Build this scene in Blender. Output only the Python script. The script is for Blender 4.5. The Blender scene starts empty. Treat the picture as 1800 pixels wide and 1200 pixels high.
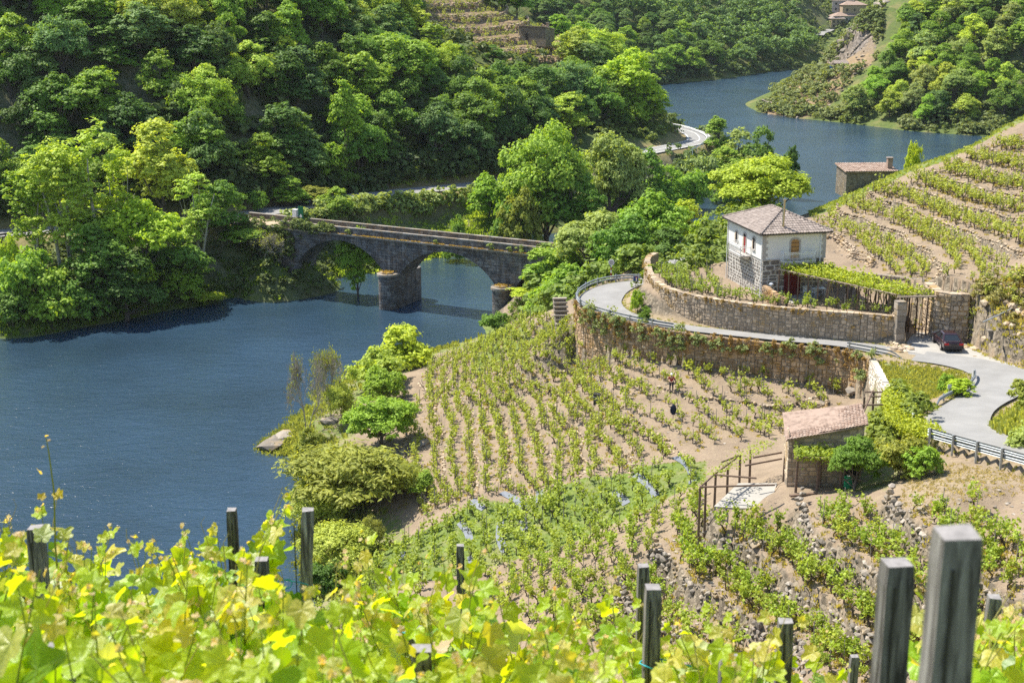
import bpy, bmesh, math, random
import numpy as np
from mathutils import Vector, Matrix

# ---------------------------------------------------------------- camera, sky, sun, exposure
SC = bpy.context.scene
COL = SC.collection
CAM_H, PITCH, FPX = 50.0, math.radians(15.0), 2500.0
cam_d = bpy.data.cameras.new("camera")
cam = bpy.data.objects.new("camera", cam_d)
COL.objects.link(cam)
cam.location = (0, 0, CAM_H)
cam.rotation_euler = (math.radians(90) - PITCH, 0, 0)
cam_d.sensor_width = 36.0
cam_d.lens = 50.0
cam_d.clip_start = 0.1
cam_d.clip_end = 6000
cam_d.dof.use_dof = True
cam_d.dof.focus_distance = 110.0
cam_d.dof.aperture_fstop = 5.6
SC.camera = cam

SUN_EL = math.radians(58)
SUN_XY = Vector((-0.85, 0.53)).normalized()
SUN_DIR = Vector((SUN_XY.x * math.cos(SUN_EL), SUN_XY.y * math.cos(SUN_EL), math.sin(SUN_EL)))
sun_d = bpy.data.lights.new("sun", 'SUN')
sun_d.energy = 5.0
sun_d.angle = math.radians(0.53)
sun_d.color = (1.0, 0.945, 0.84)
sun = bpy.data.objects.new("sun", sun_d)
COL.objects.link(sun)
sun.rotation_euler = (-SUN_DIR).to_track_quat('-Z', 'Y').to_euler()

world = bpy.data.worlds.new("World")
SC.world = world
world.use_nodes = True
wnt = world.node_tree
sky = wnt.nodes.new("ShaderNodeTexSky")
sky.sky_type = 'NISHITA'
sky.sun_disc = False
sky.sun_elevation = SUN_EL
sky.sun_rotation = math.atan2(SUN_XY.x, SUN_XY.y)
sky.altitude = 300
sky.air_density = 1.0
sky.dust_density = 0.6
sky.ozone_density = 1.5
bg = wnt.nodes["Background"]
bg.inputs[1].default_value = 0.12
wnt.links.new(sky.outputs[0], bg.inputs[0])
SC.view_settings.view_transform = 'Standard'
SC.view_settings.look = 'None'
SC.view_settings.gamma = 1.0
SC.view_settings.use_curve_mapping = False
SC.view_settings.exposure = 0.92
SC.cycles.max_bounces = 6
SC.cycles.diffuse_bounces = 3
SC.cycles.glossy_bounces = 2
SC.cycles.transmission_bounces = 4
SC.cycles.transparent_max_bounces = 4
SC.cycles.volume_bounces = 0
SC.cycles.caustics_reflective = False
SC.cycles.caustics_refractive = False
SC.cycles.use_denoising = False
SC.cycles.sample_clamp_direct = 3.0
SC.cycles.sample_clamp_indirect = 4.0

rng = np.random.default_rng(7)
random.seed(7)
SP, CP = math.sin(PITCH), math.cos(PITCH)

def P(px, py, y=None, z=None):
    """world point seen at photo pixel (px, py), at depth y or at height z"""
    dx, dy = (px - 900) / FPX, (py - 600) / FPX
    d = np.array([dx, CP - dy * SP, -SP - dy * CP])
    t = y / d[1] if y is not None else (z - CAM_H) / d[2]
    return np.array([0, 0, CAM_H]) + t * d

def proj(p):
    x, y, z = p[..., 0], p[..., 1], p[..., 2] - CAM_H
    dep = y * CP - z * SP
    up = y * SP + z * CP
    return 900 + FPX * x / dep, 600 - FPX * up / dep, dep

# ---------------------------------------------------------------- object helpers
class MB:
    """collects polygons of one mesh"""
    def __init__(s):
        s.v, s.f, s.m = [], [], []
    def add(s, vs, fs, mi=0):
        o = len(s.v)
        s.v.extend([tuple(map(float, v)) for v in vs])
        s.f.extend([tuple(i + o for i in f) for f in fs])
        s.m.extend([mi] * len(fs))
        return s
    def box(s, c, size, rot=None, mi=0, taper=1.0):
        hx, hy, hz = [k / 2 for k in size]
        vs = []
        for sz in (-1, 1):
            k = 1.0 if sz < 0 else taper
            for sx, sy in ((-1, -1), (1, -1), (1, 1), (-1, 1)):
                vs.append(Vector((sx * hx * k, sy * hy * k, sz * hz)))
        if rot is not None:
            vs = [rot @ v for v in vs]
        c = Vector(c)
        return s.add([v + c for v in vs], [(3, 2, 1, 0), (4, 5, 6, 7), (0, 1, 5, 4), (1, 2, 6, 5), (2, 3, 7, 6), (3, 0, 4, 7)], mi)
    def bar(s, a, b, w, h=None, mi=0, up=(0, 0, 1)):
        """square bar from a to b"""
        a, b = Vector(a), Vector(b)
        d = (b - a)
        L = d.length
        if L < 1e-6:
            return s
        d.normalize()
        u = Vector(up)
        if abs(d.dot(u)) > 0.98:
            u = Vector((1, 0, 0))
        r = d.cross(u).normalized()
        u = r.cross(d).normalized()
        h = w if h is None else h
        vs = []
        for p in (a, b):
            for sx, sy in ((-1, -1), (1, -1), (1, 1), (-1, 1)):
                vs.append(p + r * sx * w / 2 + u * sy * h / 2)
        return s.add(vs, [(0, 1, 2, 3), (7, 6, 5, 4), (4, 5, 1, 0), (5, 6, 2, 1), (6, 7, 3, 2), (7, 4, 0, 3)], mi)
    def tube(s, pts, rad, n=6, mi=0, cap=True):
        pts = [Vector(p) for p in pts]
        if not hasattr(rad, '__len__'):
            rad = [rad] * len(pts)
        rings = []
        pu = None
        for i, p in enumerate(pts):
            d = (pts[min(i + 1, len(pts) - 1)] - pts[max(i - 1, 0)])
            d = d.normalized() if d.length > 1e-9 else Vector((0, 0, 1))
            u = pu if pu is not None else (Vector((0, 0, 1)) if abs(d.z) < 0.9 else Vector((1, 0, 0)))
            r = d.cross(u)
            if r.length < 1e-6:
                r = d.cross(Vector((0.3, 1, 0.2)))
            r.normalize()
            u = r.cross(d).normalized()
            pu = u
            rings.append([p + (r * math.cos(2 * math.pi * k / n) + u * math.sin(2 * math.pi * k / n)) * rad[i] for k in range(n)])
        vs = [v for r in rings for v in r]
        fs = []
        for i in range(len(pts) - 1):
            for k in range(n):
                a, b = i * n + k, i * n + (k + 1) % n
                fs.append((a, b, b + n, a + n))
        if cap:
            fs.append(tuple(range(n - 1, -1, -1)))
            fs.append(tuple((len(pts) - 1) * n + k for k in range(n)))
        return s.add(vs, fs, mi)
    def prism(s, poly, z0, z1, mi=0, topmi=None):
        """vertical prism over a counter-clockwise xy polygon"""
        n = len(poly)
        vs = [(p[0], p[1], z0) for p in poly] + [(p[0], p[1], z1) for p in poly]
        s.add(vs, [tuple(range(n - 1, -1, -1))] + [(i, (i + 1) % n, (i + 1) % n + n, i + n) for i in range(n)], mi)
        o = len(s.v) - 2 * n
        s.f.append(tuple(o + n + i for i in range(n)))
        s.m.append(mi if topmi is None else topmi)
        return s
    def quad(s, a, b, c, d, mi=0):
        return s.add([a, b, c, d], [(0, 1, 2, 3)], mi)
    def mesh(s, name, mats, smooth=False):
        me = bpy.data.meshes.new(name)
        me.from_pydata(s.v, [], s.f)
        for m in (mats if isinstance(mats, (list, tuple)) else [mats]):
            me.materials.append(m)
        if len(s.m):
            me.polygons.foreach_set("material_index", s.m)
        if smooth:
            me.polygons.foreach_set("use_smooth", [True] * len(s.f))
        me.update()
        return me
    def build(s, name, mats, parent=None, smooth=False):
        return link(name, s.mesh(name, mats, smooth), parent)

def np_mesh(name, V, F, mats, mi=None, smooth=False):
    """fast mesh from numpy arrays, all faces with the same corner count"""
    me = bpy.data.meshes.new(name)
    n, k = F.shape
    me.vertices.add(len(V))
    me.vertices.foreach_set("co", V.astype(np.float32).ravel())
    me.loops.add(n * k)
    me.loops.foreach_set("vertex_index", F.astype(np.int32).ravel())
    me.polygons.add(n)
    me.polygons.foreach_set("loop_start", np.arange(0, n * k, k, dtype=np.int32))
    for m in (mats if isinstance(mats, (list, tuple)) else [mats]):
        me.materials.append(m)
    if mi is not None:
        me.polygons.foreach_set("material_index", mi.astype(np.int32))
    me.polygons.foreach_set("use_smooth", np.full(n, smooth))
    me.update(calc_edges=True)
    me.validate()
    return me

def link(name, data, parent=None):
    o = bpy.data.objects.new(name, data)
    COL.objects.link(o)
    if parent is not None:
        o.parent = parent
    return o

def tag(o, label=None, cat=None, group=None, kind=None):
    if label: o["label"] = label
    if cat: o["category"] = cat
    if group: o["group"] = group
    if kind: o["kind"] = kind
    return o

def empty(name, loc=(0, 0, 0), rz=0.0, label=None, cat=None, group=None):
    o = bpy.data.objects.new(name, None)
    COL.objects.link(o)
    o.location = loc
    o.rotation_euler = (0, 0, rz)
    o.empty_display_size = 0.3
    return tag(o, label, cat, group)

def copy_tree(o, parent=None):
    c = o.copy()
    COL.objects.link(c)
    if parent is not None:
        c.parent = parent
    for ch in CHILD.get(o.name, ()):
        copy_tree(ch, c)
    return c

CHILD = {}
def remember(o):
    """note a prototype's children once, so copies need no search"""
    CHILD[o.name] = [c for c in o.children]
    for c in CHILD[o.name]:
        remember(c)
    return o

# ---------------------------------------------------------------- material helpers
class NT:
    def __init__(s, name):
        s.mat = bpy.data.materials.new(name)
        s.mat.use_nodes = True
        s.t = s.mat.node_tree
        s.b = s.t.nodes["Principled BSDF"]
        s.out = s.t.nodes["Material Output"]
    def n(s, typ, **kw):
        nd = s.t.nodes.new(typ)
        for k, v in kw.items():
            if k.startswith("i_"):
                key = k[2:].replace("_", " ")
                nd.inputs[key].default_value = v
            else:
                setattr(nd, k, v)
        return nd
    def l(s, a, b):
        s.t.links.new(a, b)
    def noise(s, scale, detail=4, rough=0.6, vec=None, dist=0.0):
        nd = s.n("ShaderNodeTexNoise")
        nd.inputs["Scale"].default_value = scale
        nd.inputs["Detail"].default_value = detail
        nd.inputs["Roughness"].default_value = rough
        nd.inputs["Distortion"].default_value = dist
        if vec is not None:
            s.l(vec, nd.inputs["Vector"])
        return nd.outputs["Fac"]
    def voro(s, scale, vec=None, feature='F1', out="Color"):
        nd = s.n("ShaderNodeTexVoronoi", feature=feature)
        nd.inputs["Scale"].default_value = scale
        if vec is not None:
            s.l(vec, nd.inputs["Vector"])
        return nd.outputs[out]
    def ramp(s, fac, stops):
        nd = s.n("ShaderNodeValToRGB")
        e = nd.color_ramp.elements
        while len(e) < len(stops):
            e.new(0.5)
        for i, (p, c) in enumerate(stops):
            e[i].position = p
            e[i].color = (*c, 1) if len(c) == 3 else c
        s.l(fac, nd.inputs[0])
        return nd.outputs[0]
    def mix(s, fac, a, b, blend='MIX'):
        nd = s.n("ShaderNodeMix", data_type='RGBA', blend_type=blend)
        for sock, v in ((nd.inputs[0], fac), (nd.inputs[6], a), (nd.inputs[7], b)):
            if isinstance(v, (int, float)):
                sock.default_value = v
            elif isinstance(v, tuple):
                sock.default_value = (*v, 1) if len(v) == 3 else v
            else:
                s.l(v, sock)
        return nd.outputs[2]
    def math(s, op, a, b=0.0, clamp=False):
        nd = s.n("ShaderNodeMath", operation=op, use_clamp=clamp)
        for sock, v in ((nd.inputs[0], a), (nd.inputs[1], b)):
            if isinstance(v, (int, float)):
                sock.default_value = v
            else:
                s.l(v, sock)
        return nd.outputs[0]
    def pos(s):
        return s.n("ShaderNodeNewGeometry").outputs["Position"]
    def obj(s):
        return s.n("ShaderNodeTexCoord").outputs["Object"]
    def bump(s, h, strength=0.5, dist=0.05):
        nd = s.n("ShaderNodeBump")
        nd.inputs["Strength"].default_value = strength
        nd.inputs["Distance"].default_value = dist
        s.l(h, nd.inputs["Height"])
        s.l(nd.outputs[0], s.b.inputs["Normal"])
    def col(s, c):
        if isinstance(c, tuple):
            s.b.inputs["Base Color"].default_value = (*c, 1)
        else:
            s.l(c, s.b.inputs["Base Color"])
    def rough(s, r):
        s.b.inputs["Roughness"].default_value = r
        return s

def rgb(c, k=1.0):
    return tuple(x * k for x in c)

def simple(name, c, rough=0.7, metal=0.0, var=0.25, scale=3.0, bump=0.0, spec=0.3, coord='pos'):
    m = NT(name)
    v = m.pos() if coord == 'pos' else m.obj()
    f = m.noise(scale, 5, 0.65, v)
    m.col(m.ramp(f, [(0.25, rgb(c, 1 - var)), (0.75, rgb(c, 1 + var))]))
    m.rough(rough)
    m.b.inputs["Metallic"].default_value = metal
    m.b.inputs["Specular IOR Level"].default_value = spec
    if bump:
        m.bump(m.noise(scale * 4, 4, 0.6, v), bump, 0.03)
    return m.mat

def leafmat(name, c0, c1, trans=0.45, tint=True, rough=0.55, spec=0.25, tc=None):
    """foliage: per-leaf random colour times the object's own colour, partly translucent"""
    m = NT(name)
    r = m.n("ShaderNodeNewGeometry").outputs["Random Per Island"]
    c = m.ramp(r, [(0.0, c0), (1.0, c1)])
    if tint:
        oi = m.n("ShaderNodeObjectInfo")
        c = m.mix(1.0, c, oi.outputs["Color"], 'MULTIPLY')
    m.col(c)
    m.rough(rough)
    m.b.inputs["Specular IOR Level"].default_value = spec
    tr = m.n("ShaderNodeBsdfTranslucent")
    k = m.mix(1.0, c, tc if tc else (1.35, 1.25, 0.5), 'MULTIPLY')
    m.l(k, tr.inputs["Color"])
    mx = m.n("ShaderNodeMixShader")
    mx.inputs[0].default_value = trans
    m.l(m.b.outputs[0], mx.inputs[1])
    m.l(tr.outputs[0], mx.inputs[2])
    m.l(mx.outputs[0], m.out.inputs["Surface"])
    return m.mat
# ---------------------------------------------------------------- materials
def ground_mat(name, soil, grass, straw, stone, sc=1.0):
    m = NT(name)
    v = m.pos()
    at = m.n("ShaderNodeVertexColor", layer_name="cover")
    sp = m.n("ShaderNodeSeparateColor"); m.l(at.outputs[0], sp.inputs[0])
    n1 = m.noise(.35 * sc, 6, .7, v); n2 = m.noise(2.2 * sc, 5, .7, v); n3 = m.noise(9 * sc, 3, .6, v)
    cs = m.ramp(n1, [(.3, rgb(soil, .72)), (.52, soil), (.75, rgb(soil, 1.22))])
    cs = m.mix(m.ramp(n3, [(.42, (0, 0, 0)), (.68, (.55, .55, .55))]), cs, rgb(soil, .55))
    cs = m.mix(m.ramp(n2, [(.5, (0, 0, 0)), (.72, (.6, .6, .6))]), cs, straw)
    cg = m.ramp(n2, [(.25, rgb(grass, .5)), (.5, grass), (.8, (grass[0] * 1.5, grass[1] * 1.25, grass[2] * 1.1))])
    cg = m.mix(m.ramp(n1, [(.5, (0, 0, 0)), (.7, (.5, .5, .5))]), cg, straw)
    edge = m.math('ADD', sp.outputs[0], m.math('MULTIPLY', m.math('SUBTRACT', n2, .5), .9))
    c = m.mix(m.ramp(edge, [(.42, (0, 0, 0)), (.58, (1, 1, 1))]), cs, cg)
    c = m.mix(m.math('MULTIPLY', sp.outputs[1], .85), c, m.ramp(n2, [(.3, rgb(straw, .7)), (.7, rgb(straw, 1.15))]))
    # stone where the ground is steep or marked as rock
    g = m.n("ShaderNodeNewGeometry"); sn = m.n("ShaderNodeSeparateXYZ"); m.l(g.outputs["Normal"], sn.inputs[0])
    steep = m.ramp(m.math('ADD', sn.outputs[2], m.math('MULTIPLY', m.math('SUBTRACT', n2, .5), .25)), [(.70, (1, 1, 1)), (.84, (0, 0, 0))])
    cell = m.voro(3.2 * sc, v); edge2 = m.voro(3.2 * sc, v, 'DISTANCE_TO_EDGE', "Distance")
    sv = m.n("ShaderNodeSeparateColor"); m.l(cell, sv.inputs[0])
    cst = m.ramp(sv.outputs[0], [(0, rgb(stone, .55)), (.6, stone), (1, rgb(stone, 1.4))])
    cst = m.mix(m.ramp(edge2, [(0.0, (.8, .8, .8)), (.07, (0, 0, 0))]), cst, rgb(stone, .2))
    rock = m.math('MAXIMUM', m.math('MULTIPLY', steep, m.math('SUBTRACT', 1.0, m.math('MULTIPLY', sp.outputs[0], .8))), sp.outputs[2], True)
    c = m.mix(rock, c, cst)
    m.col(c); m.rough(.95)
    m.b.inputs["Specular IOR Level"].default_value = .1
    m.bump(m.math('ADD', n2, m.math('MULTIPLY', n3, .6)), .55, .18)
    return m.mat
M = {}
M['ground'] = ground_mat("ground_soil", (.285, .218, .155), (.14, .19, .05), (.33, .265, .165), (.21, .175, .13))
M['far_ground'] = ground_mat("hill_ground", (.22, .16, .11), (.10, .135, .04), (.34, .25, .13), (.22, .19, .165), .35)
m = NT("river_water"); v = m.pos()
mp = m.n("ShaderNodeMapping"); mp.inputs["Scale"].default_value = (.65, 1.25, 1); m.l(v, mp.inputs[0])
w1 = m.noise(.6, 3, .6, mp.outputs[0], .4); w2 = m.noise(2.6, 3, .6, mp.outputs[0], .6); w3 = m.noise(.045, 3, .6, v)
m.col(m.ramp(w3, [(.3, (.018, .038, .058)), (.7, (.027, .058, .096))]))
m.b.inputs["Roughness"].default_value = .17; m.b.inputs["IOR"].default_value = 1.45; m.b.inputs["Specular IOR Level"].default_value = .55
m.bump(m.math('ADD', m.math('MULTIPLY', w1, m.math('ADD', .35, w3)), m.math('MULTIPLY', w2, .5)), .5, .36)
M['water'] = m.mat
m = NT("asphalt"); v = m.pos()
n = m.noise(.5, 5, .6, v); n2 = m.noise(30, 2, .5, v)
m.col(m.mix(.25, m.ramp(n, [(.3, (.19, .183, .172)), (.7, (.275, .266, .252))]), m.ramp(n2, [(.3, (.15, .15, .14)), (.7, (.4, .39, .37))])))
m.rough(.9); m.bump(n2, .2, .01); M['asphalt'] = m.mat
M['concrete'] = simple("concrete", (.35, .33, .295), .9, var=.12, scale=.8, bump=.1)
M['verge'] = simple("verge_dirt", (.40, .31, .21), .95, var=.25, scale=1.5, bump=.4)
M['white_line'] = simple("road_paint", (.75, .75, .72), .7, var=.08)
def stonemat(name, c, sc, joint=None, moss=None, mossamt=.5, bump=.5, jw=.06, streak=False):
    m = NT(name); v = m.pos()
    mp = m.n("ShaderNodeMapping"); mp.inputs["Scale"].default_value = (1, 1, 1.35); m.l(v, mp.inputs[0])
    cell = m.voro(sc, mp.outputs[0]); e = m.voro(sc, mp.outputs[0], 'DISTANCE_TO_EDGE', "Distance")
    sv = m.n("ShaderNodeSeparateColor"); m.l(cell, sv.inputs[0])
    n = m.noise(1.1, 5, .65, v); n3 = m.noise(8, 4, .6, v)
    cc = m.ramp(sv.outputs[1], [(0, rgb(c, .6)), (.5, c), (1, rgb(c, 1.4))])
    cc = m.mix(.3, cc, m.ramp(n3, [(.3, rgb(c, .5)), (.7, rgb(c, 1.5))]))
    if joint: cc = m.mix(m.ramp(e, [(jw * .6, (1, 1, 1)), (jw, (0, 0, 0))]), cc, joint)
    if streak:
        ms = m.n("ShaderNodeMapping"); ms.inputs["Scale"].default_value = (1.4, 1.4, .12); m.l(v, ms.inputs[0])
        st = m.noise(1.0, 4, .6, ms.outputs[0])
        cc = m.mix(m.ramp(st, [(.52, (0, 0, 0)), (.66, (.75, .75, .75))]), cc, streak)
    if moss: cc = m.mix(m.math('MULTIPLY', m.ramp(n, [(.48, (0, 0, 0)), (.62, (1, 1, 1))]), mossamt), cc, moss)
    m.col(cc); m.rough(.92); m.b.inputs["Specular IOR Level"].default_value = .15
    if bump: m.bump(m.math('ADD', m.math('MULTIPLY', m.ramp(e, [(0, (0, 0, 0)), (.12, (1, 1, 1))]), .8), n3), bump, .06)
    return m.mat
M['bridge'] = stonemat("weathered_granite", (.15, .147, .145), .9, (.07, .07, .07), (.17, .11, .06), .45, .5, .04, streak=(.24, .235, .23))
def ashlar(mat, w=1.0, h=.42, k=.55):
    """squared courses over a stone material, in the object's own axes"""
    t = mat.node_tree; b = t.nodes["Principled BSDF"]
    src = b.inputs["Base Color"].links[0].from_socket
    tc = t.nodes.new("ShaderNodeTexCoord"); sx = t.nodes.new("ShaderNodeSeparateXYZ"); t.links.new(tc.outputs["Object"], sx.inputs[0])
    ad = t.nodes.new("ShaderNodeMath"); ad.operation = 'ADD'; t.links.new(sx.outputs[0], ad.inputs[0]); t.links.new(sx.outputs[1], ad.inputs[1])
    cx = t.nodes.new("ShaderNodeCombineXYZ"); t.links.new(ad.outputs[0], cx.inputs[0]); t.links.new(sx.outputs[2], cx.inputs[1])
    br = t.nodes.new("ShaderNodeTexBrick"); br.inputs["Scale"].default_value = 1; br.inputs["Brick Width"].default_value = w; br.inputs["Row Height"].default_value = h
    br.inputs["Mortar Size"].default_value = .03; br.inputs["Color1"].default_value = (.62, .62, .64, 1); br.inputs["Color2"].default_value = (1.3, 1.28, 1.24, 1); br.inputs["Mortar"].default_value = (.35, .35, .36, 1)
    t.links.new(cx.outputs[0], br.inputs["Vector"])
    mx = t.nodes.new("ShaderNodeMix"); mx.data_type = 'RGBA'; mx.blend_type = 'MULTIPLY'; mx.inputs[0].default_value = k
    t.links.new(src, mx.inputs[6]); t.links.new(br.outputs[0], mx.inputs[7]); t.links.new(mx.outputs[2], b.inputs["Base Color"])
ashlar(M['bridge'], k=.85)
M['bridge_lit'] = stonemat("lit_granite", (.27, .25, .225), .8, None, (.33, .22, .09), .6, .3)  # lighter copy of the bridge granite, sunlight on ledges put into its colour
M['wall_bed'] = simple("wall_mortar", (.27, .225, .175), .95, var=.3, scale=2.0, bump=.4)
M['moss_bed'] = stonemat("mossy_wall", (.30, .24, .18), 2.0, (.1, .08, .06), (.38, .22, .075), .8, .6, .06)
def rockmat(name, c, lich=(.45, .42, .38), moss=(.30, .20, .07)):
    m = NT(name)
    r = m.n("ShaderNodeNewGeometry").outputs["Random Per Island"]
    o = m.n("ShaderNodeObjectInfo").outputs["Random"]
    q = m.math('FRACT', m.math('ADD', r, o))
    v = m.pos(); n = m.noise(3.5, 5, .65, v); n2 = m.noise(.7, 4, .6, v)
    cc = m.ramp(q, [(0, rgb(c, .62)), (.5, c), (1, rgb(c, 1.45))])
    cc = m.mix(m.ramp(n, [(.55, (0, 0, 0)), (.7, (.7, .7, .7))]), cc, lich)
    cc = m.mix(m.ramp(n2, [(.52, (0, 0, 0)), (.64, (.75, .75, .75))]), cc, moss)
    m.col(cc); m.rough(.92); m.b.inputs["Specular IOR Level"].default_value = .15
    m.bump(m.noise(9, 4, .65, v), .4, .05)
    return m.mat
M['rock'] = rockmat("granite_stone", (.40, .315, .225), lich=(.50, .44, .36), moss=(.36, .235, .085))
M['rock_grey'] = rockmat("grey_stone", (.27, .235, .195), lich=(.40, .37, .33), moss=(.33, .24, .13))
M['rock_pale'] = rockmat('pale_stone', (.52, .47, .40), lich=(.62, .58, .52), moss=(.45, .37, .26))
M['rock_red'] = rockmat("rusty_stone", (.40, .275, .165), lich=(.55, .50, .42), moss=(.40, .225, .07))
M['rock_house'] = simple("house_stone", (.185, .16, .14), .9, var=.4, scale=2.5, bump=.3)
M['plaster'] = simple("white_plaster", (.74, .72, .67), .9, var=.05, scale=1.2)
m = NT("mortar_white"); m.col((.50, .475, .435)); m.rough(.95); M['mortar'] = m.mat
M['quoin'] = simple("dressed_granite", (.44, .405, .37), .9, var=.15, scale=3, bump=.15)
M['hut_stone'] = stonemat('hut_stone', (.21, .185, .155), 2.4, (.09, .075, .06), (.28, .2, .1), .4, .5, .05)
def tilemat(name, a, b, c):
    m = NT(name); v = m.pos()
    r = m.n("ShaderNodeNewGeometry").outputs["Random Per Island"]
    cc = m.ramp(r, [(0, a), (.45, b), (1, c)])
    n = m.noise(2.2, 5, .7, v)
    cc = m.mix(m.ramp(n, [(.46, (0, 0, 0)), (.62, (.65, .65, .65))]), cc, rgb(a, .55))
    m.col(cc); m.rough(.9); m.bump(m.noise(14, 3, .6, v), .3, .02)
    return m.mat
M['tile_grey'] = tilemat("weathered_tile", (.255, .205, .175), (.30, .245, .21), (.355, .295, .255))
M['tile_red'] = tilemat("terracotta_tile", (.25, .165, .12), (.32, .225, .17), (.39, .30, .24))
M['wood_grey'] = simple("weathered_wood", (.235, .215, .195), .9, var=.3, scale=5, bump=.3)
M['wood_brown'] = simple("brown_wood", (.155, .105, .075), .9, var=.35, scale=5, bump=.3)
M['wood_pale'] = simple("pale_wood", (.42, .33, .25), .9, var=.25, scale=5, bump=.2)
M['wood_amber'] = simple("amber_shutter", (.42, .22, .07), .6, var=.25, scale=6)
m = NT("post_wood"); v = m.obj()
mp = m.n("ShaderNodeMapping"); mp.inputs["Scale"].default_value = (20, 20, 1.6); m.l(v, mp.inputs[0])
g1 = m.noise(3.0, 6, .65, mp.outputs[0], .5); g2 = m.noise(1.2, 3, .5, mp.outputs[0])
oi = m.n("ShaderNodeObjectInfo")
cc = m.ramp(g1, [(.3, (.05, .045, .041)), (.5, (.21, .195, .18)), (.7, (.38, .36, .335))])
cc = m.mix(m.ramp(g2, [(.55, (0, 0, 0)), (.62, (.8, .8, .8))]), cc, (.05, .045, .04))
m.b.inputs['Specular IOR Level'].default_value = .06
m.col(m.mix(1.0, cc, oi.outputs["Color"], 'MULTIPLY')); m.rough(.85); m.bump(g1, .5, .01); M['post'] = m.mat
m = NT("bark"); v = m.obj(); mp = m.n("ShaderNodeMapping"); mp.inputs["Scale"].default_value = (4, 4, 1); m.l(v, mp.inputs[0])
m.col(m.ramp(m.noise(3, 5, .7, mp.outputs[0]), [(.3, (.06, .048, .038)), (.7, (.17, .14, .115))])); m.rough(.95); M['bark'] = m.mat
M['bark_pale'] = simple("pale_bark", (.42, .38, .32), .95, var=.3, scale=4)
M['bark_vine'] = simple("vine_bark", (.075, .052, .038), .95, var=.4, scale=12)
M['red_door'] = simple("red_paint", (.16, .018, .018), .55, var=.15)
m = NT("dark_glass"); m.col((.02, .025, .03)); m.rough(.08); m.b.inputs["Specular IOR Level"].default_value = .6; M['glass'] = m.mat
m = NT("galvanised_steel"); m.col(m.ramp(m.noise(4, 4, .6, m.pos()), [(.3, (.30, .33, .35)), (.7, (.46, .49, .5))])); m.rough(.5); m.b.inputs["Metallic"].default_value = .55; M['steel'] = m.mat
m = NT("chimney_steel"); m.col((.5, .45, .32)); m.rough(.28); m.b.inputs["Metallic"].default_value = .9; M['flue'] = m.mat
M['white_metal'] = simple("white_paint", (.78, .78, .77), .5, var=.04)
M['plastic_white'] = simple("white_plastic", (.75, .76, .77), .4, var=.04)
M['black'] = simple("black_rubber", (.018, .018, .02), .7, var=.2)
m = NT("car_paint"); m.col((.028, .009, .012)); m.rough(.3); m.b.inputs["Coat Weight"].default_value = .8; m.b.inputs["Coat Roughness"].default_value = .06; M['car'] = m.mat
M['car_trim'] = simple("car_trim", (.03, .028, .03), .5, var=.1)
M['tail_light'] = simple("red_lens", (.42, .012, .012), .2, var=.05)
M['alloy'] = simple("alloy_rim", (.45, .40, .39), .35, .6, var=.05)
M['sign_blue'] = simple("sign_blue", (.02, .055, .20), .5, var=.05)
M['sign_green'] = simple("sign_green", (.01, .14, .065), .5, var=.05)
M['sign_red'] = simple("sign_red", (.32, .03, .03), .5, var=.1)
M['box_grey'] = simple("box_grey", (.52, .55, .56), .6, var=.05)
M['mulch'] = simple("grey_film", (.17, .185, .215), .5, var=.2, scale=2.0, bump=.3)
M['tie_blue'] = simple("blue_twine", (.03, .38, .46), .5, var=.1)
M['tarp_blue'] = simple("blue_sheet", (.04, .18, .55), .5, var=.1)
M['green_plastic'] = simple("green_plastic", (.02, .28, .12), .5, var=.1)
# foliage: the object's colour carries the species; a leaf varies round it
M['leaf'] = leafmat("tree_leaves", (.62, .66, .5), (1.3, 1.25, 1.1), .42)
M['needle'] = leafmat("pine_needles", (.6, .65, .7), (1.25, 1.2, 1.1), .15)
M['vine_leaf'] = leafmat("vine_leaves", (.65, .68, .5), (1.3, 1.22, 1.2), .42)
M['grass'] = leafmat("grass_blades", (.75, .8, .65), (1.4, 1.3, 1.2), .55)
# ---------------------------------------------------------------- lie of the land
def rbf_fit(pts, c=2.0, reg=1e-3):
    A = np.array(pts, float)
    X, Z = A[:, :2], A[:, 2]
    n = len(X)
    r = np.sqrt(((X[:, None] - X[None]) ** 2).sum(-1) + c * c)
    M = np.zeros((n + 3, n + 3))
    M[:n, :n] = r + np.eye(n) * reg
    M[:n, n] = 1; M[:n, n + 1:] = X
    M[n, :n] = 1; M[n + 1:, :n] = X.T
    w = np.linalg.solve(M, np.concatenate([Z, np.zeros(3)]))
    def f(x, y):
        x = np.asarray(x, float); y = np.asarray(y, float)
        sh = x.shape
        Q = np.stack([x.ravel(), y.ravel()], 1)
        out = np.empty(len(Q))
        for i in range(0, len(Q), 20000):
            q = Q[i:i + 20000]
            r = np.sqrt(((q[:, None] - X[None]) ** 2).sum(-1) + c * c)
            out[i:i + 20000] = r @ w[:n] + w[n] + q @ w[n + 1:]
        return out.reshape(sh)
    return f

def Z(*a):  return [P(px, py, z=z) for px, py, z in a]
def Dp(*a): return [P(px, py, y=y) for px, py, y in a]

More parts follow.
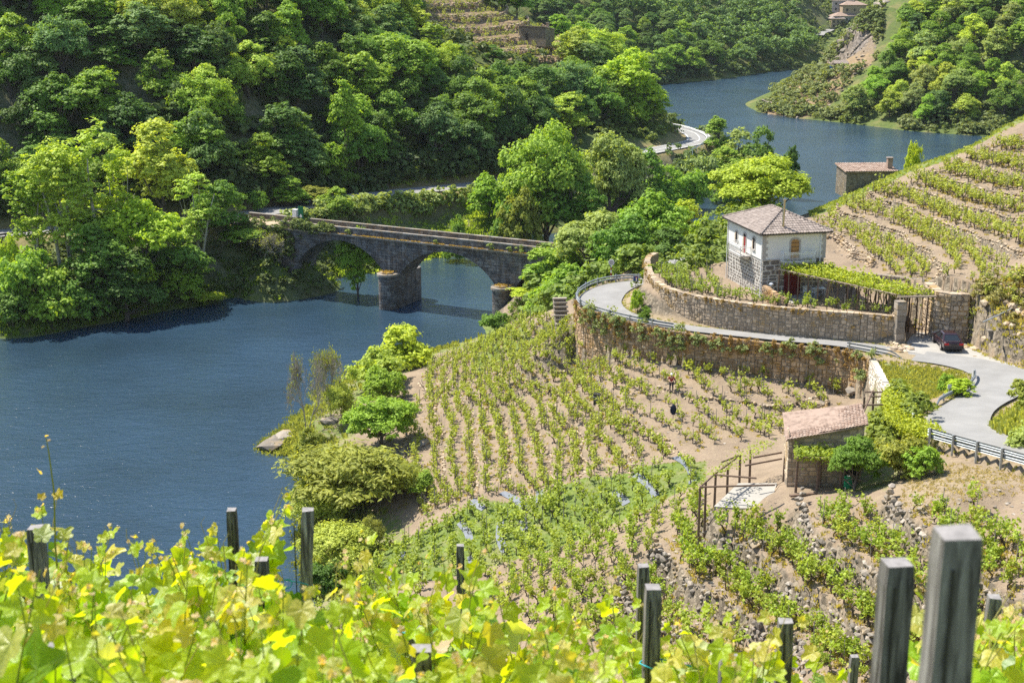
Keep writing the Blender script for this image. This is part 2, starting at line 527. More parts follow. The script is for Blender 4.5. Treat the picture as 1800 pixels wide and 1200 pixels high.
shore_near = [(560, 1040), (535, 1000), (530, 940), (530, 880), (530, 835), (505, 800), (464, 788), (478, 772), (520, 735), (562, 690), (625, 650),
              (690, 628), (745, 620), (800, 605), (850, 591), (885, 548), (935, 520)]
SH = [P(a, b, z=0) for a, b in shore_near]
SH += [np.array(p) for p in [(18, 214, 0), (32, 228, 0), (52, 252, 0), (75, 288, 0), (100, 330, 0), (128, 375, 0), (160, 410, 0)]]
def off(line, d):
    out = []
    for i in range(len(line)):
        a, b = line[max(i - 1, 0)], line[min(i + 1, len(line) - 1)]
        t = np.array([b[0] - a[0], b[1] - a[1]], float); t /= np.linalg.norm(t)
        out.append((line[i][0] - t[1] * d, line[i][1] + t[0] * d))
    return out
low = list(SH)
low += [(x, y, -2.2) for x, y in off(SH, 5)] + [(x, y, -5) for x, y in off(SH, 22)]
low += Z((560, 745, 1.6), (600, 722, 2.2), (640, 762, 2.6), (700, 795, 3.3), (655, 702, 2.2), (590, 770, 1.2), (560, 800, 1.0))
low += Z((1010, 590, 13.6), (1100, 618, 14.05), (1200, 640, 14.05), (1300, 651, 14.2), (1400, 665, 13.8), (1500, 687, 13.4), (1535, 700, 13.8),
         (880, 590, 3.6), (950, 560, 9), (982, 548, 12.4), (915, 560, 6.0),
         (943, 600, 10), (1000, 683, 10), (1043, 753, 10), (1080, 815, 10.2),
         (1010, 613, 12.4), (1090, 720, 11.9), (1167, 800, 11.6),
         (1080, 640, 13.2), (1167, 700, 12.9), (1250, 760, 12.6), (1300, 690, 13.3), (1400, 740, 13.0), (1480, 720, 13.2),
         (830, 647, 6), (833, 720, 6), (850, 790, 6.1), (772, 640, 3.2), (740, 700, 3.4), (722, 780, 3.5),
         (720, 860, 3.4), (850, 860, 6.2), (1000, 852, 9.2), (1120, 832, 10.8), (1250, 800, 12.1), (1370, 790, 12.9),
         (780, 930, 3.8), (900, 900, 6), (900, 980, 5.6), (1050, 900, 8.6), (1050, 980, 9), (1180, 860, 11.2), (1180, 960, 11.2),
         (1262, 892, 14.0), (1360, 852, 14.4), (1382, 858, 15), (1520, 850, 15.6), (1245, 905, 12.8), (640, 1000, 1.4), (700, 930, 1.8), (640, 1060, 2.4),
         (1640, 806, 17.6), (1800, 838, 18.6), (1560, 790, 16.2), (1450, 860, 15.2), (1600, 760, 17.2))
low += Z((1270, 890, 14.3), (1420, 960, 14.8), (1560, 1030, 15.3), (1700, 1100, 15.8), (1480, 880, 16.2), (1620, 950, 17.2), (1760, 1020, 18.0),
         (1620, 880, 18.2), (1700, 900, 18.8), (1800, 950, 19.2), (1700, 850, 18.9), (1800, 872, 19.2), (1200, 960, 11.2), (1300, 1030, 11.6), (1450, 1100, 12.2), (1600, 1170, 13),
         (1100, 1000, 9.6), (1200, 1080, 9.8), (1300, 1150, 9.6), (1000, 1050, 7.2), (1100, 1130, 7.6), (1750, 1180, 15.2), (1600, 835, 17.3), (850, 1050, 4.2), (700, 1120, 4), (900, 1140, 5))
for x in (-22, -8, 5, 20):
    low += [(x, 32, 26.5 + .1 * x), (x, 15, 39.5), (x, 8, 44.3), (x, 0, 48.2), (x, -10, 50)]
low += [(-14, 62, 8), (-30, 90, -1), (-42, 60, 3), (-55, 35, 2), (0, 55, 12), (40, 40, 28), (45, 15, 42), (62, 62, 22), (-45, 10, 30), (60, 0, 50)]
low += [(29.6, 112, 14.0), (28.2, 107.2, 14.8), (27, 112, 13.9)]
LINKP = [(-1.5, 186, 2.0), (0.3, 170, 6.0), (2.4, 158, 10.5), (-2.2, 198, 1.2)]
low += LINKP
f_low = rbf_fit(low, 1.2)

up = Z((1060, 520, 17), (1110, 500, 17), (1125, 490, 17), (1020, 530, 17), (1180, 575, 17.1), (1300, 588, 17.2), (1450, 600, 17.2), (1600, 622, 17.3), (1700, 640, 17.4), (1790, 652, 17.6),
       (1750, 690, 17.9), (1680, 730, 18.4), (1700, 760, 18.9), (1790, 795, 19.4), (1600, 670, 17.0), (1560, 680, 16.8), (1650, 650, 17.2), (1610, 705, 17.7),
       (1545, 650, 16.9), (1640, 765, 18.6))
up += [(10, 152, 16), (17.5, 157, 16.5), (22.5, 169, 15), (8, 162, 11), (7, 172, 8.5), (10, 182, 7), (4.5, 197, 8.5), (10.5, 191, 9.0), (3, 215, 3), (14, 172, 9.5), (16, 185, 6)]
up += [(45, 96, 21.3), (60, 96, 26), (46, 80, 22.5), (62, 80, 29), (39.5, 105, 18.2)]
up += Dp((1640, 508, 122), (1600, 480, 131), (1600, 450, 138), (1600, 400, 148), (1600, 350, 157), (1600, 295, 166), (1450, 430, 150), (1450, 372, 163),
         (1800, 530, 118), (1800, 450, 128), (1800, 400, 136), (1800, 300, 148), (1800, 205, 160), (1720, 250, 163), (1520, 335, 165))
up += [(28, 165, 19.5), (30, 192, 12), (36, 212, 3), (60, 190, 19), (75, 230, 6), (58, 176, 24.5), (42, 172, 22.6), (92, 200, 22), (120, 250, 8), (100, 160, 45), (100, 120, 40), (80, 128, 32), (105, 325, -2), (18, 202, 3)]
up += Z((1150, 440, 19.4), (1200, 420, 20), (1250, 400, 20.2), (1160, 500, 19.3), (1400, 560, 19.5))
up += LINKP
f_up = rbf_fit(up, 1.2)

# left bank and the far valley
shore_left = [(-260, 560), (0, 595), (140, 576), (230, 560), (292, 546), (382, 532), (430, 524), (505, 511), (580, 495), (660, 478), (745, 456)]
SL = [P(max(a, -250), b, z=0) for a, b in shore_left]
SL += [np.array(p) for p in [(0, 258, 0), (20, 282, 0), (38, 310, 0), (52, 342, 0), (54, 372, 0), (42, 402, 0), (18, 440, 0), (2, 500, 0), (24, 556, 0), (60, 598, 0), (114, 662, 0), (140, 690, 0)]]
SP_R = [np.array(p) for p in [(178, 700, 0), (166, 650, 0), (126, 592, 0), (99, 545, 0), (84, 488, 0), (92, 470, 0), (101, 460, 0), (121, 432, 0), (138, 420, 0), (180, 430, 0), (230, 445, 0)]]
far = list(SL) + [(x, y, -3) for x, y in off(SL, -9)] + [(x, y, -7) for x, y in off(SL, -34) if y < 250 or y > 590]
far += list(SP_R) + [(x, y, -3) for x, y in off(SP_R, -8)]
far += [(x, y, 1.6) for x, y in off(SL[:10], 3.0)]
ROADL = [P(-250, 425, z=9), P(0, 411, z=9), P(200, 395, z=9.6), P(430, 381, z=10.2), P(610, 347, z=9.4), P(700, 338, z=9), P(880, 322, z=8.6), (12, 296, 8.4), (30, 322, 8), (44, 340, 8), P(1232, 245, z=8), P(1222, 233, z=8), P(1190, 226, z=8), (38, 388, 8), (18, 412, 8), (0, 440, 8), (-10, 480, 8)]
ROADL = [np.array(p, float) for p in ROADL]
far += [tuple(p) for p in ROADL]
for d, zz in ((9, 12), (22, 24), (40, 39), (75, 66), (130, 105)):
    far += [(x, y, zz + (3 if d > 20 else 0) * math.sin(i * 1.9)) for i, (x, y) in enumerate(off(ROADL[:8], d)) if i < 5 or d < 10 or (i == 5 and d < 70)]
far += [(-37, 215.6, 5), (-43, 219, 8.2), (-49, 221, 8.8), (-34.5, 217.5, 2)]
far += Z((640, 370, 6), (760, 385, 4.2), (850, 380, 4.5), (900, 400, 3), (560, 400, 7.0), (700, 430, 2.5))
far += [(0, 420, 34), (-45, 430, 62), (-25, 400, 46), (26, 350, 11), (20, 335, 11.5), (8, 340, 18), (25, 395, 15), (-12, 325, 26), (-32, 340, 40), (-14, 352, 30)]
far += Dp((1010, 100, 374), (870, 60, 375), (760, 20, 372), (940, 60, 384), (730, 70, 356), (985, 118, 366), (870, 100, 362), (985, 78, 388), (1003, 92, 384), (960, 60, 394), (900, 28, 396))
far += [(-60, 640, 60), (20, 640, 22), (60, 660, 24), (110, 740, 36), (60, 760, 62), (160, 780, 30), (0, 760, 85), (175, 860, 34), (220, 900, 52), (100, 900, 90), (260, 860, 60), (330, 960, 120), (150, 730, 8), (168, 760, 12), (190, 820, 22)]
far += Dp((1462, 122, 505), (1420, 128, 520), (1500, 60, 520), (1560, 0, 540), (1380, 170, 500), (1450, 180, 480), (1490, 100, 520), (1520, 100, 500), (1800, 0, 480), (1800, 90, 452), (1700, 120, 455), (1600, 60, 500), (1600, 180, 455), (1700, 210, 433), (1650, 0, 520))
far += [(165, 560, 46), (230, 600, 80), (230, 500, 60), (180, 480, 36), (182, 660, 8), (192, 640, 26), (200, 700, 40), (146, 585, 16), (300, 500, 95), (150, 520, 36)]
far += [(-200, 300, 60), (-250, 240, 30), (-200, 420, 130), (-120, 500, 130), (-100, 700, 150), (0, 900, 150), (300, 1050, 170), (500, 800, 170), (400, 600, 130)]
far += [(30, 150, -12), (60, 100, -12), (-20, 100, -12), (-60, 130, -12), (80, 200, -12), (100, 260, -12), (0, 190, -12), (-10, 30, -12), (100, 0, -12)]
f_far = rbf_fit(far, 2.0)

# boundary between the road level (uphill) and the vineyard below it: outer edge of the road
BND = [(-1, 222, 0), (-2.2, 198, 0), (-1.5, 186, 0), (0.3, 170, 0), (2.4, 158, 0)] + [P(a, b, z=17) for a, b in [(1126, 489), (1075, 492), (1035, 503), (1013, 520), (1013, 531), (1028, 544), (1080, 560), (1180, 581), (1300, 595), (1400, 605), (1480, 612), (1528, 634)]] \
      + [P(1541, 660, z=16.9), P(1554, 688, z=16.9), P(1590, 730, z=17.6), P(1640, 768, z=18.5), P(1720, 794, z=18.9), P(1800, 816, z=19.3), P(1900, 842, z=19.6)]
BND = np.array([(p[0], p[1]) for p in BND])
UPPOLY = np.concatenate([BND, [(60, 76), (200, 76), (200, 330), (110, 330), (40, 222)]])

def inside(poly, x, y):
    poly = np.asarray(poly)
    x = np.asarray(x, float); y = np.asarray(y, float)
    c = np.zeros(x.shape, bool)
    n = len(poly)
    for i in range(n):
        x0, y0 = poly[i][:2]; x1, y1 = poly[(i + 1) % n][:2]
        if y0 == y1: continue
        t = ((y0 > y) != (y1 > y)) & (x < (x1 - x0) * (y - y0) / (y1 - y0) + x0)
        c ^= t
    return c

def dline(line, x, y):
    """distance to a polyline and the interpolated third coordinate at the foot point"""
    L = np.asarray(line, float)
    x = np.asarray(x, float); y = np.asarray(y, float)
    best = np.full(x.shape, 1e9); zz = np.zeros(x.shape)
    for i in range(len(L) - 1):
        a, b = L[i], L[i + 1]
        d = b - a
        q = d[0] ** 2 + d[1] ** 2
        if q < 1e-9: continue
        t = np.clip(((x - a[0]) * d[0] + (y - a[1]) * d[1]) / q, 0, 1)
        r = np.hypot(x - a[0] - t * d[0], y - a[1] - t * d[1])
        m = r < best
        best = np.where(m, r, best)
        if L.shape[1] > 2:
            zz = np.where(m, a[2] + t * d[2], zz)
    return best, zz

def sstep(a, b, x):
    t = np.clip((x - a) / (b - a), 0, 1)
    return t * t * (3 - 2 * t)

def smooth_line(pts, step=1.0, it=2):
    """Chaikin smoothing then even resampling"""
    L = [np.array(p, float) for p in pts]
    for _ in range(it):
        N = [L[0]]
        for a, b in zip(L[:-1], L[1:]):
            N += [a * .75 + b * .25, a * .25 + b * .75]
        L = N + [L[-1]]
    L = np.array(L)
    s = np.concatenate([[0], np.cumsum(np.linalg.norm(np.diff(L[:, :2], axis=0), axis=1))])
    t = np.linspace(0, s[-1], max(2, int(s[-1] / step) + 1))
    return np.stack([np.interp(t, s, L[:, k]) for k in range(L.shape[1])], 1)

# the near road: left and right edges, in order from behind the house terrace round the bend and down to the right
RD_OUT = [(21, 171, 15.0), (16.0, 158, 16.6)] + [P(a, b, z=z) for a, b, z in [(1130, 491, 17), (1075, 497, 17), (1038, 507, 17), (1017, 521, 17), (1017, 531, 17), (1031, 543, 17), (1080, 558, 17), (1180, 579, 17.1), (1300, 592, 17.15), (1400, 602, 17.2), (1480, 609, 17.25), (1535, 621, 17.3), (1590, 633, 17.35), (1650, 640, 17.45), (1700, 653, 17.6), (1714, 668, 17.7), (1695, 690, 17.9), (1655, 715, 18.2), (1618, 738, 18.4), (1622, 752, 18.6), (1660, 768, 18.75), (1720, 786, 19.0), (1800, 808, 19.35), (1900, 833, 19.7)]]
RD_IN = [(24.5, 168.5, 15.0), (20, 155.5, 16.6)] + [P(a, b, z=z) for a, b, z in [(1180, 494, 17), (1135, 499, 17), (1105, 510, 17), (1092, 527, 17), (1093, 537, 17), (1106, 548, 17), (1130, 557, 17), (1190, 570, 17.1), (1300, 583, 17.15), (1400, 593, 17.2), (1480, 600, 17.25), (1570, 609, 17.3), (1640, 620, 17.4), (1720, 630, 17.5), (1800, 648, 17.7), (1830, 668, 17.8), (1800, 692, 18.0), (1752, 716, 18.25), (1738, 738, 18.5), (1748, 752, 18.7), (1775, 766, 18.9), (1810, 776, 19.05), (1870, 790, 19.4), (1950, 805, 19.8)]]
def resample(L, n):
    L = smooth_line(L, 0.5)
    s = np.concatenate([[0], np.cumsum(np.linalg.norm(np.diff(L[:, :2], axis=0), axis=1))])
    t = np.linspace(0, s[-1], n)
    return np.stack([np.interp(t, s, L[:, k]) for k in range(3)], 1)
def ladder(A, B, k):
    """resample two edges with corresponding control points"""
    a = np.array(A, float); b = np.array(B, float)
    for _ in range(2):
        a = np.concatenate([[a[0]], np.stack([a[:-1] * .75 + a[1:] * .25, a[:-1] * .25 + a[1:] * .75], 1).reshape(-1, 3), [a[-1]]])
        b = np.concatenate([[b[0]], np.stack([b[:-1] * .75 + b[1:] * .25, b[:-1] * .25 + b[1:] * .75], 1).reshape(-1, 3), [b[-1]]])
    u = np.arange(len(a)); t = np.linspace(0, len(a) - 1, (len(a) - 1) * k + 1)
    f = lambda L: np.stack([np.interp(t, u, L[:, c]) for c in range(3)], 1)
    return f(a), f(b)
RO, RI = ladder(RD_OUT, RD_IN, 2)
RDPOLY = np.concatenate([RO, RI[::-1]])[:, :2]
RDC = np.concatenate([(RO + RI) / 2])

# retaining wall of the house terrace (base line at road level), and the terrace it holds
TERR_Z = 19.5
TW = [P(a, b, z=z) for a, b, z in [(1148, 468, 18.2), (1131, 489, 17.4), (1133, 512, 17.3), (1146, 538, 17.3), (1180, 555, 17.3), (1250, 571, 17.3), (1340, 584, 17.3), (1450, 594, 17.3), (1572, 603, 17.3)]]
TW = smooth_line(TW, 0.6)
GATE_R = P(1645, 590, z=17.4)
TERR = np.concatenate([TW[:, :2], [(34.6, 121.8), (35.0, 126.4), (38.2, 126.6), (38.0, 128.2), (35.5, 130), (32.5, 131.6), (30.2, 133), (29.5, 141), (20.5, 142.5), (15, 141)]])

def poly_sd(poly, x, y):
    d, _ = dline(np.concatenate([poly, poly[:1]]), x, y)
    return np.where(inside(poly, x, y), d, -d)

# vineyards cut into terraces: world polygons and height of one step
def poly_at(f, pts, lo=20.0):
    """photo outline dropped on a height function (fixed-point along the ray)"""
    out = []
    for a, b in pts:
        y = 120.0
        hi = 470.0
        ys = np.linspace(lo, hi, 2400)
        q = np.array([P(a, b, y=v) for v in ys[::8]])
        hh = f(q[:, 0], q[:, 1])
        k = np.argmax(q[:, 2] < hh) if (q[:, 2] < hh).any() else 0
        out.append(q[k][:2])
    return np.array(out)
VIN_MID = poly_at(f_low, [(985, 552), (1010, 592), (1200, 642), (1500, 692), (1400, 770), (1250, 795), (1120, 842), (1000, 872), (850, 888), (735, 915), (690, 800), (716, 720), (765, 632), (880, 590), (950, 562)])
VIN_RIGHT = poly_at(f_low, [(1250, 905), (1370, 880), (1500, 880), (1640, 880), (1830, 850), (1830, 1190), (1000, 1130), (1100, 1020), (1200, 960)])
VIN_UP = poly_at(f_up, [(1440, 440), (1425, 385), (1520, 345), (1640, 300), (1830, 230), (1830, 560), (1700, 530), (1620, 500), (1500, 462)])
def terrace(h, step, frac, sharp, phase=0.0):
    u = h / step + phase
    k = np.floor(u); f = u - k
    g = frac * sstep(1 - sharp, 1.0, f) + (1 - frac) * f
    return (k + g - phase) * step
def fade(poly, x, y, w):
    return sstep(-w * .3, w, poly_sd(poly, x, y))

FC = np.array([P(a, b, z=17.4)[:2] for a, b in [(1592, 618), (1594, 604), (1600, 592), (1612, 584), (1640, 586), (1690, 601), (1740, 628), (1800, 648), (1812, 664), (1770, 650), (1700, 634), (1640, 626)]])
SLAB = np.array([P(a, b, z=14.3)[:2] for a, b in [(1255, 890), (1300, 893), (1330, 893), (1356, 880), (1366, 849), (1298, 849)]])
def near_base(x, y):
    """smooth ground of the near bank without steps"""
    return np.where(inside(UPPOLY, x, y), f_up(x, y), f_low(x, y))

def hump(x, y, s, k=0):
    return np.sin(x * s + 1.3 * k + 1.7 * np.sin(y * s * .7 + k)) * np.sin(y * s * 1.1 + 2.1 * k + 1.3 * np.sin(x * s * .8))

def f_lowt(x, y):
    l0 = f_low(x, y)
    m1 = fade(VIN_MID, x, y, 4); m2 = fade(VIN_RIGHT, x, y, 4)
    w = 0.12 * hump(x, y, .5, 1)
    return l0 + m1 * (terrace(l0 + w, 1.2, .6, .14) - l0 - w) + m2 * (terrace(l0 + w, 2.2, .82, .14) - l0 - w)
def f_upt(x, y):
    u0 = f_up(x, y)
    m = fade(VIN_UP, x, y, 4)
    w = 0.12 * hump(x, y, .4, 2)
    return u0 + m * (terrace(u0 + w, 1.5, .8, .2) - u0 - w)

def near_h(x, y):
    x = np.asarray(x, float); y = np.asarray(y, float)
    L = f_lowt(x, y)
    U = f_upt(x, y)
    # road bed
    rd = poly_sd(RDPOLY, x, y)
    _, rz = dline(RDC, x, y)
    k = sstep(-2.2, -0.4, rd)
    U = U + k * (rz - 0.06 - U)
    # house terrace
    t = poly_sd(TERR, x, y)
    U = np.where(t > 0.62, TERR_Z + 0.04 * hump(x, y, .6), U)
    # drive between the gate pillars
    dr, _ = dline([(33.5, 117), (36.3, 120.5), (36.6, 125.2)], x, y)
    U = np.where(dr < 1.75, 17.42 + 0 * x, U)
    fcd = poly_sd(FC, x, y)
    U = np.where(fcd > -.5, 17.40, U)
    L = np.where(poly_sd(SLAB, x, y) > -.25, 14.22, L)
    ins = inside(UPPOLY, x, y)
    h = np.where(ins, U, L)
    return h + 0.05 * hump(x, y, 1.9, 3) * (rd < -0.6)

def far_h(x, y):
    h = f_far(x, y)
    d, rz = dline(ROADL, x, y)
    k = sstep(6.5, 3.6, d)
    h = h + k * (rz - 0.1 - h)
    v = fade(FVIN, x, y, 6)
    h = h + v * (terrace(h, 2.6, .8, .3) - h)
    p = fade(PVIN, x, y, 4)
    h = h + p * (terrace(h, 2.4, .7, .35) - h)
    return h + (0.25 * hump(x, y, .23, 1) + 0.5 * hump(x, y, .08, 2)) * (d > 5) * sstep(0, 2, h)
FVIN = np.array([P(a, b, y=y)[:2] for a, b, y in [(722, 0, 372), (800, 0, 392), (860, 18, 398), (960, 57, 396), (1014, 100, 388), (992, 120, 368), (870, 95, 362), (800, 70, 362), (738, 40, 362)]])
PVIN = np.array([P(a, b, y=y)[:2] for a, b, y in [(1480, 100, 520), (1530, 70, 515), (1530, 130, 492), (1440, 130, 505)]])

def ground(x, y):
    x = np.asarray(x, float); y = np.asarray(y, float)
    return np.maximum(near_h(x, y), far_h(x, y))
def gz(x, y):
    return float(ground(np.array([x]), np.array([y]))[0])

# cached grids for quick look-ups by the scattering code
class Grid:
    def __init__(s, f, x0, x1, y0, y1, st):
        s.xs = np.arange(x0, x1 + st * .5, st); s.ys = np.arange(y0, y1 + st * .5, st)
        s.st = st
        X, Y = np.meshgrid(s.xs, s.ys)
        s.h = f(X, Y)
        s.X, s.Y = X, Y
    def at(s, x, y):
        u = np.clip((np.asarray(x) - s.xs[0]) / s.st, 0, len(s.xs) - 1.001); v = np.clip((np.asarray(y) - s.ys[0]) / s.st, 0, len(s.ys) - 1.001)
        i = u.astype(int); j = v.astype(int); a = u - i; b = v - j
        h = s.h
        return (h[j, i] * (1 - a) + h[j, i + 1] * a) * (1 - b) + (h[j + 1, i] * (1 - a) + h[j + 1, i + 1] * a) * b
G_NEAR = Grid(near_h, -46, 78, -14, 222, 0.44)
G_FAR = Grid(far_h, -130, 330, 180, 1000, 2.0)
def gh(x, y):
    x = np.asarray(x, float); y = np.asarray(y, float)
    a = np.where((x > -46) & (x < 78) & (y < 221), G_NEAR.at(x, y), -99)
    b = np.where((y > 181), G_FAR.at(x, y), -99)
    return np.maximum(a, b)
def hit(px, py, y0=20, y1=990):
    """where the view ray through a photo pixel meets the ground (used once, to find places)"""
    ys = np.concatenate([np.arange(y0, 230, .25), np.arange(230, y1, 1.0)])
    dx, dy = (px - 900) / FPX, (py - 600) / FPX
    d = np.array([dx, CP - dy * SP, -SP - dy * CP])
    t = ys / d[1]
    q = np.array([0, 0, CAM_H]) + t[:, None] * d
    b = q[:, 2] <= gh(q[:, 0], q[:, 1])
    k = int(np.argmax(b)) if b.any() else len(q) - 1
    return q[k]

def terrain_mesh(name, G, keep, masks, mat):
    ny, nx = G.h.shape
    idx = np.arange(nx * ny).reshape(ny, nx)
    F = np.stack([idx[:-1, :-1], idx[:-1, 1:], idx[1:, 1:], idx[1:, :-1]], -1).reshape(-1, 4)
    k = keep(G.X, G.Y, G.h)
    kf = (k[:-1, :-1] & k[:-1, 1:] & k[1:, 1:] & k[1:, :-1]).ravel()
    F = F[kf]
    used = np.unique(F)
    mp = np.full(nx * ny, -1); mp[used] = np.arange(len(used))
    V = np.stack([G.X.ravel(), G.Y.ravel(), G.h.ravel()], 1)[used]
    me = np_mesh(name, V, mp[F], mat, smooth=True)
    at = me.color_attributes.new("cover", 'FLOAT_COLOR', 'POINT')
    C = np.ones((len(V), 4), np.float32)
    for i, m in enumerate(masks):
        C[:, i] = m.ravel()[used]
    at.data.foreach_set("color", C.ravel())
    return me
# ---------------------------------------------------------------- setting: land, water, roads
X, Y, H = G_NEAR.X, G_NEAR.Y, G_NEAR.h
ins_up = inside(UPPOLY, X, Y)
def pmask(pts, f, w=1.5):
    return sstep(-w, w, poly_sd(poly_at(f, pts), X, Y))
# covers of the near bank: grass, dry straw, bare rock
grass = np.zeros_like(X); straw = np.zeros_like(X); rock = np.zeros_like(X)
GARDEN = [(745, 935), (840, 885), (1000, 858), (1130, 832), (1240, 812), (1240, 850), (1150, 900), (1000, 960), (900, 985), (700, 1030), (640, 1060), (560, 1050), (600, 985)]
grass = np.maximum(grass, pmask(GARDEN, f_low))
TRI = [(1535, 632), (1590, 640), (1690, 660), (1700, 676), (1640, 715), (1610, 735), (1585, 725), (1556, 690)]
tri = poly_sd(np.array([P(a, b, z=17.2)[:2] for a, b in TRI]), X, Y)
grass = np.maximum(grass, .9 * sstep(-.5, 1, tri))
grass = np.maximum(grass, pmask([(1560, 690), (1700, 790), (1560, 870), (1440, 880), (1500, 720)], f_low, 2) * .55)
rdm = poly_sd(RDPOLY, X, Y)
straw = np.maximum(straw, ins_up * sstep(-2.0, -.3, rdm) * .9)
grass = np.maximum(grass, sstep(37, 41, X) * (Y > 78) * (Y < 104) * ins_up * .9)
CREST = np.array([P(a, b, y=y)[:2] for a, b, y in [(1422, 374, 162), (1600, 300, 163.5), (1840, 187, 157), (1840, 185, 172), (1600, 286, 180), (1425, 360, 180)]])
crest = sstep(-1.5, 2, poly_sd(CREST, X, Y))
BACKH = np.array([(13, 141), (24, 143), (31, 146), (31, 172), (12, 175)])
grass = np.maximum(grass, .85 * sstep(-1, 2, poly_sd(BACKH, X, Y)))
BANK = np.array([(40.4, 122.5), (44, 123), (52, 120), (56, 112), (46, 108.5), (43.5, 114), (40.6, 119.6)])
straw = np.maximum(straw, .9 * sstep(-.5, 1, poly_sd(BANK, X, Y)))
grass = np.maximum(grass, crest)
shore = sstep(4.0, 1.5, H)
grass = np.maximum(grass, shore * .55 * (Y > 90))
soilslope = pmask([(1560, 860), (1640, 812), (1760, 830), (1800, 850), (1620, 905)], f_low, 2)
straw = np.maximum(straw, soilslope * .55)
grass = np.where((Y < 20), .6, grass)
fallaway = (~ins_up) & (Y > 150) & (X > -4) & (H < 10)
grass = np.maximum(grass, fallaway * .8)
near = terrain_mesh("hillside_ground", G_NEAR, lambda x, y, h: (h > -3.2), [grass, straw, rock], M['ground'])
tag(link("hillside_ground", near), "terraced near bank of bare brown soil and dry stone steps", kind='structure')

X, Y, H = G_FAR.X, G_FAR.Y, G_FAR.h
rd, _ = dline(ROADL, X, Y)
fg = np.full_like(X, .75)
fv = fade(FVIN, X, Y, 3); pv = fade(PVIN, X, Y, 3)
fg = fg * (1 - fv) * (1 - pv)
fs = .8 * sstep(7, 4, rd) * (Y < 400) + .35 * np.maximum(fv, pv)
meadow = ((H < 8) & (Y < 275) & (X < 12) & (X > -45))
fg = np.where(meadow, 1.0, fg)
PROM = [P(a, b, y=y)[:2] for a, b, y in [(1335, 205, 483), (1350, 170, 495), (1400, 125, 525), (1440, 110, 530), (1500, 40, 545), (1550, 30, 530), (1540, 130, 490), (1500, 150, 488), (1430, 200, 466), (1400, 213, 468)]]
pr = sstep(-2, 5, poly_sd(np.array(PROM), X, Y))
fg = fg * (1 - .75 * pr); fs = np.maximum(fs, .5 * pr)
CLIFF = [P(a, b, y=y)[:2] for a, b, y in [(1465, 110, 525), (1480, 70, 535), (1510, 25, 545), (1560, 20, 530), (1545, 60, 520), (1500, 80, 525)]]
fr = sstep(-1, 4, poly_sd(np.array(CLIFF), X, Y))
far_me = terrain_mesh("far_hills", G_FAR, lambda x, y, h: (h > -6) & ~((x > -44) & (x < 76) & (y < 219) & (h < G_NEAR.at(x, y) - .2) & (x > -2)), [fg, fs, fr], M['far_ground'])
tag(link("far_hills", far_me), "wooded hills of the far bank and the valley beyond", kind='structure')

# beyond the finely built ground the hills simply go on
def coarse(x, y):
    return np.maximum(f_far(np.clip(x, -250, 480), np.clip(y, 190, 1040)), 0) + 0.28 * np.maximum(0, np.abs(x - 60) - 250) + .2 * np.maximum(0, y - 1000)
gc = Grid(lambda x, y: coarse(x, y) - 1.5, -1500, 1900, 120, 3000, 40)
cm = terrain_mesh("distant_hills", gc, lambda x, y, h: ~((x > -125) & (x < 325) & (y < 990)) & ((x < -80) | (y > 300)), [np.full_like(gc.X, .85), gc.X * 0, gc.X * 0], M['far_ground'])
tag(link("distant_hills", cm), "hills going on beyond the valley", kind='structure')
gs = Grid(lambda x, y: np.where(x > 78, 26 + .3 * (x - 78) + .05 * (130 - np.abs(y - 110)), -6 + 0 * x) - .8, -600, 900, -300, 240, 20)
sm = terrain_mesh("side_hill", gs, lambda x, y, h: (x > 77) & (y < 165), [np.full_like(gs.X, .8), gs.X * 0, gs.X * 0], M['far_ground'])
tag(link("side_hill", sm), "hillside going on to the right of the vineyard", kind='structure')

w = MB().quad((-900, -120, 0), (900, -120, 0), (900, 1100, 0), (-900, 1100, 0))
tag(w.build("river_water", M['water']), "wide blue rippled river", kind='structure')

def ribbon(name, A, B, mat, dz, kind='structure', sub=1, label=None):
    n = len(A)
    V, F = [], []
    for i in range(n):
        for k in range(sub + 1):
            t = k / sub
            p = A[i] * (1 - t) + B[i] * t
            V.append((p[0], p[1], p[2] + dz))
    for i in range(n - 1):
        for k in range(sub):
            a = i * (sub + 1) + k
            F.append((a, a + 1, a + sub + 2, a + sub + 1))
    me = np_mesh(name, np.array(V), np.array(F), mat, smooth=True)
    return tag(link(name, me), label, kind=kind)
ribbon("asphalt_road", RO, RI, M['asphalt'], 0.05, sub=4, label="grey asphalt lane curving round the vineyard")
# pale concrete forecourt where the car stands
fcz = MB().add([(p[0], p[1], 17.435) for p in FC], [tuple(range(len(FC) - 1, -1, -1))])
tag(fcz.build("concrete_forecourt", M['concrete']), "pale concrete apron under the parked car", kind='structure')

RC = smooth_line(ROADL, 2.0)
def offset_line(L, d):
    T = np.gradient(L[:, :2], axis=0); T /= np.linalg.norm(T, axis=1)[:, None]
    o = L.copy(); o[:, 0] -= T[:, 1] * d; o[:, 1] += T[:, 0] * d
    return o
ribbon("valley_road", offset_line(RC, -3.2), offset_line(RC, 3.2), M['asphalt'], 0.08, sub=4, label="two lane road along the far bank")
k0, k1 = np.argmin(np.abs(RC[:, 1] - 300)), len(RC)
for d, nm in ((-2.75, "edge_line"), (2.75, "edge_line"), (0.0, "centre_line")):
    S = RC[k0:k1]
    tag(ribbon(nm, offset_line(S, d - .09), offset_line(S, d + .09), M['white_line'], 0.10), "white line painted on the far road bend", kind='structure')
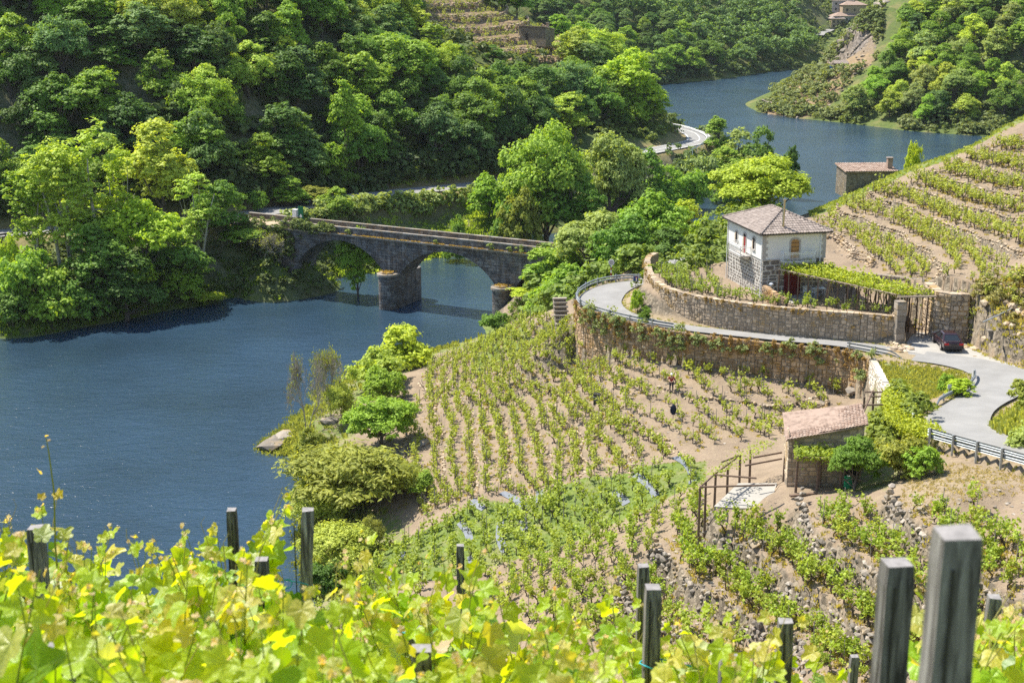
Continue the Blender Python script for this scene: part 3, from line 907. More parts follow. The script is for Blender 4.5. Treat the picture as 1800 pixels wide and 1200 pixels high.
# distant road bend near the village
VR = smooth_line([np.array(hit(a, b, 690)) for a, b in [(1436, 66), (1439, 62), (1448, 58), (1456, 56)]], 2)
VR[:, 2] = np.maximum(G_FAR.at(VR[:, 0], VR[:, 1]) + .8, VR[:, 2])
ribbon("village_road", offset_line(VR, -3.5), offset_line(VR, 3.5), M['asphalt'], 0.1, label="pale road bend below the far village")
# ---------------------------------------------------------------- stone work
def V3(x, y, z=0.0): return Vector((float(x), float(y), float(z)))

def stone_shape(mb, org, ux, uz, un, u0, u1, v0, v1, proud, r, mi=0):
    """one squared rubble stone: irregular outline, a bevel and a proud face"""
    cu, cv, hu, hv = (u0 + u1) / 2, (v0 + v1) / 2, (u1 - u0) / 2, (v1 - v0) / 2
    k = r.uniform(.12, .42)
    ring = [(-1 + k, -1), (1 - k, -1), (1, -1 + k), (1, 1 - k), (1 - k, 1), (-1 + k, 1), (-1, 1 - k), (-1, -1 + k)]
    ring = [(a * hu * r.uniform(.86, 1.0), b * hv * r.uniform(.86, 1.0)) for a, b in ring]
    pr = proud * r.uniform(.6, 1.35)
    tilt = r.uniform(-.25, .25)
    vs = []
    for s_, d in ((1.0, -.02), (.93, pr * .6), (.74, pr)):
        for a, b in ring:
            vs.append(org + ux * (cu + a * s_) + uz * (cv + b * s_) + un * (d * (1 + tilt * b / max(hv, .01))))
    fs = []
    for g in (0, 8):
        for i in range(8):
            fs.append((g + i, g + (i + 1) % 8, g + 8 + (i + 1) % 8, g + 8 + i))
    fs.append(tuple(16 + i for i in range(8)))
    mb.add(vs, fs, mi)

def courses(L, h, sw, sh, r):
    """coursed rubble: list of (u0,u1,v0,v1)"""
    out = []
    v = 0.0
    while v < h - .05:
        ch = min(sh * r.uniform(.7, 1.35), h - v)
        if h - v - ch < sh * .4: ch = h - v
        u = -r.uniform(0, sw * .5)
        while u < L:
            w = sw * r.uniform(.55, 1.6)
            a, b = max(u, 0), min(u + w, L)
            if b - a > .08:
                if r.random() < .22 and ch > sh * .8:
                    k = r.uniform(.4, .6)
                    out += [(a + .012, b - .012, v + .012, v + ch * k - .012), (a + .012, b - .012, v + ch * k + .012, v + ch - .012)]
                else:
                    j = r.uniform(-.12, .12) * ch
                    out.append((a + .012, b - .012, max(0, v + j * .5) + .012, min(h, v + ch + j) - .012))
            u += w
        v += ch
    return out

def rubble_wall(name, line, ztop, th, sw, sh, label, cat, bed, stone, parts=False, smooth=1.2, zbase=None, proud=.05, both=False, cope=None, group=None, side=1):
    """dry stone wall along a base line; its visible face is on the right of the line's direction"""
    r = random.Random(hash(name + label) & 0xffff)
    r = random.Random(len(label) * 131 + int(line[0][0] * 10))
    L = smooth_line(line, smooth) if smooth else np.array(line, float)
    root = empty(name, tuple(L[0]), 0, label, cat, group)
    o = V3(*L[0])
    core = MB(); st = MB(); cp = MB()
    zt = (lambda i: ztop[0] + (ztop[1] - ztop[0]) * i / (len(L) - 1)) if hasattr(ztop, '__len__') else (lambda i: ztop)
    for i in range(len(L) - 1):
        a, b = V3(*L[i]), V3(*L[i + 1])
        d = V3(b.x - a.x, b.y - a.y)
        ln = d.length; d.normalize()
        n = V3(d.y, -d.x) * side
        za = min(a.z, b.z) - .3
        z1, z2 = zt(i), zt(i + 1)
        e = d * .02
        q = [a - e - o, b + e - o, b + e - n * th - o, a - e - n * th - o]
        vs = [V3(p.x, p.y, za - o.z) for p in q] + [V3(p.x, p.y, (z1 if k in (0, 3) else z2) - o.z) for k, p in enumerate(q)]
        core.add(vs, [(3, 2, 1, 0), (4, 5, 6, 7), (0, 1, 5, 4), (1, 2, 6, 5), (2, 3, 7, 6), (3, 0, 4, 7)])
        hh = (z1 + z2) / 2 - za
        slope = (z2 - z1) / max(ln, .01)
        uz = Vector((0, 0, 1))
        ux = (d + Vector((0, 0, slope)))
        for (u0, u1, v0, v1) in courses(ln, hh, sw, sh, r):
            stone_shape(st, a - o + Vector((0, 0, za - a.z)) , d, uz, n, u0, u1, v0 + slope * (u0 - ln / 2) * 1.0, v1 + slope * (u0 - ln / 2) * 1.0, proud, r)
        if cope:
            u = 0
            while u < ln - .05:
                w = min(cope * r.uniform(.6, 1.4), ln - u)
                c = a + d * (u + w / 2) - n * th / 2 - o
                c.z = z1 + (z2 - z1) * (u / ln) - o.z + .06
                cp.box(c, (w * .95, th * r.uniform(.9, 1.15), .14 * r.uniform(.7, 1.4)), Matrix.Rotation(math.atan2(d.y, d.x) + r.uniform(-.06, .06), 3, 'Z'))
                u += w
    core.build("core", M[bed] if isinstance(bed, str) else bed, root)
    so = st.build("stone_facing", M[stone], root)
    so["kind"] = "stuff"
    if cope and cp.v:
        c = cp.build("coping", M[stone], root); c["kind"] = "stuff"
    return root

# merged or single boulders
def rock_proto(seed, flat=.7):
    r = np.random.default_rng(seed)
    bm = bmesh.new(); bmesh.ops.create_icosphere(bm, subdivisions=1, radius=1)
    V = np.array([v.co[:] for v in bm.verts]); F = np.array([[v.index for v in f.verts] for f in bm.faces])
    bm.free()
    k = r.normal(size=(6, 3)); k /= np.linalg.norm(k, axis=1)[:, None]
    cut = r.uniform(.55, .9, 6)
    for n_, c in zip(k, cut):
        d = V @ n_
        V = V - np.outer(np.maximum(d - c, 0), n_)
    V *= r.uniform(.8, 1.2, (1, 3)) * [1, 1, flat]
    V += r.normal(0, .04, V.shape)
    return V, F
ROCKS = [rock_proto(i) for i in range(8)]
ico_b = bmesh.new(); bmesh.ops.create_icosphere(ico_b, subdivisions=1, radius=1); ico_b.free()
def rotz(a):
    c, s = np.cos(a), np.sin(a); z = np.zeros_like(a); o = np.ones_like(a)
    return np.stack([np.stack([c, -s, z], -1), np.stack([s, c, z], -1), np.stack([z, z, o], -1)], -2)
def scatter_mesh(name, protos, pos, scale, ang, which, mat, extra=None):
    """join many small copies of prototypes into one mesh"""
    Vs, Fs, o = [], [], 0
    for k, (pv, pf) in enumerate(protos):
        m = which == k
        n = int(m.sum())
        if not n: continue
        R = rotz(ang[m])
        S = scale[m]
        if S.ndim == 1: S = np.repeat(S[:, None], 3, 1)
        v = np.einsum('nij,nvj->nvi', R, pv[None] * S[:, None, :]) + pos[m][:, None, :]
        Vs.append(v.reshape(-1, 3))
        Fs.append((pf[None] + (np.arange(n) * len(pv))[:, None, None]).reshape(-1, pf.shape[1]) + o)
        o += n * len(pv)
    return np_mesh(name, np.concatenate(Vs), np.concatenate(Fs), mat)

# ---------------------------------------------------------------- the stone bridge
B0 = V3(*P(553, 394, z=11.3)); B1 = V3(*P(962, 436, z=11.3))
bd = V3(B1.x - B0.x, B1.y - B0.y).normalized()
bang = math.atan2(bd.y, bd.x)
bridge = empty("stone_bridge", (B0.x, B0.y, 0), bang, "old dark granite arch bridge with grassy deck across the river", "bridge")
BW = 4.8                               # width of the bridge; local x runs along it, y away from the camera
S0, S1 = -16.0, 46.0
ARCH = [(-3.4, 12.4), (15.0, 31.4), (34.4, 44.0)]
def arch_z(s):
    for a, b in ARCH:
        if a <= s <= b:
            c, h = (a + b) / 2, (b - a) / 2
            t = (s - c) / h
            rise = 4.3 if b - a > 12 else 3.0
            R = (h * h + rise * rise) / (2 * rise)
            return 4.9 + (math.sqrt(R * R - (t * h) ** 2) - (R - rise))
    return None
ss = sorted(set([S0, S1] + [a + (b - a) * (i / 28) for a, b in ARCH for i in range(29)] + list(np.arange(S0, S1, 2.0))))
ZC = 10.05                             # string course
body = MB()
def zlow(s, left):
    e = 1e-4
    z = arch_z(s - e if left else s + e)
    return z if z is not None else -2.5
for s0, s1 in zip(ss[:-1], ss[1:]):
    za, zb = zlow(s0, False), zlow(s1, True)
    for y, flip in ((0, False), (BW, True)):
        q = [V3(s0, y, za), V3(s1, y, zb), V3(s1, y, ZC), V3(s0, y, ZC)]
        body.quad(*(q if not flip else q[::-1]))
    body.quad(V3(s0, BW, za), V3(s1, BW, zb), V3(s1, 0, zb), V3(s0, 0, za))      # soffit
for a, b in ARCH:                                                               # abutment and pier faces under the springings
    for s in (a, b):
        body.quad(V3(s, 0, -2.5), V3(s, BW, -2.5), V3(s, BW, 4.9), V3(s, 0, 4.9))
body.quad(V3(S0, 0, ZC), V3(S1, 0, ZC), V3(S1, BW, ZC), V3(S0, BW, ZC))
body.build("spandrel_wall", M['bridge'], bridge)
rb = random.Random(5)
def vouss(a, b, n):
    for i in range(n):
        t0, t1 = a + (b - a) * i / n, a + (b - a) * (i + 1) / n
        g = (t1 - t0) * .03
        s0, s1 = t0 + g, t1 - g
        z0, z1 = arch_z(max(s0, a + 1e-3)), arch_z(min(s1, b - 1e-3))
        c, h = (a + b) / 2, (b - a) / 2
        R = (h * h + 4.3 ** 2) / 8.6
        zc = 4.9 + 4.3 - R
        def outp(s, z, k):
            d = Vector((s - c, z - zc)).normalized() * k
            return s + d.x, z + d.y
        k = .78 + rb.uniform(-.05, .12)
        e0, f0 = outp(s0, z0, k); e1, f1 = outp(s1, z1, k)
        pr = .05 + rb.uniform(0, .04)
        vs = [V3(s0, -pr, z0), V3(s1, -pr, z1), V3(e1, -pr, f1), V3(e0, -pr, f0), V3(s0, .1, z0), V3(s1, .1, z1), V3(e1, .1, f1), V3(e0, .1, f0)]
        MB().add(vs, [(0, 1, 2, 3), (4, 0, 3, 7), (1, 5, 6, 2), (3, 2, 6, 7), (4, 5, 1, 0)]).build("voussoir", M['bridge'], bridge)
vouss(*ARCH[0], 34); vouss(*ARCH[1], 34)
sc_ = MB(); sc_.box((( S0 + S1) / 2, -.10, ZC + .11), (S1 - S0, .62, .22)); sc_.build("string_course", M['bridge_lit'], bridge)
for k in range(26):                                                            # near parapet in long blocks, then the far one
    u0 = S0 + (S1 - S0) * k / 26; u1 = S0 + (S1 - S0) * (k + 1) / 26
    if u0 > -7.5:
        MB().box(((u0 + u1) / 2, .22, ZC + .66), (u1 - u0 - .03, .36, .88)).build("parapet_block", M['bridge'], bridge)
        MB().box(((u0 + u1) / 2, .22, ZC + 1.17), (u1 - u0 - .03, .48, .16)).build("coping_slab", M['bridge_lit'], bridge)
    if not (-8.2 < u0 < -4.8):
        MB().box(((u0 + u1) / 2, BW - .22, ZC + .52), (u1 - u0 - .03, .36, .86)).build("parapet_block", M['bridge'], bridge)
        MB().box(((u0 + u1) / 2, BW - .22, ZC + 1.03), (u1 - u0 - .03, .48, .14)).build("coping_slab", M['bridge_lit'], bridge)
dk = MB(); dk.quad(V3(S0, .44, ZC + .26), V3(S1, .44, ZC + .26), V3(S1, BW - .44, ZC + .26), V3(S0, BW - .44, ZC + .26))
dk.build("deck", M['verge'], bridge)
for pc in (13.7, 32.9):
    pier = MB()
    arc = [(pc + 1.32 * math.cos(t), -1.15 - 1.45 * math.sin(t)) for t in np.linspace(math.pi, 0, 13)]
    arc = [(pc - 1.32, .05)] + arc + [(pc + 1.32, .05)]
    pier.prism(arc, -2.5, 5.0)
    arc2 = [(pc + 1.32 * math.cos(t), BW + 1.0 + 1.3 * math.sin(t)) for t in np.linspace(0, math.pi, 13)]
    pier.prism([(pc + 1.32, BW - .05)] + arc2 + [(pc - 1.32, BW - .05)], -2.5, 5.0)
    po = pier.build("pier", M['bridge'], bridge)
    cap = MB(); arc3 = [(pc + (a - pc) * 1.16, -1.15 + (b + 1.15) * 1.14) for a, b in arc[1:-1]]
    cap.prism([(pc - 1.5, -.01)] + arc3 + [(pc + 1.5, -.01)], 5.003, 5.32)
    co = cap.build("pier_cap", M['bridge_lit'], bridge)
    dome = MB(); dome.prism([(pc + (a - pc) * .75, -1.05 + (b + 1.05) * .75) for a, b in arc[1:-1]], 5.3, 5.55)
    dome.build("cap_mound", M['verge'], bridge)

# ---------------------------------------------------------------- helpers for houses
def roof_tiles(name, parent, poly3, up_dir, mat, tw=.26, tl=.42, lift=.05, r=None):
    """barrel tiles in courses over a planar roof polygon (3-d points)"""
    r = r or random.Random(3)
    p = [Vector(q) for q in poly3]
    n = (p[1] - p[0]).cross(p[2] - p[0]).normalized()
    if n.z < 0: n = -n
    u = Vector(up_dir); u = (u - n * u.dot(n)).normalized()
    a = u.cross(n).normalized()
    o = p[0]
    q2 = [((q - o).dot(a), (q - o).dot(u)) for q in p]
    amin, amax = min(q[0] for q in q2), max(q[0] for q in q2)
    vmin, vmax = min(q[1] for q in q2), max(q[1] for q in q2)
    mb = MB()
    rows = max(1, int(round((vmax - vmin) / tl)))
    tl = (vmax - vmin) / rows
    for j in range(rows):
        v0 = vmin + j * tl
        k = 0
        x = amin - tw
        while x < amax + tw:
            cx, cv = x + tw / 2, v0 + tl * .5
            if inside(q2, np.array([cx]), np.array([cv]))[0]:
                jx = r.uniform(-.012, .012); l0 = lift * r.uniform(.8, 1.3); sk = r.uniform(-.015, .015)
                vs = []
                for (vv, hh) in ((v0 - .03, l0 + .03), (v0 + tl, l0 * .35)):
                    for (xx, kk) in ((0, 0.0), (.28, .75), (.72, .75), (1, 0.0)):
                        vs.append(o + a * (x + jx + xx * tw + (sk if vv > v0 else 0)) + u * vv + n * (hh * .45 + kk * .065))
                fs = [(0, 1, 5, 4), (1, 2, 6, 5), (2, 3, 7, 6)]
                vs += [v - n * .05 for v in vs[:4]]
                fs += [(8, 9, 1, 0), (9, 10, 2, 1), (10, 11, 3, 2)]
                mb.add(vs, fs)
            x += tw
    ob = mb.build(name, mat, parent)
    ob["kind"] = "stuff"
    return ob

def arch_poly(w, h, n=7):
    """outline of an arched opening, base centre at the origin"""
    out = [(-w / 2, 0), (w / 2, 0)]
    for t in np.linspace(0, math.pi, n):
        out.append((w / 2 * math.cos(t), h - w * .32 + w * .32 * math.sin(t)))
    return out

def face_plate(poly, org, ux, un, d0, d1):
    """extruded plate: polygon in (u,z) on a wall, from depth d0 to d1 along the normal"""
    mb = MB()
    n = len(poly)
    vs = [org + ux * u + Vector((0, 0, z)) + un * d0 for u, z in poly] + [org + ux * u + Vector((0, 0, z)) + un * d1 for u, z in poly]
    mb.add(vs, [tuple(range(n - 1, -1, -1)), tuple(range(n, 2 * n))] + [(i, (i + 1) % n, (i + 1) % n + n, i + n) for i in range(n)])
    return mb
def arch_frame(w, h, t, org, ux, un, d0, d1, n=7):
    """ring between two arched outlines"""
    a, b = arch_poly(w, h, n), arch_poly(w + 2 * t, h + t, n)
    m = len(a)
    mb = MB()
    pt = lambda q, d: org + ux * q[0] + Vector((0, 0, q[1])) + un * d
    vs = [pt(q, d1) for q in a] + [pt(q, d1) for q in b] + [pt(q, d0) for q in a] + [pt(q, d0) for q in b]
    fs = []
    for i in range(1, m):
        j = (i + 1) % m
        fs += [(i, j, j + m, i + m)[::-1], (i + m, j + m, j + 3 * m, i + 3 * m)[::-1], (i + 2 * m, j + 2 * m, j, i)[::-1]]
    mb.add(vs, fs)
    return mb

# ---------------------------------------------------------------- the white house
HC = V3(*P(1337, 523, z=TERR_Z)); HA = math.radians(13)
house = empty("house", HC, HA, "white two storey house with rubble stone ground floor and hipped tile roof", "house")
HW, HL, HS, HE = 6.3, 8.8, 3.55, 6.05
b = MB(); b.box((HW / 2, HL / 2, HS / 2 - .6), (HW - .16, HL - .16, HS + 1.2)); b.build("ground_floor_wall", M['mortar'], house)
b = MB(); b.box((HW / 2, HL / 2, (HS + HE) / 2), (HW, HL, HE - HS)); b.build("upper_wall", M['plaster'], house)
rh = random.Random(21)
# rubble stones bedded in white mortar, each a part of its own on the two faces in view
def house_stone(org, ux, un, u0, u1, v0, v1, pr=.045):
    mb = MB(); stone_shape(mb, org, ux, Vector((0, 0, 1)), un, u0, u1, v0, v1, pr, rh)
    mb.build("stone", M['rock_house'], house)
fx, bk, nl, nf = V3(1, 0), V3(0, 1), V3(-1, 0), V3(0, -1)
front = courses(2.3, HS - .05, .62, .46, rh) + [(a + 3.95, b + 3.95, c, d) for a, b, c, d in courses(2.2, HS - .05, .55, .40, rh)]
for a, b_, c, d in front:
    k = .03
    house_stone(V3(.08, .08, -.0), fx, nf, a + k, b_ - k, c + k, d - k)
lf = courses(HL - .16, HS + .3, .50, .30, rh)
rh.shuffle(lf)
lf_st = MB()
for i, (a, b_, c, d) in enumerate(lf):
    w_ = (b_ - a) * rh.uniform(.66, .86) / 2; h_ = (d - c) * rh.uniform(.6, .8) / 2
    cu, cv = (a + b_) / 2, (c + d) / 2
    if i < 190:
        house_stone(V3(.08, HL - .08, -.5), -bk, nl, cu - w_, cu + w_, cv - h_, cv + h_, .04)
    else:
        stone_shape(lf_st, V3(.08, HL - .08, -.5), -bk, Vector((0, 0, 1)), nl, cu - w_, cu + w_, cv - h_, cv + h_, .04, rh)
if lf_st.v:
    o_ = lf_st.build("small_stones", M['rock_house'], house); o_["kind"] = "stuff"
# dressed quoins up both corners of the front
for cx, sgn in ((0, 1), (HW, -1)):
    z = HS + .02; i = 0
    while z < HE - .1:
        w_ = .52 if i % 2 else .34
        MB().box((cx + sgn * (w_ / 2 - .02), .10, z + .15), (w_, .24, .285)).build("quoin", M['quoin'], house)
        z += .3; i += 1
# roof: hipped, with a board under the tiles
ov = .45; ez = HE + .02
e = [V3(-ov, -ov, ez), V3(HW + ov, -ov, ez), V3(HW + ov, HL + ov, ez), V3(-ov, HL + ov, ez)]
r0, r1 = V3(HW / 2, 3.25, 7.62), V3(HW / 2, 5.75, 7.62)
rf = MB(); rf.add(e + [r0, r1], [(0, 1, 4), (1, 2, 5, 4), (2, 3, 5), (3, 0, 4, 5), (3, 2, 1, 0)])
rf.build("roof_deck", M['wood_brown'], house)
roof_tiles("roof_tiles", house, [e[0], e[1], r0], (0, 1, .4), M['tile_grey'], .27, .40, .07, rh)
roof_tiles("roof_tiles", house, [e[3], e[0], r0, r1], (1, 0, .4), M['tile_grey'], .27, .36, .04, rh)
roof_tiles("roof_tiles", house, [e[1], e[2], r1, r0], (-1, 0, .4), M['tile_grey'], .27, .40, .05, rh)
roof_tiles("roof_tiles", house, [e[2], e[3], r1], (0, -1, .4), M['tile_grey'], .27, .40, .05, rh)
hp = MB()
for a, b_ in ((e[0], r0), (e[1], r0), (r0, r1), (e[2], r1), (e[3], r1)):
    d = b_ - a; n_ = int(d.length / .38)
    for i in range(n_):
        p0 = a + d * (i / n_); p1 = a + d * ((i + 1.08) / n_)
        hp.tube([p0 + V3(0, 0, .08), p1 + V3(0, 0, .05)], [.12, .095], 6)
o_ = hp.build("ridge_tiles", M['tile_grey'], house); o_["kind"] = "stuff"
fas = MB()
for i in range(4):
    a, b_ = e[i], e[(i + 1) % 4]
    fas.bar(a + V3(0, 0, -.07), b_ + V3(0, 0, -.07), .06, .10)
fas.build("eaves_board", M['car_trim'], house)
fl = MB(); fl.tube([(2.15, .55, 6.35), (2.15, .55, 9.0)], .11, 10); fl.tube([(2.15, .55, 9.0), (2.15, .55, 9.12)], .17, 10)
fl.build("stove_flue", M['flue'], house)
fl = MB(); fl.box((2.15, .52, 6.42), (.5, .4, .05)); fl.build("flue_flashing", M['steel'], house)
# openings
def opening(org, ux, un, w, h, panel, nm, shut=None):
    fr = arch_frame(w, h, .16, org, ux, un, 0.0, .045).build("window_frame" if nm == "window" else "door_frame", M['quoin'], house)
    pl = face_plate(arch_poly(w * .985, h * .99), org, ux, un, -.02, .012)
    pl.build(nm, panel, house)
    return fr
for y_, z0_, h_ in ((6.5, 4.0, 1.1), (2.15, 4.2, 1.1)):
    org = V3(0, y_, z0_)
    opening(org, -bk, nl, .50, h_, M['glass'], "window")
    s_ = MB(); s_.box((-.06, y_ + .2, z0_ + h_ * .42), (.05, .22, h_ * .84)); s_.build("shutter", M['wood_pale'], house)
    s_ = MB(); s_.box((-.05, y_, z0_ - .05), (.16, .8, .1)); s_.build("window_sill", M['quoin'], house)
opening(V3(0, 4.4, 3.42), -bk, nl, .62, 1.85, M['glass'], "balcony_door")
s_ = MB(); s_.box((-.05, 4.62, 4.2), (.05, .24, 1.5)); s_.build("shutter", M['wood_pale'], house)
s_ = MB(); s_.box((-.05, 4.25, 4.2), (.04, .26, 1.5)); s_.build("shutter", M['sign_red'], house)
opening(V3(3.2, 0, 3.42), fx, nf, .82, 2.0, M['wood_amber'], "balcony_door")
for k in range(5):
    s_ = MB(); s_.box((3.2, -.03, 3.6 + k * .37), (.76, .05, .035)); s_.build("door_rail", M['wood_brown'], house)
# balconies
def balcony(org, ux, un, L, D, H_=.95, plates=False):
    sl = MB(); R_ = Matrix.Rotation(math.atan2(ux.y, ux.x), 3, 'Z')
    sl.box(org + ux * L / 2 + un * D / 2 + V3(0, 0, -.07), (L, D, .14), R_)
    bal = sl.build("balcony", M['quoin'], house)
    rl = MB()
    cs = [org, org + un * D, org + un * D + ux * L, org + ux * L]
    for a, b_ in zip(cs[:-1], cs[1:]):
        for z in (H_, H_ * .84, .08):
            rl.bar(a + V3(0, 0, z), b_ + V3(0, 0, z), .045)
        n_ = max(2, int((b_ - a).length / .13))
        for i in range(n_ + 1):
            p = a + (b_ - a) * (i / n_)
            rl.bar(p, p + V3(0, 0, H_), .05 if i in (0, n_) else .022)
    rl.build("railing", M['white_metal'], bal)
    return bal
balcony(V3(-.0, 5.9, 3.40), -bk, nl, 3.0, 1.0)
cb = MB(); cb.add([V3(-.85, 3.1, 3.26), V3(-.85, 5.7, 3.26), V3(0, 5.7, 3.26), V3(0, 3.1, 3.26), V3(-.1, 3.3, 2.95), V3(-.1, 5.5, 2.95), V3(0, 5.5, 2.95), V3(0, 3.3, 2.95)], [(0, 1, 5, 4), (1, 2, 6, 5), (0, 4, 7, 3), (4, 5, 6, 7)])
cb.build("balcony_corbel", M['plaster'], house)
balcony(V3(1.75, 0, 3.40), fx, nf, 3.15, 1.0)
# string between floors, door, downpipes
s_ = MB(); s_.box((HW / 2, -.03, HS + .01), (HW + .04, .10, .10)); s_.build("floor_band", M['quoin'], house)
s_ = MB(); s_.box((3.1, .02, 1.45), (1.6, .14, 2.7)); s_.build("garage_door", M['red_door'], house)
for k in range(6):
    s_ = MB(); s_.box((2.4 + k * .28, -.06, 1.45), (.02, .03, 2.6)); s_.build("door_groove", M['car_trim'], house)
for p in ((-.07, HL - .12), (-.05, .12), (HW - .55, -.07)):
    s_ = MB(); s_.tube([(p[0], p[1], -.2), (p[0], p[1], HE - .05)], .05, 8); s_.build("downpipe", M['white_metal'], house)

# ---------------------------------------------------------------- terrace wall, patio, gate
rubble_wall("terrace_wall", TW, TERR_Z + .12, .6, .46, .33, "long dry stone retaining wall holding up the terrace in front of the white house", "wall", 'wall_bed', 'rock', smooth=0, cope=.5, proud=.045)
gp = V3(34.05, 121.2, 17.2)
def pillar(loc, h, label):
    o = empty("gate_pillar", loc, .15, label, "pillar")
    z = 0; i = 0
    while z < h - .05:
        hh = min(.55, h - z)
        MB().box((rh.uniform(-.03, .03), rh.uniform(-.03, .03), z + hh / 2), (.78 + rh.uniform(-.08, .08), .72 + rh.uniform(-.08, .08), hh - .02)).build("block", M['rock_grey'], o)
        z += hh; i += 1
    return o
pillar(gp, 4.0, "tall squared granite gate pillar at the end of the terrace wall")
rubble_wall("gateside_wall", [(37.55, 126.5, 17.3), (37.5, 122.4, 17.3), (38.6, 121.6, 17.3), (40.1, 121.3, 17.4), (40.4, 123.5, 17.4)], 21.6, .7, .5, .38, "high mossy stone wall right of the gate behind the parked car", "wall", 'moss_bed', 'rock', smooth=0, cope=.4, proud=.07)
rubble_wall("pergola_back_wall", [(30.4, 132.6, 19.3), (32.6, 131.4, 19.3), (35.4, 129.8, 19.3), (37.9, 128.0, 19.3), (38.1, 126.2, 17.4)], 21.55, .5, .42, .3, "rubble wall in the shade behind the long pergola", "wall", 'wall_bed', 'rock', smooth=0, proud=.05)
patio = MB(); pp = [P(a, b_, z=TERR_Z + .08) for a, b_ in [(1340, 522), (1392, 533), (1435, 528), (1445, 512), (1400, 505)]]
patio.prism([(p[0], p[1]) for p in pp], TERR_Z - .05, TERR_Z + .10)
tag(patio.build("patio_slab", M['concrete']), "pale concrete patio in front of the red door", kind='structure')
rubble_wall("patio_wall", [P(a, b_, z=TERR_Z) for a, b_ in [(1339, 527), (1350, 531), (1364, 538), (1380, 541)]], (20.75, 20.2), .4, .3, .2, "low curved rubble wall at the corner of the white house", "wall", 'wall_bed', 'rock_red', smooth=.5, cope=.4)
# road retaining wall below the bend
RW = [np.array([p[0], p[1], 0]) for p in smooth_line([np.array(P(a, b_, z=17)) for a, b_ in [(1011, 525), (1011, 533), (1027, 546), (1080, 562), (1180, 583), (1300, 597), (1400, 607), (1480, 615), (1528, 634)]], .8)]
for p in RW: p[2] = f_lowt(np.array([p[0] - .3]), np.array([p[1] - .9]))[0] - .1
for p in RW: p[2] = min(p[2], 16.2)
rubble_wall("road_wall", RW, 17.0, .55, .5, .36, "rust coloured stone wall overgrown with lichen carrying the lane above the vineyard", "wall", 'moss_bed', 'rock_red', smooth=0, proud=.06)
rubble_wall("white_wall", [(*P(1528, 634, z=17)[:2], 14.2), (*P(1541, 660, z=16.9)[:2], 14.2), (*P(1554, 688, z=16.9)[:2], 14.3), (*P(1572, 708, z=17.1)[:2], 14.8)], (17.15, 17.2), .5, .5, .32, "pale sunlit stone wall above the shack standing edge on to the road", "wall", 'plaster', 'rock_pale', smooth=.8, cope=.4)

# stone steps beside the road wall
stp = empty("stone_steps", V3(*P(990, 586, z=13.2)), .1, "flight of grey stone steps beside the end of the road wall", "steps")
for k in range(9):
    MB().box((rh.uniform(-.05, .05), k * .33, k * .37 + .09), (1.5 + rh.uniform(-.15, .15), .44, .15)).build("step", M['rock_grey'], stp)
sb = MB()
for k in range(9): sb.box((0, k * .33 + .5, k * .37 - .4), (1.25, .9, .75))
sb.build("stair_core", M['wall_bed'], stp)

# ---------------------------------------------------------------- shack, huts, far village
SHC = V3(*P(1383, 853, z=15.0))
SHE = V3(SHC.x + 4.95, SHC.y - .6)
SHA = math.atan2(SHE.y - SHC.y, SHE.x - SHC.x)
shack = empty("stone_shack", SHC, SHA, "small stone field shack with a sloping red tile roof beside the vines", "shack")
SW_, SD_ = math.hypot(SHE.x - SHC.x, SHE.y - SHC.y), 3.6
zf = 3.36
core = MB(); core.add([V3(0, 0, -1), V3(SW_, 0, -1), V3(SW_, SD_, -1), V3(0, SD_, -1), V3(0, 0, zf), V3(SW_, 0, zf + 1.22), V3(SW_, SD_, zf + 1.36), V3(0, SD_, zf + .56)], [(3, 2, 1, 0), (4, 5, 6, 7), (0, 1, 5, 4), (1, 2, 6, 5), (2, 3, 7, 6), (3, 0, 4, 7)])
core.build("wall", M['wall_bed'], shack)
for (a, b_, c, d) in courses(SW_, zf + 1.2, .58, .36, rh):
    if d > zf + 1.2 * (a + b_) / 2 / SW_ - .05: continue
    m_ = MB(); stone_shape(m_, V3(0, 0, 0), fx, Vector((0, 0, 1)), nf, a, b_, c, d, .03, rh); m_.build("stone", M['rock'], shack)
for (a, b_, c, d) in courses(SD_, zf + .4, .6, .36, rh):
    m_ = MB(); stone_shape(m_, V3(0, SD_, 0), -bk, Vector((0, 0, 1)), nl, a, b_, c, d, .03, rh); m_.build("stone", M['rock'], shack)
rp = [V3(-.25, -.3, zf - .06), V3(SW_ + .2, -.3, zf + 1.29), V3(SW_ + .2, SD_ + .3, zf + 1.45), V3(-.25, SD_ + .3, zf + .6)]
rd_ = MB(); rd_.add([p for p in rp] + [p + V3(0, 0, .08) for p in rp], [(3, 2, 1, 0), (4, 5, 6, 7), (0, 1, 5, 4), (1, 2, 6, 5), (2, 3, 7, 6), (3, 0, 4, 7)])
rd_.build("roof_deck", M['tile_red'], shack)
roof_tiles("roof_tiles", shack, [p + V3(0, 0, .09) for p in rp], (0, 1, .3), M['tile_red'], .22, .34, .05, rh)
s_ = MB(); s_.box((4.3, -.05, .95), (.9, .08, 1.9)); s_.build("door", M['car_trim'], shack)  # near-black panel, painted darkness in place of an open doorway

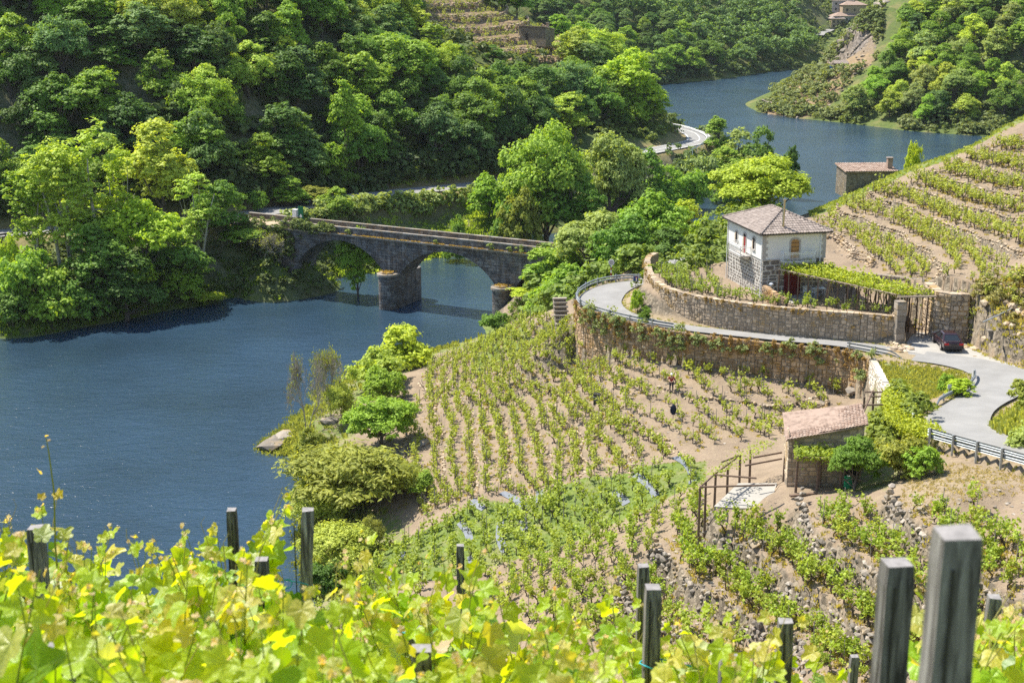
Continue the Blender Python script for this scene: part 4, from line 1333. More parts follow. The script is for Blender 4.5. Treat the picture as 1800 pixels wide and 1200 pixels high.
def hut(name, loc, ang, w, d, h0, h1, label, cat, mat, tile, chimney=None, door=True):
    """single-pitch stone hut: h0 height at the front, h1 at the back"""
    o = empty(name, loc, ang, label, cat)
    c = MB(); c.add([V3(0, 0, -1.5), V3(w, 0, -1.5), V3(w, d, -1.5), V3(0, d, -1.5), V3(0, 0, h0), V3(w, 0, h0), V3(w, d, h1), V3(0, d, h1)], [(3, 2, 1, 0), (4, 5, 6, 7), (0, 1, 5, 4), (1, 2, 6, 5), (2, 3, 7, 6), (3, 0, 4, 7)])
    c.build("wall", mat, o)
    q = [V3(-.2, -.25, h0 + .02), V3(w + .2, -.25, h0 + .02), V3(w + .2, d + .25, h1 + .06), V3(-.2, d + .25, h1 + .06)]
    rd = MB(); rd.add(q + [p + V3(0, 0, .1) for p in q], [(3, 2, 1, 0), (4, 5, 6, 7), (0, 1, 5, 4), (1, 2, 6, 5), (2, 3, 7, 6), (3, 0, 4, 7)])
    rd.build("roof", tile, o)
    roof_tiles("roof_tiles", o, [p + V3(0, 0, .11) for p in q], (0, 1, .3 if h1 > h0 else -.3), tile, .3, .45, .05, rh)
    if chimney:
        x, y, z0, z1 = chimney
        s = MB(); s.box((x, y, (z0 + z1) / 2), (.6, .6, z1 - z0)); s.build("chimney", M['tile_red'], o)
        s = MB(); s.box((x, y, z1 + .08), (.75, .75, .1)); s.build("chimney_cap", M['tile_grey'], o)
    if door:
        s = MB(); s.box((w * .3, -.03, .85), (.8, .08, 1.7)); s.build("door", M['car_trim'], o)
    return o
p = V3(*P(1487, 328, y=171)); p.z += .1
hut("stone_hut", p, math.radians(4), 6.2, 4.2, 1.6, 1.95, "stone hut with a brick chimney half hidden by the vineyard crest", "hut", M['hut_stone'], M['tile_red'], (5.6, 1.2, 1.4, 3.1), False)
p = V3(*P(1466, 118, y=503)); p.z = G_FAR.at(p.x, p.y) - .2
h1_ = hut("stone_hut", p, math.radians(-12), 4.6, 3.4, 2.6, 3.4, "dark stone hut on the bare rocky point, blue sheet beside it", "hut", M['bridge'], M['tile_grey'], None, True)
tb = MB(); tb.box((-1.0, .3, 1.0), (1.2, 1.0, 1.6)); t_ = tb.build("blue_sheet", M['tarp_blue']); t_.location = h1_.location; t_.rotation_euler = h1_.rotation_euler
tag(t_, "blue plastic sheet beside the dark hut on the rocky point", "tarpaulin")
p = V3(*P(1353, 186, y=488)); p.z = G_FAR.at(p.x, p.y) - .1
hut("stone_hut", p, math.radians(30), 4.0, 4.0, 1.9, 2.8, "small low hut at the very tip of the rocky point by the water", "hut", M['bridge'], M['tile_grey'], None, False)
p = V3(*P(912, 62, y=378)); p.z = float(G_FAR.at(p.x, p.y)) - .4
hut("stone_hut", p, math.radians(-40), 9.0, 3.6, 3.4, 2.6, "long stone hut at the edge of the high terraced vineyard", "hut", M['hut_stone'], M['tile_grey'], (8.0, 2.0, 2.6, 4.4), True)
def far_house(px, py, y, w, d, h, ang, wall, tile, label):
    q = V3(*hit(px, py, 720))
    q.z = float(G_FAR.at(q.x, q.y))
    o = empty("village_house", q, ang, label, "house", "houses of the far village")
    c = MB(); c.box((w / 2, d / 2, h / 2 - 2), (w, d, h + 4)); c.build("wall", wall, o)
    e_ = [V3(-.5, -.5, h), V3(w + .5, -.5, h), V3(w + .5, d + .5, h), V3(-.5, d + .5, h)]
    r_ = [V3(w * .3, d / 2, h + 2.0), V3(w * .7, d / 2, h + 2.0)]
    rf = MB(); rf.add(e_ + r_, [(0, 1, 5, 4), (1, 2, 5), (2, 3, 4, 5), (3, 0, 4), (3, 2, 1, 0)]); rf.build("roof", tile, o)
    for f in range(2):
        for k in range(3):
            s = MB(); s.box((w * (k + .6) / 3.2, -.02, h * .25 + f * h * .45), (.9, .1, 1.2)); s.build("window", M['glass'], o)
    return o
far_house(1480, 40, 0, 13, 9, 8.5, .1, M['verge'], M['tile_red'], "tall ochre house highest in the far village")
far_house(1466, 50, 0, 14, 8, 5.5, .2, M['quoin'], M['tile_red'], "low white house with red roof in the far village")
far_house(1461, 52, 0, 7, 6, 5, .1, M['verge'], M['tile_grey'], "small white house by the bend in the far village")
far_house(1462, 22, 0, 11, 8, 6, -.2, M['quoin'], M['tile_grey'], "grey house at the back of the far village")
# ---------------------------------------------------------------- foliage prototypes
def leaf_quads(C, N, size, r, asp=1.5, fold=0.0):
    """one bent quad per leaf: centres, normals and sizes -> vertices and faces"""
    n = len(C)
    a = r.normal(size=(n, 3)); a -= N * (a * N).sum(1)[:, None]; a /= np.linalg.norm(a, axis=1)[:, None] + 1e-9
    b = np.cross(N, a)
    s = size[:, None] if hasattr(size, 'shape') else size
    s = s * r.uniform(.7, 1.3, (n, 1))
    A, B = a * s * .5 * asp, b * s * .5
    V = np.stack([C - A, C + B * .95 - N * s * .12, C + A, C - B * .95 - N * s * .12], 1).reshape(-1, 3)
    F = np.arange(4 * n).reshape(n, 4)
    return V, F
def unit(v): return v / (np.linalg.norm(v, axis=-1, keepdims=True) + 1e-9)

def crown_points(r, R, H, zc, nclump, per, shape='round', cr=.30, up=.35, hollow=.55):
    """leaf centres in clumps spread over an uneven crown; returns centres, normals, clump centres"""
    Cs, Ns, K = [], [], []
    # the crown is a bundle of upright lobes of different height, each carried by one limb
    nl_ = int(r.integers(6, 10)) if nclump > 30 else 4
    LC, LR = [], []
    for i in range(nl_):
        t = (i + r.uniform(.2, .8)) / nl_
        zf_ = r.uniform(-.42, .36) if i else .42
        w_ = {'cone': np.clip(.95 - 1.15 * (zf_ + .4), .08, 1), 'egg': .62, 'vase': .5 + .5 * (zf_ + .4)}.get(shape, .70)
        a_ = 2.4 * i + r.uniform(-.5, .5); d_ = w_ * math.sqrt(r.uniform(.25, 1.0)) * (0.25 if not i else 1)
        LC.append((math.cos(a_) * d_ * R, math.sin(a_) * d_ * R, zf_ * H * .72))
        if shape == 'bush': LC[-1] = (LC[-1][0], LC[-1][1], (zf_ * .55 - .06) * H)
        LR.append((R * r.uniform(.40, .62) * (1 if shape != 'cone' else np.clip(1.1 - zf_, .5, 1.2)), H * (r.uniform(.20, .30) if shape != 'bush' else r.uniform(.32, .44))))
    for i in range(nclump):
        j = int(r.integers(nl_))
        d = unit(r.normal(size=3))
        if d[2] < -.3: d[2] *= -.8
        rad = r.uniform(hollow, 1.0) ** .6
        p = np.array(LC[j]) + d * rad * np.array([LR[j][0], LR[j][0], LR[j][1]])
        p[2] = max(p[2], -H * .5)
        K.append(p)
        c = R * cr * r.uniform(.6, 1.35)
        m = int(per * r.uniform(.7, 1.3))
        q = unit(r.normal(size=(m, 3)))
        q[:, 2] = np.where(q[:, 2] < -.3, -q[:, 2] * .6, q[:, 2])
        q = unit(q)
        rr = c * r.uniform(.2, 1.3, (m, 1)) ** .7
        Cs.append(p + q * rr * np.array([1, 1, .8]))
        Ns.append(unit(q * .5 + d * .5 + np.array([0, 0, up]) + r.normal(0, .45, (m, 3))))
    return np.concatenate(Cs) + [0, 0, zc], np.concatenate(Ns), np.array(K) + [0, 0, zc]

def trunk_mesh(name, r, K, zc, r0, mat, nl=12, z0=-.8, stems=1, spread=.0):
    mb = MB()
    top = zc + (K[:, 2].max() - zc) * .55
    for s in range(stems):
        ox, oy = (r.normal(0, spread, 2) if stems > 1 else (0, 0))
        lean = r.normal(0, .06 * top, 2) + np.array([ox, oy]) * .6
        pts = [(ox + lean[0] * t ** 1.5 + r.normal(0, .05), oy + lean[1] * t ** 1.5 + r.normal(0, .05), z0 + (top - z0) * t) for t in np.linspace(0, 1, 6)]
        k_ = 1.0 / math.sqrt(stems)
        mb.tube(pts, [r0 * k_ * (1.15 - .95 * t) for t in np.linspace(0, 1, 6)], 6)
        for i in r.choice(len(K), max(2, nl // stems), replace=False):
            t = r.uniform(.3, .8)
            b = np.array(pts[int(t * 5)]); e = K[i]
            if e[2] < b[2] - 1: continue
            mid = b * .5 + e * .5 + r.normal(0, .25, 3); mid[2] -= .3
            mb.tube([b, mid, e], [r0 * k_ * .42, r0 * k_ * .26, r0 * .07], 5, cap=False)
    return mb.mesh(name, mat)

PROTO = {}
def make_tree(key, seed, R, H, zc, nclump, per, leaf, shape='round', mat='leaf', r0=.28, stems=1, cr=.30, up=.55, hollow=.55, asp=1.5, bark='bark', spread=.5, nl=12):
    r = np.random.default_rng(seed)
    C, N, K = crown_points(r, R, H, zc, nclump, per, shape, cr, up, hollow)
    V, F = leaf_quads(C, N, leaf, r, asp)
    cm = np_mesh("crown", V, F, M[mat])
    tm = trunk_mesh("trunk", r, K, zc, r0, M[bark], nl, stems=stems, spread=spread)
    top = float(np.percentile(V[:, 2], 99.6)); w = float(np.percentile(np.abs(V[:, :2]), 98)) * 2
    PROTO[key] = (cm, tm, top, w)

for i in range(5): make_tree('round%d' % i, 40 + i, 4.6, 10.0, 5.4, 250, 36, .33, 'round', cr=.17)
for i in range(3): make_tree('egg%d' % i, 50 + i, 4.3, 12.4, 6.6, 270, 34, .33, 'egg', cr=.17)
for i in range(2): make_tree('cone%d' % i, 60 + i, 4.2, 14.0, 7.4, 270, 34, .33, 'cone', cr=.17)
for i in range(3): make_tree('poplar%d' % i, 70 + i, 3.3, 16, 9.0, 340, 20, .26, 'egg', cr=.15, stems=2, spread=.4, hollow=.3, r0=.3, bark='bark_pale', nl=10)
for i in range(3): make_tree('bush%d' % i, 80 + i, 2.6, 3.6, 1.8, 130, 40, .23, 'bush', cr=.19, r0=.12, stems=3, spread=.4)
for i in range(2): make_tree('willow%d' % i, 90 + i, 3.6, 5.6, 2.8, 110, 95, .17, 'bush', cr=.28, r0=.16, stems=4, asp=2.6, spread=.6)
for i in range(2): make_tree('lush%d' % i, 95 + i, 4.8, 8.6, 4.8, 300, 62, .26, 'round', cr=.16, r0=.3, nl=14)

def make_pine(key, seed, H=17.0):
    r = np.random.default_rng(seed)
    Cs, Ns, K = [], [], []
    mb = MB()
    pts = [(r.normal(0, .12), r.normal(0, .12), z) for z in np.linspace(-.8, H * .97, 9)]
    mb.tube(pts, [.30 * (1.05 - .95 * t) for t in np.linspace(0, 1, 9)], 6)
    z = H * .30
    while z < H * .97:
        t = (z - H * .3) / (H * .7)
        L = (3.7 * (1 - t) ** .65 + .5) * r.uniform(.75, 1.15)
        for k in range(r.integers(4, 7)):
            a = r.uniform(0, 6.28); l = L * r.uniform(.6, 1.1)
            e = np.array([math.cos(a) * l, math.sin(a) * l, z + l * r.uniform(.05, .30)])
            mb.tube([(0, 0, z), e * [.6, .6, 1], e], [.06, .04, .015], 4, cap=False)
            n = int(16 + 30 * l / 3)
            tt = r.uniform(.45, 1.05, (n, 1))
            c = np.array([0, 0, z]) * (1 - tt) + e * tt + r.normal(0, .26, (n, 3)) * [1, 1, .55]
            Cs.append(c); Ns.append(unit(r.normal(0, .7, (n, 3)) + [0, 0, .7]))
        z += r.uniform(.55, .95)
    C = np.concatenate(Cs); N = np.concatenate(Ns)
    # tufts of needles: several narrow blades round each point
    C = np.repeat(C, 5, 0) + r.normal(0, .16, (len(C) * 5, 3)); N = unit(np.repeat(N, 5, 0) + r.normal(0, .8, (len(N) * 5, 3)))
    V, F = leaf_quads(C, N, .17, r, 3.2)
    PROTO[key] = (np_mesh("crown", V, F, M['needle']), mb.mesh("trunk", M['bark']), H, 7.0)
make_pine('pine0', 1); make_pine('pine1', 2)

def make_bare(key, seed, H=7.0, leafy=.15):
    r = np.random.default_rng(seed)
    mb = MB(); tips = []
    def grow(p, d, l, rad, dep):
        e = p + d * l
        rad = max(rad, .024)
        mb.tube([p, (p + e) / 2 + r.normal(0, .04 * l, 3), e], [rad, rad * .85, rad * .65], 5 if dep < 2 else 3, cap=False)
        if dep > 4:
            tips.append(e); return
        for k in range(r.integers(3, 5)):
            nd = unit(d + r.normal(0, .5, 3) + np.array([0, 0, .12]))
            grow(e, nd, l * r.uniform(.58, .8), rad * .55, dep + 1)
    for k in range(3):
        grow(np.array([r.normal(0, .2), r.normal(0, .2), -.4]), unit(np.array([r.normal(0, .25), r.normal(0, .25), 1.0])), H * .3, .11, 0)
    tips = np.array(tips)
    n = int(len(tips) * leafy)
    c = np.repeat(tips[r.choice(len(tips), n)], 6, 0) + r.normal(0, .2, (n * 6, 3))
    V, F = leaf_quads(c, unit(r.normal(size=c.shape) + [0, 0, .5]), .15, r, 1.6)
    PROTO[key] = (np_mesh("crown", V, F, M['leaf']), mb.mesh("trunk", M['bark_pale']), float(tips[:, 2].max()), float(np.abs(tips[:, :2]).max() * 2))
make_bare('bare0', 4, leafy=.05); make_bare('bare1', 9, leafy=.18)

G = dict(dark=(.040, .072, .020), mid=(.062, .105, .024), lit=(.098, .148, .028), yel=(.150, .190, .026), blue=(.062, .098, .048), pine=(.085, .098, .058), grey=(.125, .150, .082),
         lime=(.135, .165, .030), olive=(.105, .118, .040), pop=(.160, .195, .050), wil=(.150, .170, .050))
G = {k: tuple(c * f for c, f in zip(v, (3.1, 3.15, 2.0))) for k, v in G.items()}
COLNAME = dict(dark='deep green', mid='mid green', lit='light green', yel='yellow green', blue='blue green', pine='grey green', grey='silvery green', lime='bright lime green', olive='olive green', pop='fresh green', wil='pale green')
def jit(c, k=.12):
    f = 1 + random.uniform(-k, k)
    return (c[0] * f * (1 + random.uniform(-.08, .08)), c[1] * f, c[2] * f * (1 + random.uniform(-.15, .15)), 1)

def plant(key, loc, sx, sz, col, label, cat, group=None, name=None, rz=None):
    cm, tm, top, w = PROTO[key]
    nm = name or {'bush': 'shrub', 'willow': 'willow_shrub', 'pine': 'pine_tree', 'poplar': 'poplar_tree', 'bare': 'bare_tree'}.get(key[:-1], 'broadleaf_tree')
    o = empty(nm, loc, random.uniform(0, 6.28) if rz is None else rz, label, cat, group)
    o.scale = (sx, sx, sz)
    t = link("trunk", tm, o); c = link("crown", cm, o)
    c.color = col
    return o

def tree_px(key, px, top, wpx, y, col, label, cat='tree', group=None, base=None, name=None, zb=None):
    """stand a tree at depth y so that its crown is as tall and wide as the photo shows it"""
    q = P(px, top, y=y)
    b = float(gh(q[0], q[1])) if zb is None else zb
    b = max(b, -.2)
    h = max(1.0, q[2] - b)
    dep = y * CP - (q[2] - CAM_H) * SP
    cm, tm, tp, w = PROTO[key]
    return plant(key, (q[0], q[1], b - .15), wpx * dep / FPX / w, h / tp, jit(G[col], .05), label, cat, group, name)

# ---------------------------------------------------------------- riverside and named trees (photo column, crown top row, crown width, depth)
T = [
 # poplars and trees of the left bank
 ('poplar0', 150, 216, 118, 207, 'pop', "tallest fresh green poplar of the clump on the left bank"),
 ('poplar1', 95, 246, 100, 203, 'pop', "slender poplar with pale trunk at the left end of the poplar clump"),
 ('poplar2', 205, 262, 92, 210, 'yel', "yellow green poplar just right of the tallest one on the left bank"),
 ('poplar1', 48, 292, 84, 205, 'lit', "lower poplar leaning at the far left edge of the bank"),
 ('egg0', 278, 212, 128, 226, 'pop', "broad bright tree behind the poplars, standing clear against the dark wood"),
 ('poplar2', 345, 305, 78, 216, 'pop', "pointed fresh green tree between the poplars and the bridge"),
 ('round1', 388, 316, 92, 219, 'mid', "rounded mid green tree left of the bridge end"),
 ('lush0', 430, 392, 100, 219, 'lit', "leafy tree overhanging the left abutment of the bridge"),
 ('round2', 240, 352, 130, 204, 'yel', "yellow green tree low in front of the poplar clump"),
 ('egg1', 160, 395, 110, 199, 'mid', "shaded tree at the waterline below the tallest poplar"),
 ('round3', 300, 392, 110, 208, 'mid', "dark leaning tree on the waterline left of the grassy bank"),
 ('round0', 215, 440, 120, 198.5, 'dark', "dark tree hanging over the water in the middle of the left bank"),
 ('bush0', 35, 440, 100, 194, 'lit', "feathery light shrub at the water in the left corner"),
 ('bush1', 85, 470, 110, 193.5, 'lit', "rounded riverside shrub next to the left corner"),
 ('bush2', 10, 500, 80, 190.5, 'mid', "dark shrub touching the water at the left edge"),
 ('bush0', 140, 490, 90, 195.5, 'mid', "shadowed riverside shrub under the poplars"),
 ('bush1', 8, 412, 60, 199, 'yel', "yellow shrub under the road at the left edge"),
 ('bush2', 318, 470, 70, 206.5, 'lit', "light green shrub on the bank right of the dark trees"),
 ('willow0', 362, 512, 52, 208.4, 'yel', "small yellow bush at the water's edge on the grassy bank"),
 ('bare1', 462, 400, 96, 216, 'olive', "half bare willow with dead branches reaching towards the bridge"),
 ('bush1', 480, 462, 52, 216.5, 'mid', "dark shrub at the foot of the bridge abutment"),
 ('lush1', 626, 402, 62, 213.5, 'lit', "sapling growing up in front of the first bridge arch"),
 # behind the bridge
 ('egg2', 506, 310, 62, 238, 'lit', "ivy covered tree left of the green sign above the bridge"),
 ('round4', 547, 326, 52, 241, 'olive', "tree right behind the green sign at the bridge end"),
 ('round1', 588, 328, 60, 238, 'lit', "round tree at the right of the clump behind the bridge end"),
 ('bush0', 452, 335, 34, 232, 'mid', "small round bush beside the road left of the bridge clump"),
 ('bush2', 858, 306, 76, 256, 'lit', "rounded tree at the edge of the meadow left of the great tree"),
 ('bush0', 905, 352, 70, 246, 'mid', "shrub under the great tree on the meadow side"),
 ('bush1', 800, 380, 46, 240, 'mid', "lone dark shrub in the meadow behind the bridge"),
 ('lush1', 962, 220, 150, 251, 'lit', "great spreading tree beyond the bridge, light green and tallest of its clump"),
 ('lush0', 1078, 237, 120, 262, 'grey', "pale green feathery tree right of the great spreading tree"),
 ('round0', 1135, 262, 96, 268, 'mid', "mid green tree at the right of the clump beyond the bridge"),
 ('egg1', 1010, 300, 100, 247, 'mid', "dark tree in the middle of the clump beyond the bridge"),
 ('bush2', 920, 330, 70, 243, 'olive', "drooping olive tree below the great spreading tree"),
 ('round3', 1175, 292, 80, 286, 'lit', "light green tree between the clump and the far road bend"),
 ('bush0', 1215, 300, 66, 292, 'lit', "leafy shrub on the shore below the far road bend"),
 # right bank, between bridge and lane
 ('lush0', 1052, 372, 140, 186, 'grey', "broad pale green tree above the right end of the bridge"),
 ('round2', 1148, 338, 118, 186, 'lit', "tall light green tree behind the blue road sign"),
 ('egg0', 1205, 352, 90, 190, 'yel', "yellow green tree left of the white house by the river"),
 ('round4', 1105, 376, 110, 179, 'mid', "mid green tree just behind the traffic mirror"),
 ('round1', 1180, 400, 100, 172, 'dark', "dark tree in the hollow behind the lane"),
 ('bush1', 990, 428, 96, 190, 'lit', "bush crowding the right end of the bridge parapet"),
 ('bush2', 962, 458, 76, 192, 'lit', "leafy shrub beside the right pier of the bridge"),
 ('bush0', 930, 506, 60, 191, 'yel', "bright shrub over the water below the right pier"),
 ('bush1', 968, 478, 84, 178, 'lit', "bright green shrub on the bank left of the lane bend"),
 ('bush2', 1005, 462, 90, 170, 'lit', "shrub at the outside of the lane bend below the mirror"),
 ('bush0', 868, 548, 46, 184, 'mid', "small dark shrub at the point of the vineyard by the water"),
 ('bush2', 1050, 470, 80, 162, 'mid', "shrub under the guardrail of the lane bend"),
 ('bush1', 1235, 376, 44, 178, 'yel', "small yellow green shrub left of the house roof"),
 ('lush1', 1346, 274, 162, 168, 'lime', "big bright lime green tree behind the white house"),
 # left shore beyond the bend
 ('cone0', 1262, 204, 52, 338, 'lit', "pointed tree on the far shore right of the road bend"),
 ('egg2', 1300, 226, 66, 330, 'grey', "greyish tree on the far shore in front of the open water"),
 ('round3', 1345, 224, 64, 326, 'mid', "round tree at the right end of the far shore clump"),
 ('round1', 1272, 258, 80, 318, 'lit', "broad light tree in the middle of the far shore clump"),
 ('bush0', 1240, 272, 56, 312, 'grey', "pale shrub below the far road bend by the water"),
 ('round0', 1322, 275, 70, 305, 'grey', "grey green tree at the water below the far shore clump"),
 ('bush2', 1392, 257, 32, 306, 'dark', "small dark tree standing alone against the far water"),
 ('bush1', 1285, 310, 60, 300, 'mid', "shaded shrub on the shore left of the lime green tree"),
 ('bush0', 1606, 250, 28, 178, 'yel', "little tree standing alone on the crest of the right vineyard"),
 # shore of the vineyard
 ('bare0', 533, 612, 92, 145, 'olive', "bare grey tree with a leafy side branch on the rocky point"),
 ('bare1', 578, 606, 84, 147, 'olive', "bare twiggy tree with yellow top on the rocky point"),
 ('willow0', 602, 676, 54, 145.5, 'wil', "round pale willow under the bare trees on the point"),
 ('bush1', 712, 572, 100, 168, 'yel', "bright spreading tree on the shore highest up the vineyard edge"),
 ('bush0', 660, 614, 92, 158, 'wil', "thin pale green tree between the willow and the bright tree"),
 ('bush2', 668, 644, 74, 151, 'lit', "vivid green tree at the left edge of the vineyard"),
 ('lush1', 668, 696, 116, 134.5, 'lit', "spreading green tree with visible trunk above the shore bushes"),
 ('willow1', 622, 778, 210, 122, 'olive', "largest olive bush on the shore below the vineyard"),
 ('willow0', 560, 846, 120, 121, 'wil', "pale bush at the water's edge left of the largest bush"),
 ('willow1', 690, 806, 90, 122, 'wil', "pale shrub right of the largest shore bush"),
 ('willow0', 595, 930, 120, 111, 'wil', "pale rounded bush on the shore nearest the camera"),
 ('bush0', 572, 985, 70, 107, 'dark', "dark bush under the pale one at the water"),
 ('willow1', 652, 905, 40, 113.5, 'olive', "straw coloured dry bush beside the green plot"),
 ('cone1', 748, 824, 66, 119.5, 'lit', "young conical tree at the corner of the green plot"),
 ('bush1', 540, 752, 46, 139, 'olive', "low bush on the rocky point"),
 ('willow0', 580, 786, 70, 134, 'olive', "low dense bush on the shore right of the rocks"),
 # around the shack and lane
 ('lush0', 1508, 766, 92, 88.5, 'mid', "round dark green fig tree in front of the shack"),
 ('bush0', 1582, 764, 90, 88.5, 'olive', "loose shrub between the fig tree and the guardrail"),
 ('bush2', 1630, 780, 62, 86.5, 'lit', "leafy shrub on the dry slope below the guardrail"),
 ('bush1', 1664, 654, 28, 106.5, 'lit', "fig bush beside the lane opposite the parked car"),
 ('bush2', 1690, 662, 50, 104, 'yel', "low green bush behind the curved guardrail"),
 ('bush0', 1815, 668, 70, 96, 'olive', "bush cut by the right edge of the picture beside the lane"),
 ('bush1', 1808, 735, 66, 89, 'grey', "feathery grey green bush at the inside of the lane"),
 ('bush0', 1120, 508, 24, 134, 'lit', "small green weed clump at the foot of the terrace wall near the blue sign"),
 ('bush1', 1134, 536, 22, 131, 'mid', "small bush under the left end of the terrace wall"),
]
for t in T:
    key, px, top, w, y, col, lab = t
    tree_px(key, px, top, w, y, col, lab, 'shrub' if key[:-1] in ('bush', 'willow') else 'tree')

# ---------------------------------------------------------------- the woods: single trees on the slopes
FV2 = np.array([(724, -30), (742, 30), (800, 72), (870, 92), (960, 116), (1020, 100), (960, 50), (880, -30)])      # outline of the high vineyard as seen
def wood(poly, st, keys, cols, hr, lab, grp, keep=None, jitter=.42, wr=(.85, 1.15), limit=999, rows=None):
    poly = np.array(poly)
    x0, y0 = poly.min(0); x1, y1 = poly.max(0)
    rr = random.Random(int(x0 * 7 + y1))
    pts = []
    yy = y0; j = 0
    while yy < y1:
        xx = x0 + (j % 2) * st / 2
        while xx < x1:
            x, y = xx + rr.uniform(-jitter, jitter) * st, yy + rr.uniform(-jitter, jitter) * st
            if inside(poly, np.array([x]), np.array([y]))[0] and (keep is None or keep(x, y)):
                pts.append((x, y))
            xx += st
        yy += st * .87; j += 1
    sel, over = [], []
    for x, y in pts:
        z = float(gh(x, y))
        if z < .3: continue
        h = rr.uniform(*hr)
        px, py, dep = proj(np.array([x, y, z + h]))
        _, pb, _ = proj(np.array([x, y, z]))
        if px < -120 or px > 1920 or pb < -10: continue
        if inside(FV2, np.array([px]), np.array([py + 12]))[0]: continue
        cn = rr.choice(cols)
        (sel if len(sel) < limit else over).append((x, y, z, h, rr.choice(keys), cn, px, grp_place(px, (py + pb) / 2, grp), rr.uniform(*wr)))
    OVER.extend(over)
    groups = {}
    for t in sel: groups.setdefault((t[5], t[7]), []).append(t)
    for (cn, where), L in groups.items():
        L.sort(key=lambda t: t[6])
        for i, (x, y, z, h, k, _, px, _, wk) in enumerate(L):
            cm, tm, tp, w = PROTO[k]
            lb = "%s %s %s" % (COLNAME[cn], lab, where) if len(L) == 1 else "%s tree %s, %s from the left" % (COLNAME[cn], where, ordinal(i))
            plant(k, (x, y, z - .3), h * wk * .82 / w, h / tp, jit(G[cn], .16), lb, 'tree', GRP[grp])
    return len(sel)
GRP = dict(left='trees of the wooded left slope', point='trees of the slope across the far water', far='trees of the far bank')
OVER = []
ORD = "first second third fourth fifth sixth seventh eighth ninth tenth eleventh twelfth thirteenth fourteenth fifteenth sixteenth seventeenth eighteenth nineteenth".split()
TENS = {20: "twenti", 30: "thirti", 40: "forti", 50: "fifti", 60: "sixti", 70: "seventi"}
def ordinal(i):
    n = i + 1
    if n < 20: return ORD[n - 1]
    t, u = n // 10 * 10, n % 10
    return TENS[t] + "eth" if u == 0 else TENS[t][:-1] + "y-" + ORD[u - 1]
def grp_place(px, py, reg):
    """where in the valley a woodland tree stands, in words"""
    if reg == 'left':
        a = "above the poplars" if px < 330 else ("above the first arch" if px < 640 else ("above the meadow" if px < 900 else "on the spur by the far bend"))
    elif reg == 'far': a = "on the far bank" if px < 1250 else "on the far bank near the village"
    else: a = "beside the rocky point" if px < 1620 else "across the far water"
    b = "high up" if py < 80 else ("halfway up" if py < 190 else "low down")
    return b + " " + a
xl = [(x, y) for x, y in off(ROADL[:8], 6.5)]
xh = [(x, y) for x, y in off(ROADL[:8], 62)]
left_poly = [(-110, 224)] + xl[1:7] + [(34, 352), (33, 378), (10, 400), (-10, 408), (-60, 360), (-110, 300)]
nofv = lambda x, y: poly_sd(FVIN, np.array([x]), np.array([y]))[0] < -1.5 and not inside(FVIN, np.array([x * 1.03]), np.array([y + 11]))[0]
nA = wood(left_poly, 6.9, ['round0', 'round1', 'round2', 'round3', 'round4', 'egg0', 'egg1', 'egg2', 'lush1'], ['dark', 'mid', 'mid', 'lit', 'lit', 'pop', 'blue'], (8, 12.5), "broadleaf tree", "left", nofv)
prom_poly = [P(a, b, y=y)[:2] for a, b, y in [(1470, 212, 455), (1540, 222, 446), (1640, 232, 434), (1700, 237, 426)]] + [(190, 436), (215, 470), (225, 540), (170, 556)] + [P(a, b, y=y)[:2] for a, b, y in [(1600, 60, 505), (1560, 130, 490), (1545, 160, 480)]]
nB = wood(prom_poly, 8.2, ['round0', 'round1', 'round2', 'round3', 'round4', 'egg0', 'egg1', 'lush0'], ['mid', 'lit', 'lit', 'pop', 'blue', 'grey'], (8, 12), "broadleaf tree", "point", limit=80)
farb = [(45, 588), (62, 603), (112, 667), (138, 697), (152, 720), (140, 768), (90, 738), (40, 692), (8, 640)]
nC = wood(farb, 8.6, ['round0', 'round1', 'round2', 'egg0', 'egg1', 'cone0'], ['mid', 'blue', 'blue', 'lit', 'dark'], (9, 14), "broadleaf tree", "far", limit=50)
print("WOODS", nA, nB, nC)
# named pines and standouts on the left slope
for key, px, top, w, y, col, lab in [
    ('pine0', 214, 10, 108, 266, 'pine', "grey green pine with layered boughs, largest on the wooded slope"),
    ('pine1', 292, 36, 70, 258, 'pine', "slim pine with a bare lower trunk right of the largest pine"),
    ('pine1', 88, -10, 84, 275, 'pine', "pale pine high up at the left of the wooded slope"),
    ('lush1', 398, 78, 124, 268, 'yel', "great bright yellow green chestnut standing out of the wood"),
    ('lush0', 372, 50, 84, 276, 'yel', "yellowish tree top rising above the great chestnut"),
    ('cone1', 604, 142, 118, 258, 'lit', "conical light green tree above the road behind the bridge"),
    ('egg0', 238, 152, 80, 254, 'blue', "blue green tree under the largest pine"),
    ('lush1', 20, 50, 150, 262, 'mid', "broad tree crown at the left edge of the slope"),
    ('lush0', 690, 60, 130, 290, 'lit', "wide light green crown below the high vineyard"),
    ('round1', 868, 78, 44, 352, 'mid', "slender tree standing in front of the high vineyard terraces"),
    ('egg1', 1110, 86, 96, 348, 'yel', "yellow green tree at the tip of the spur above the far road"),
    ('round4', 1060, 118, 80, 345, 'lit', "light green tree on the spur next to the yellow green one"),
    ('egg2', 1140, 130, 70, 352, 'lit', "tree at the water end of the spur"),
    ('lush0', 888, -30, 60, 410, 'dark', "dark tree behind the top of the high vineyard")]:
    tree_px(key, px, top, w, y, col, lab, 'tree')
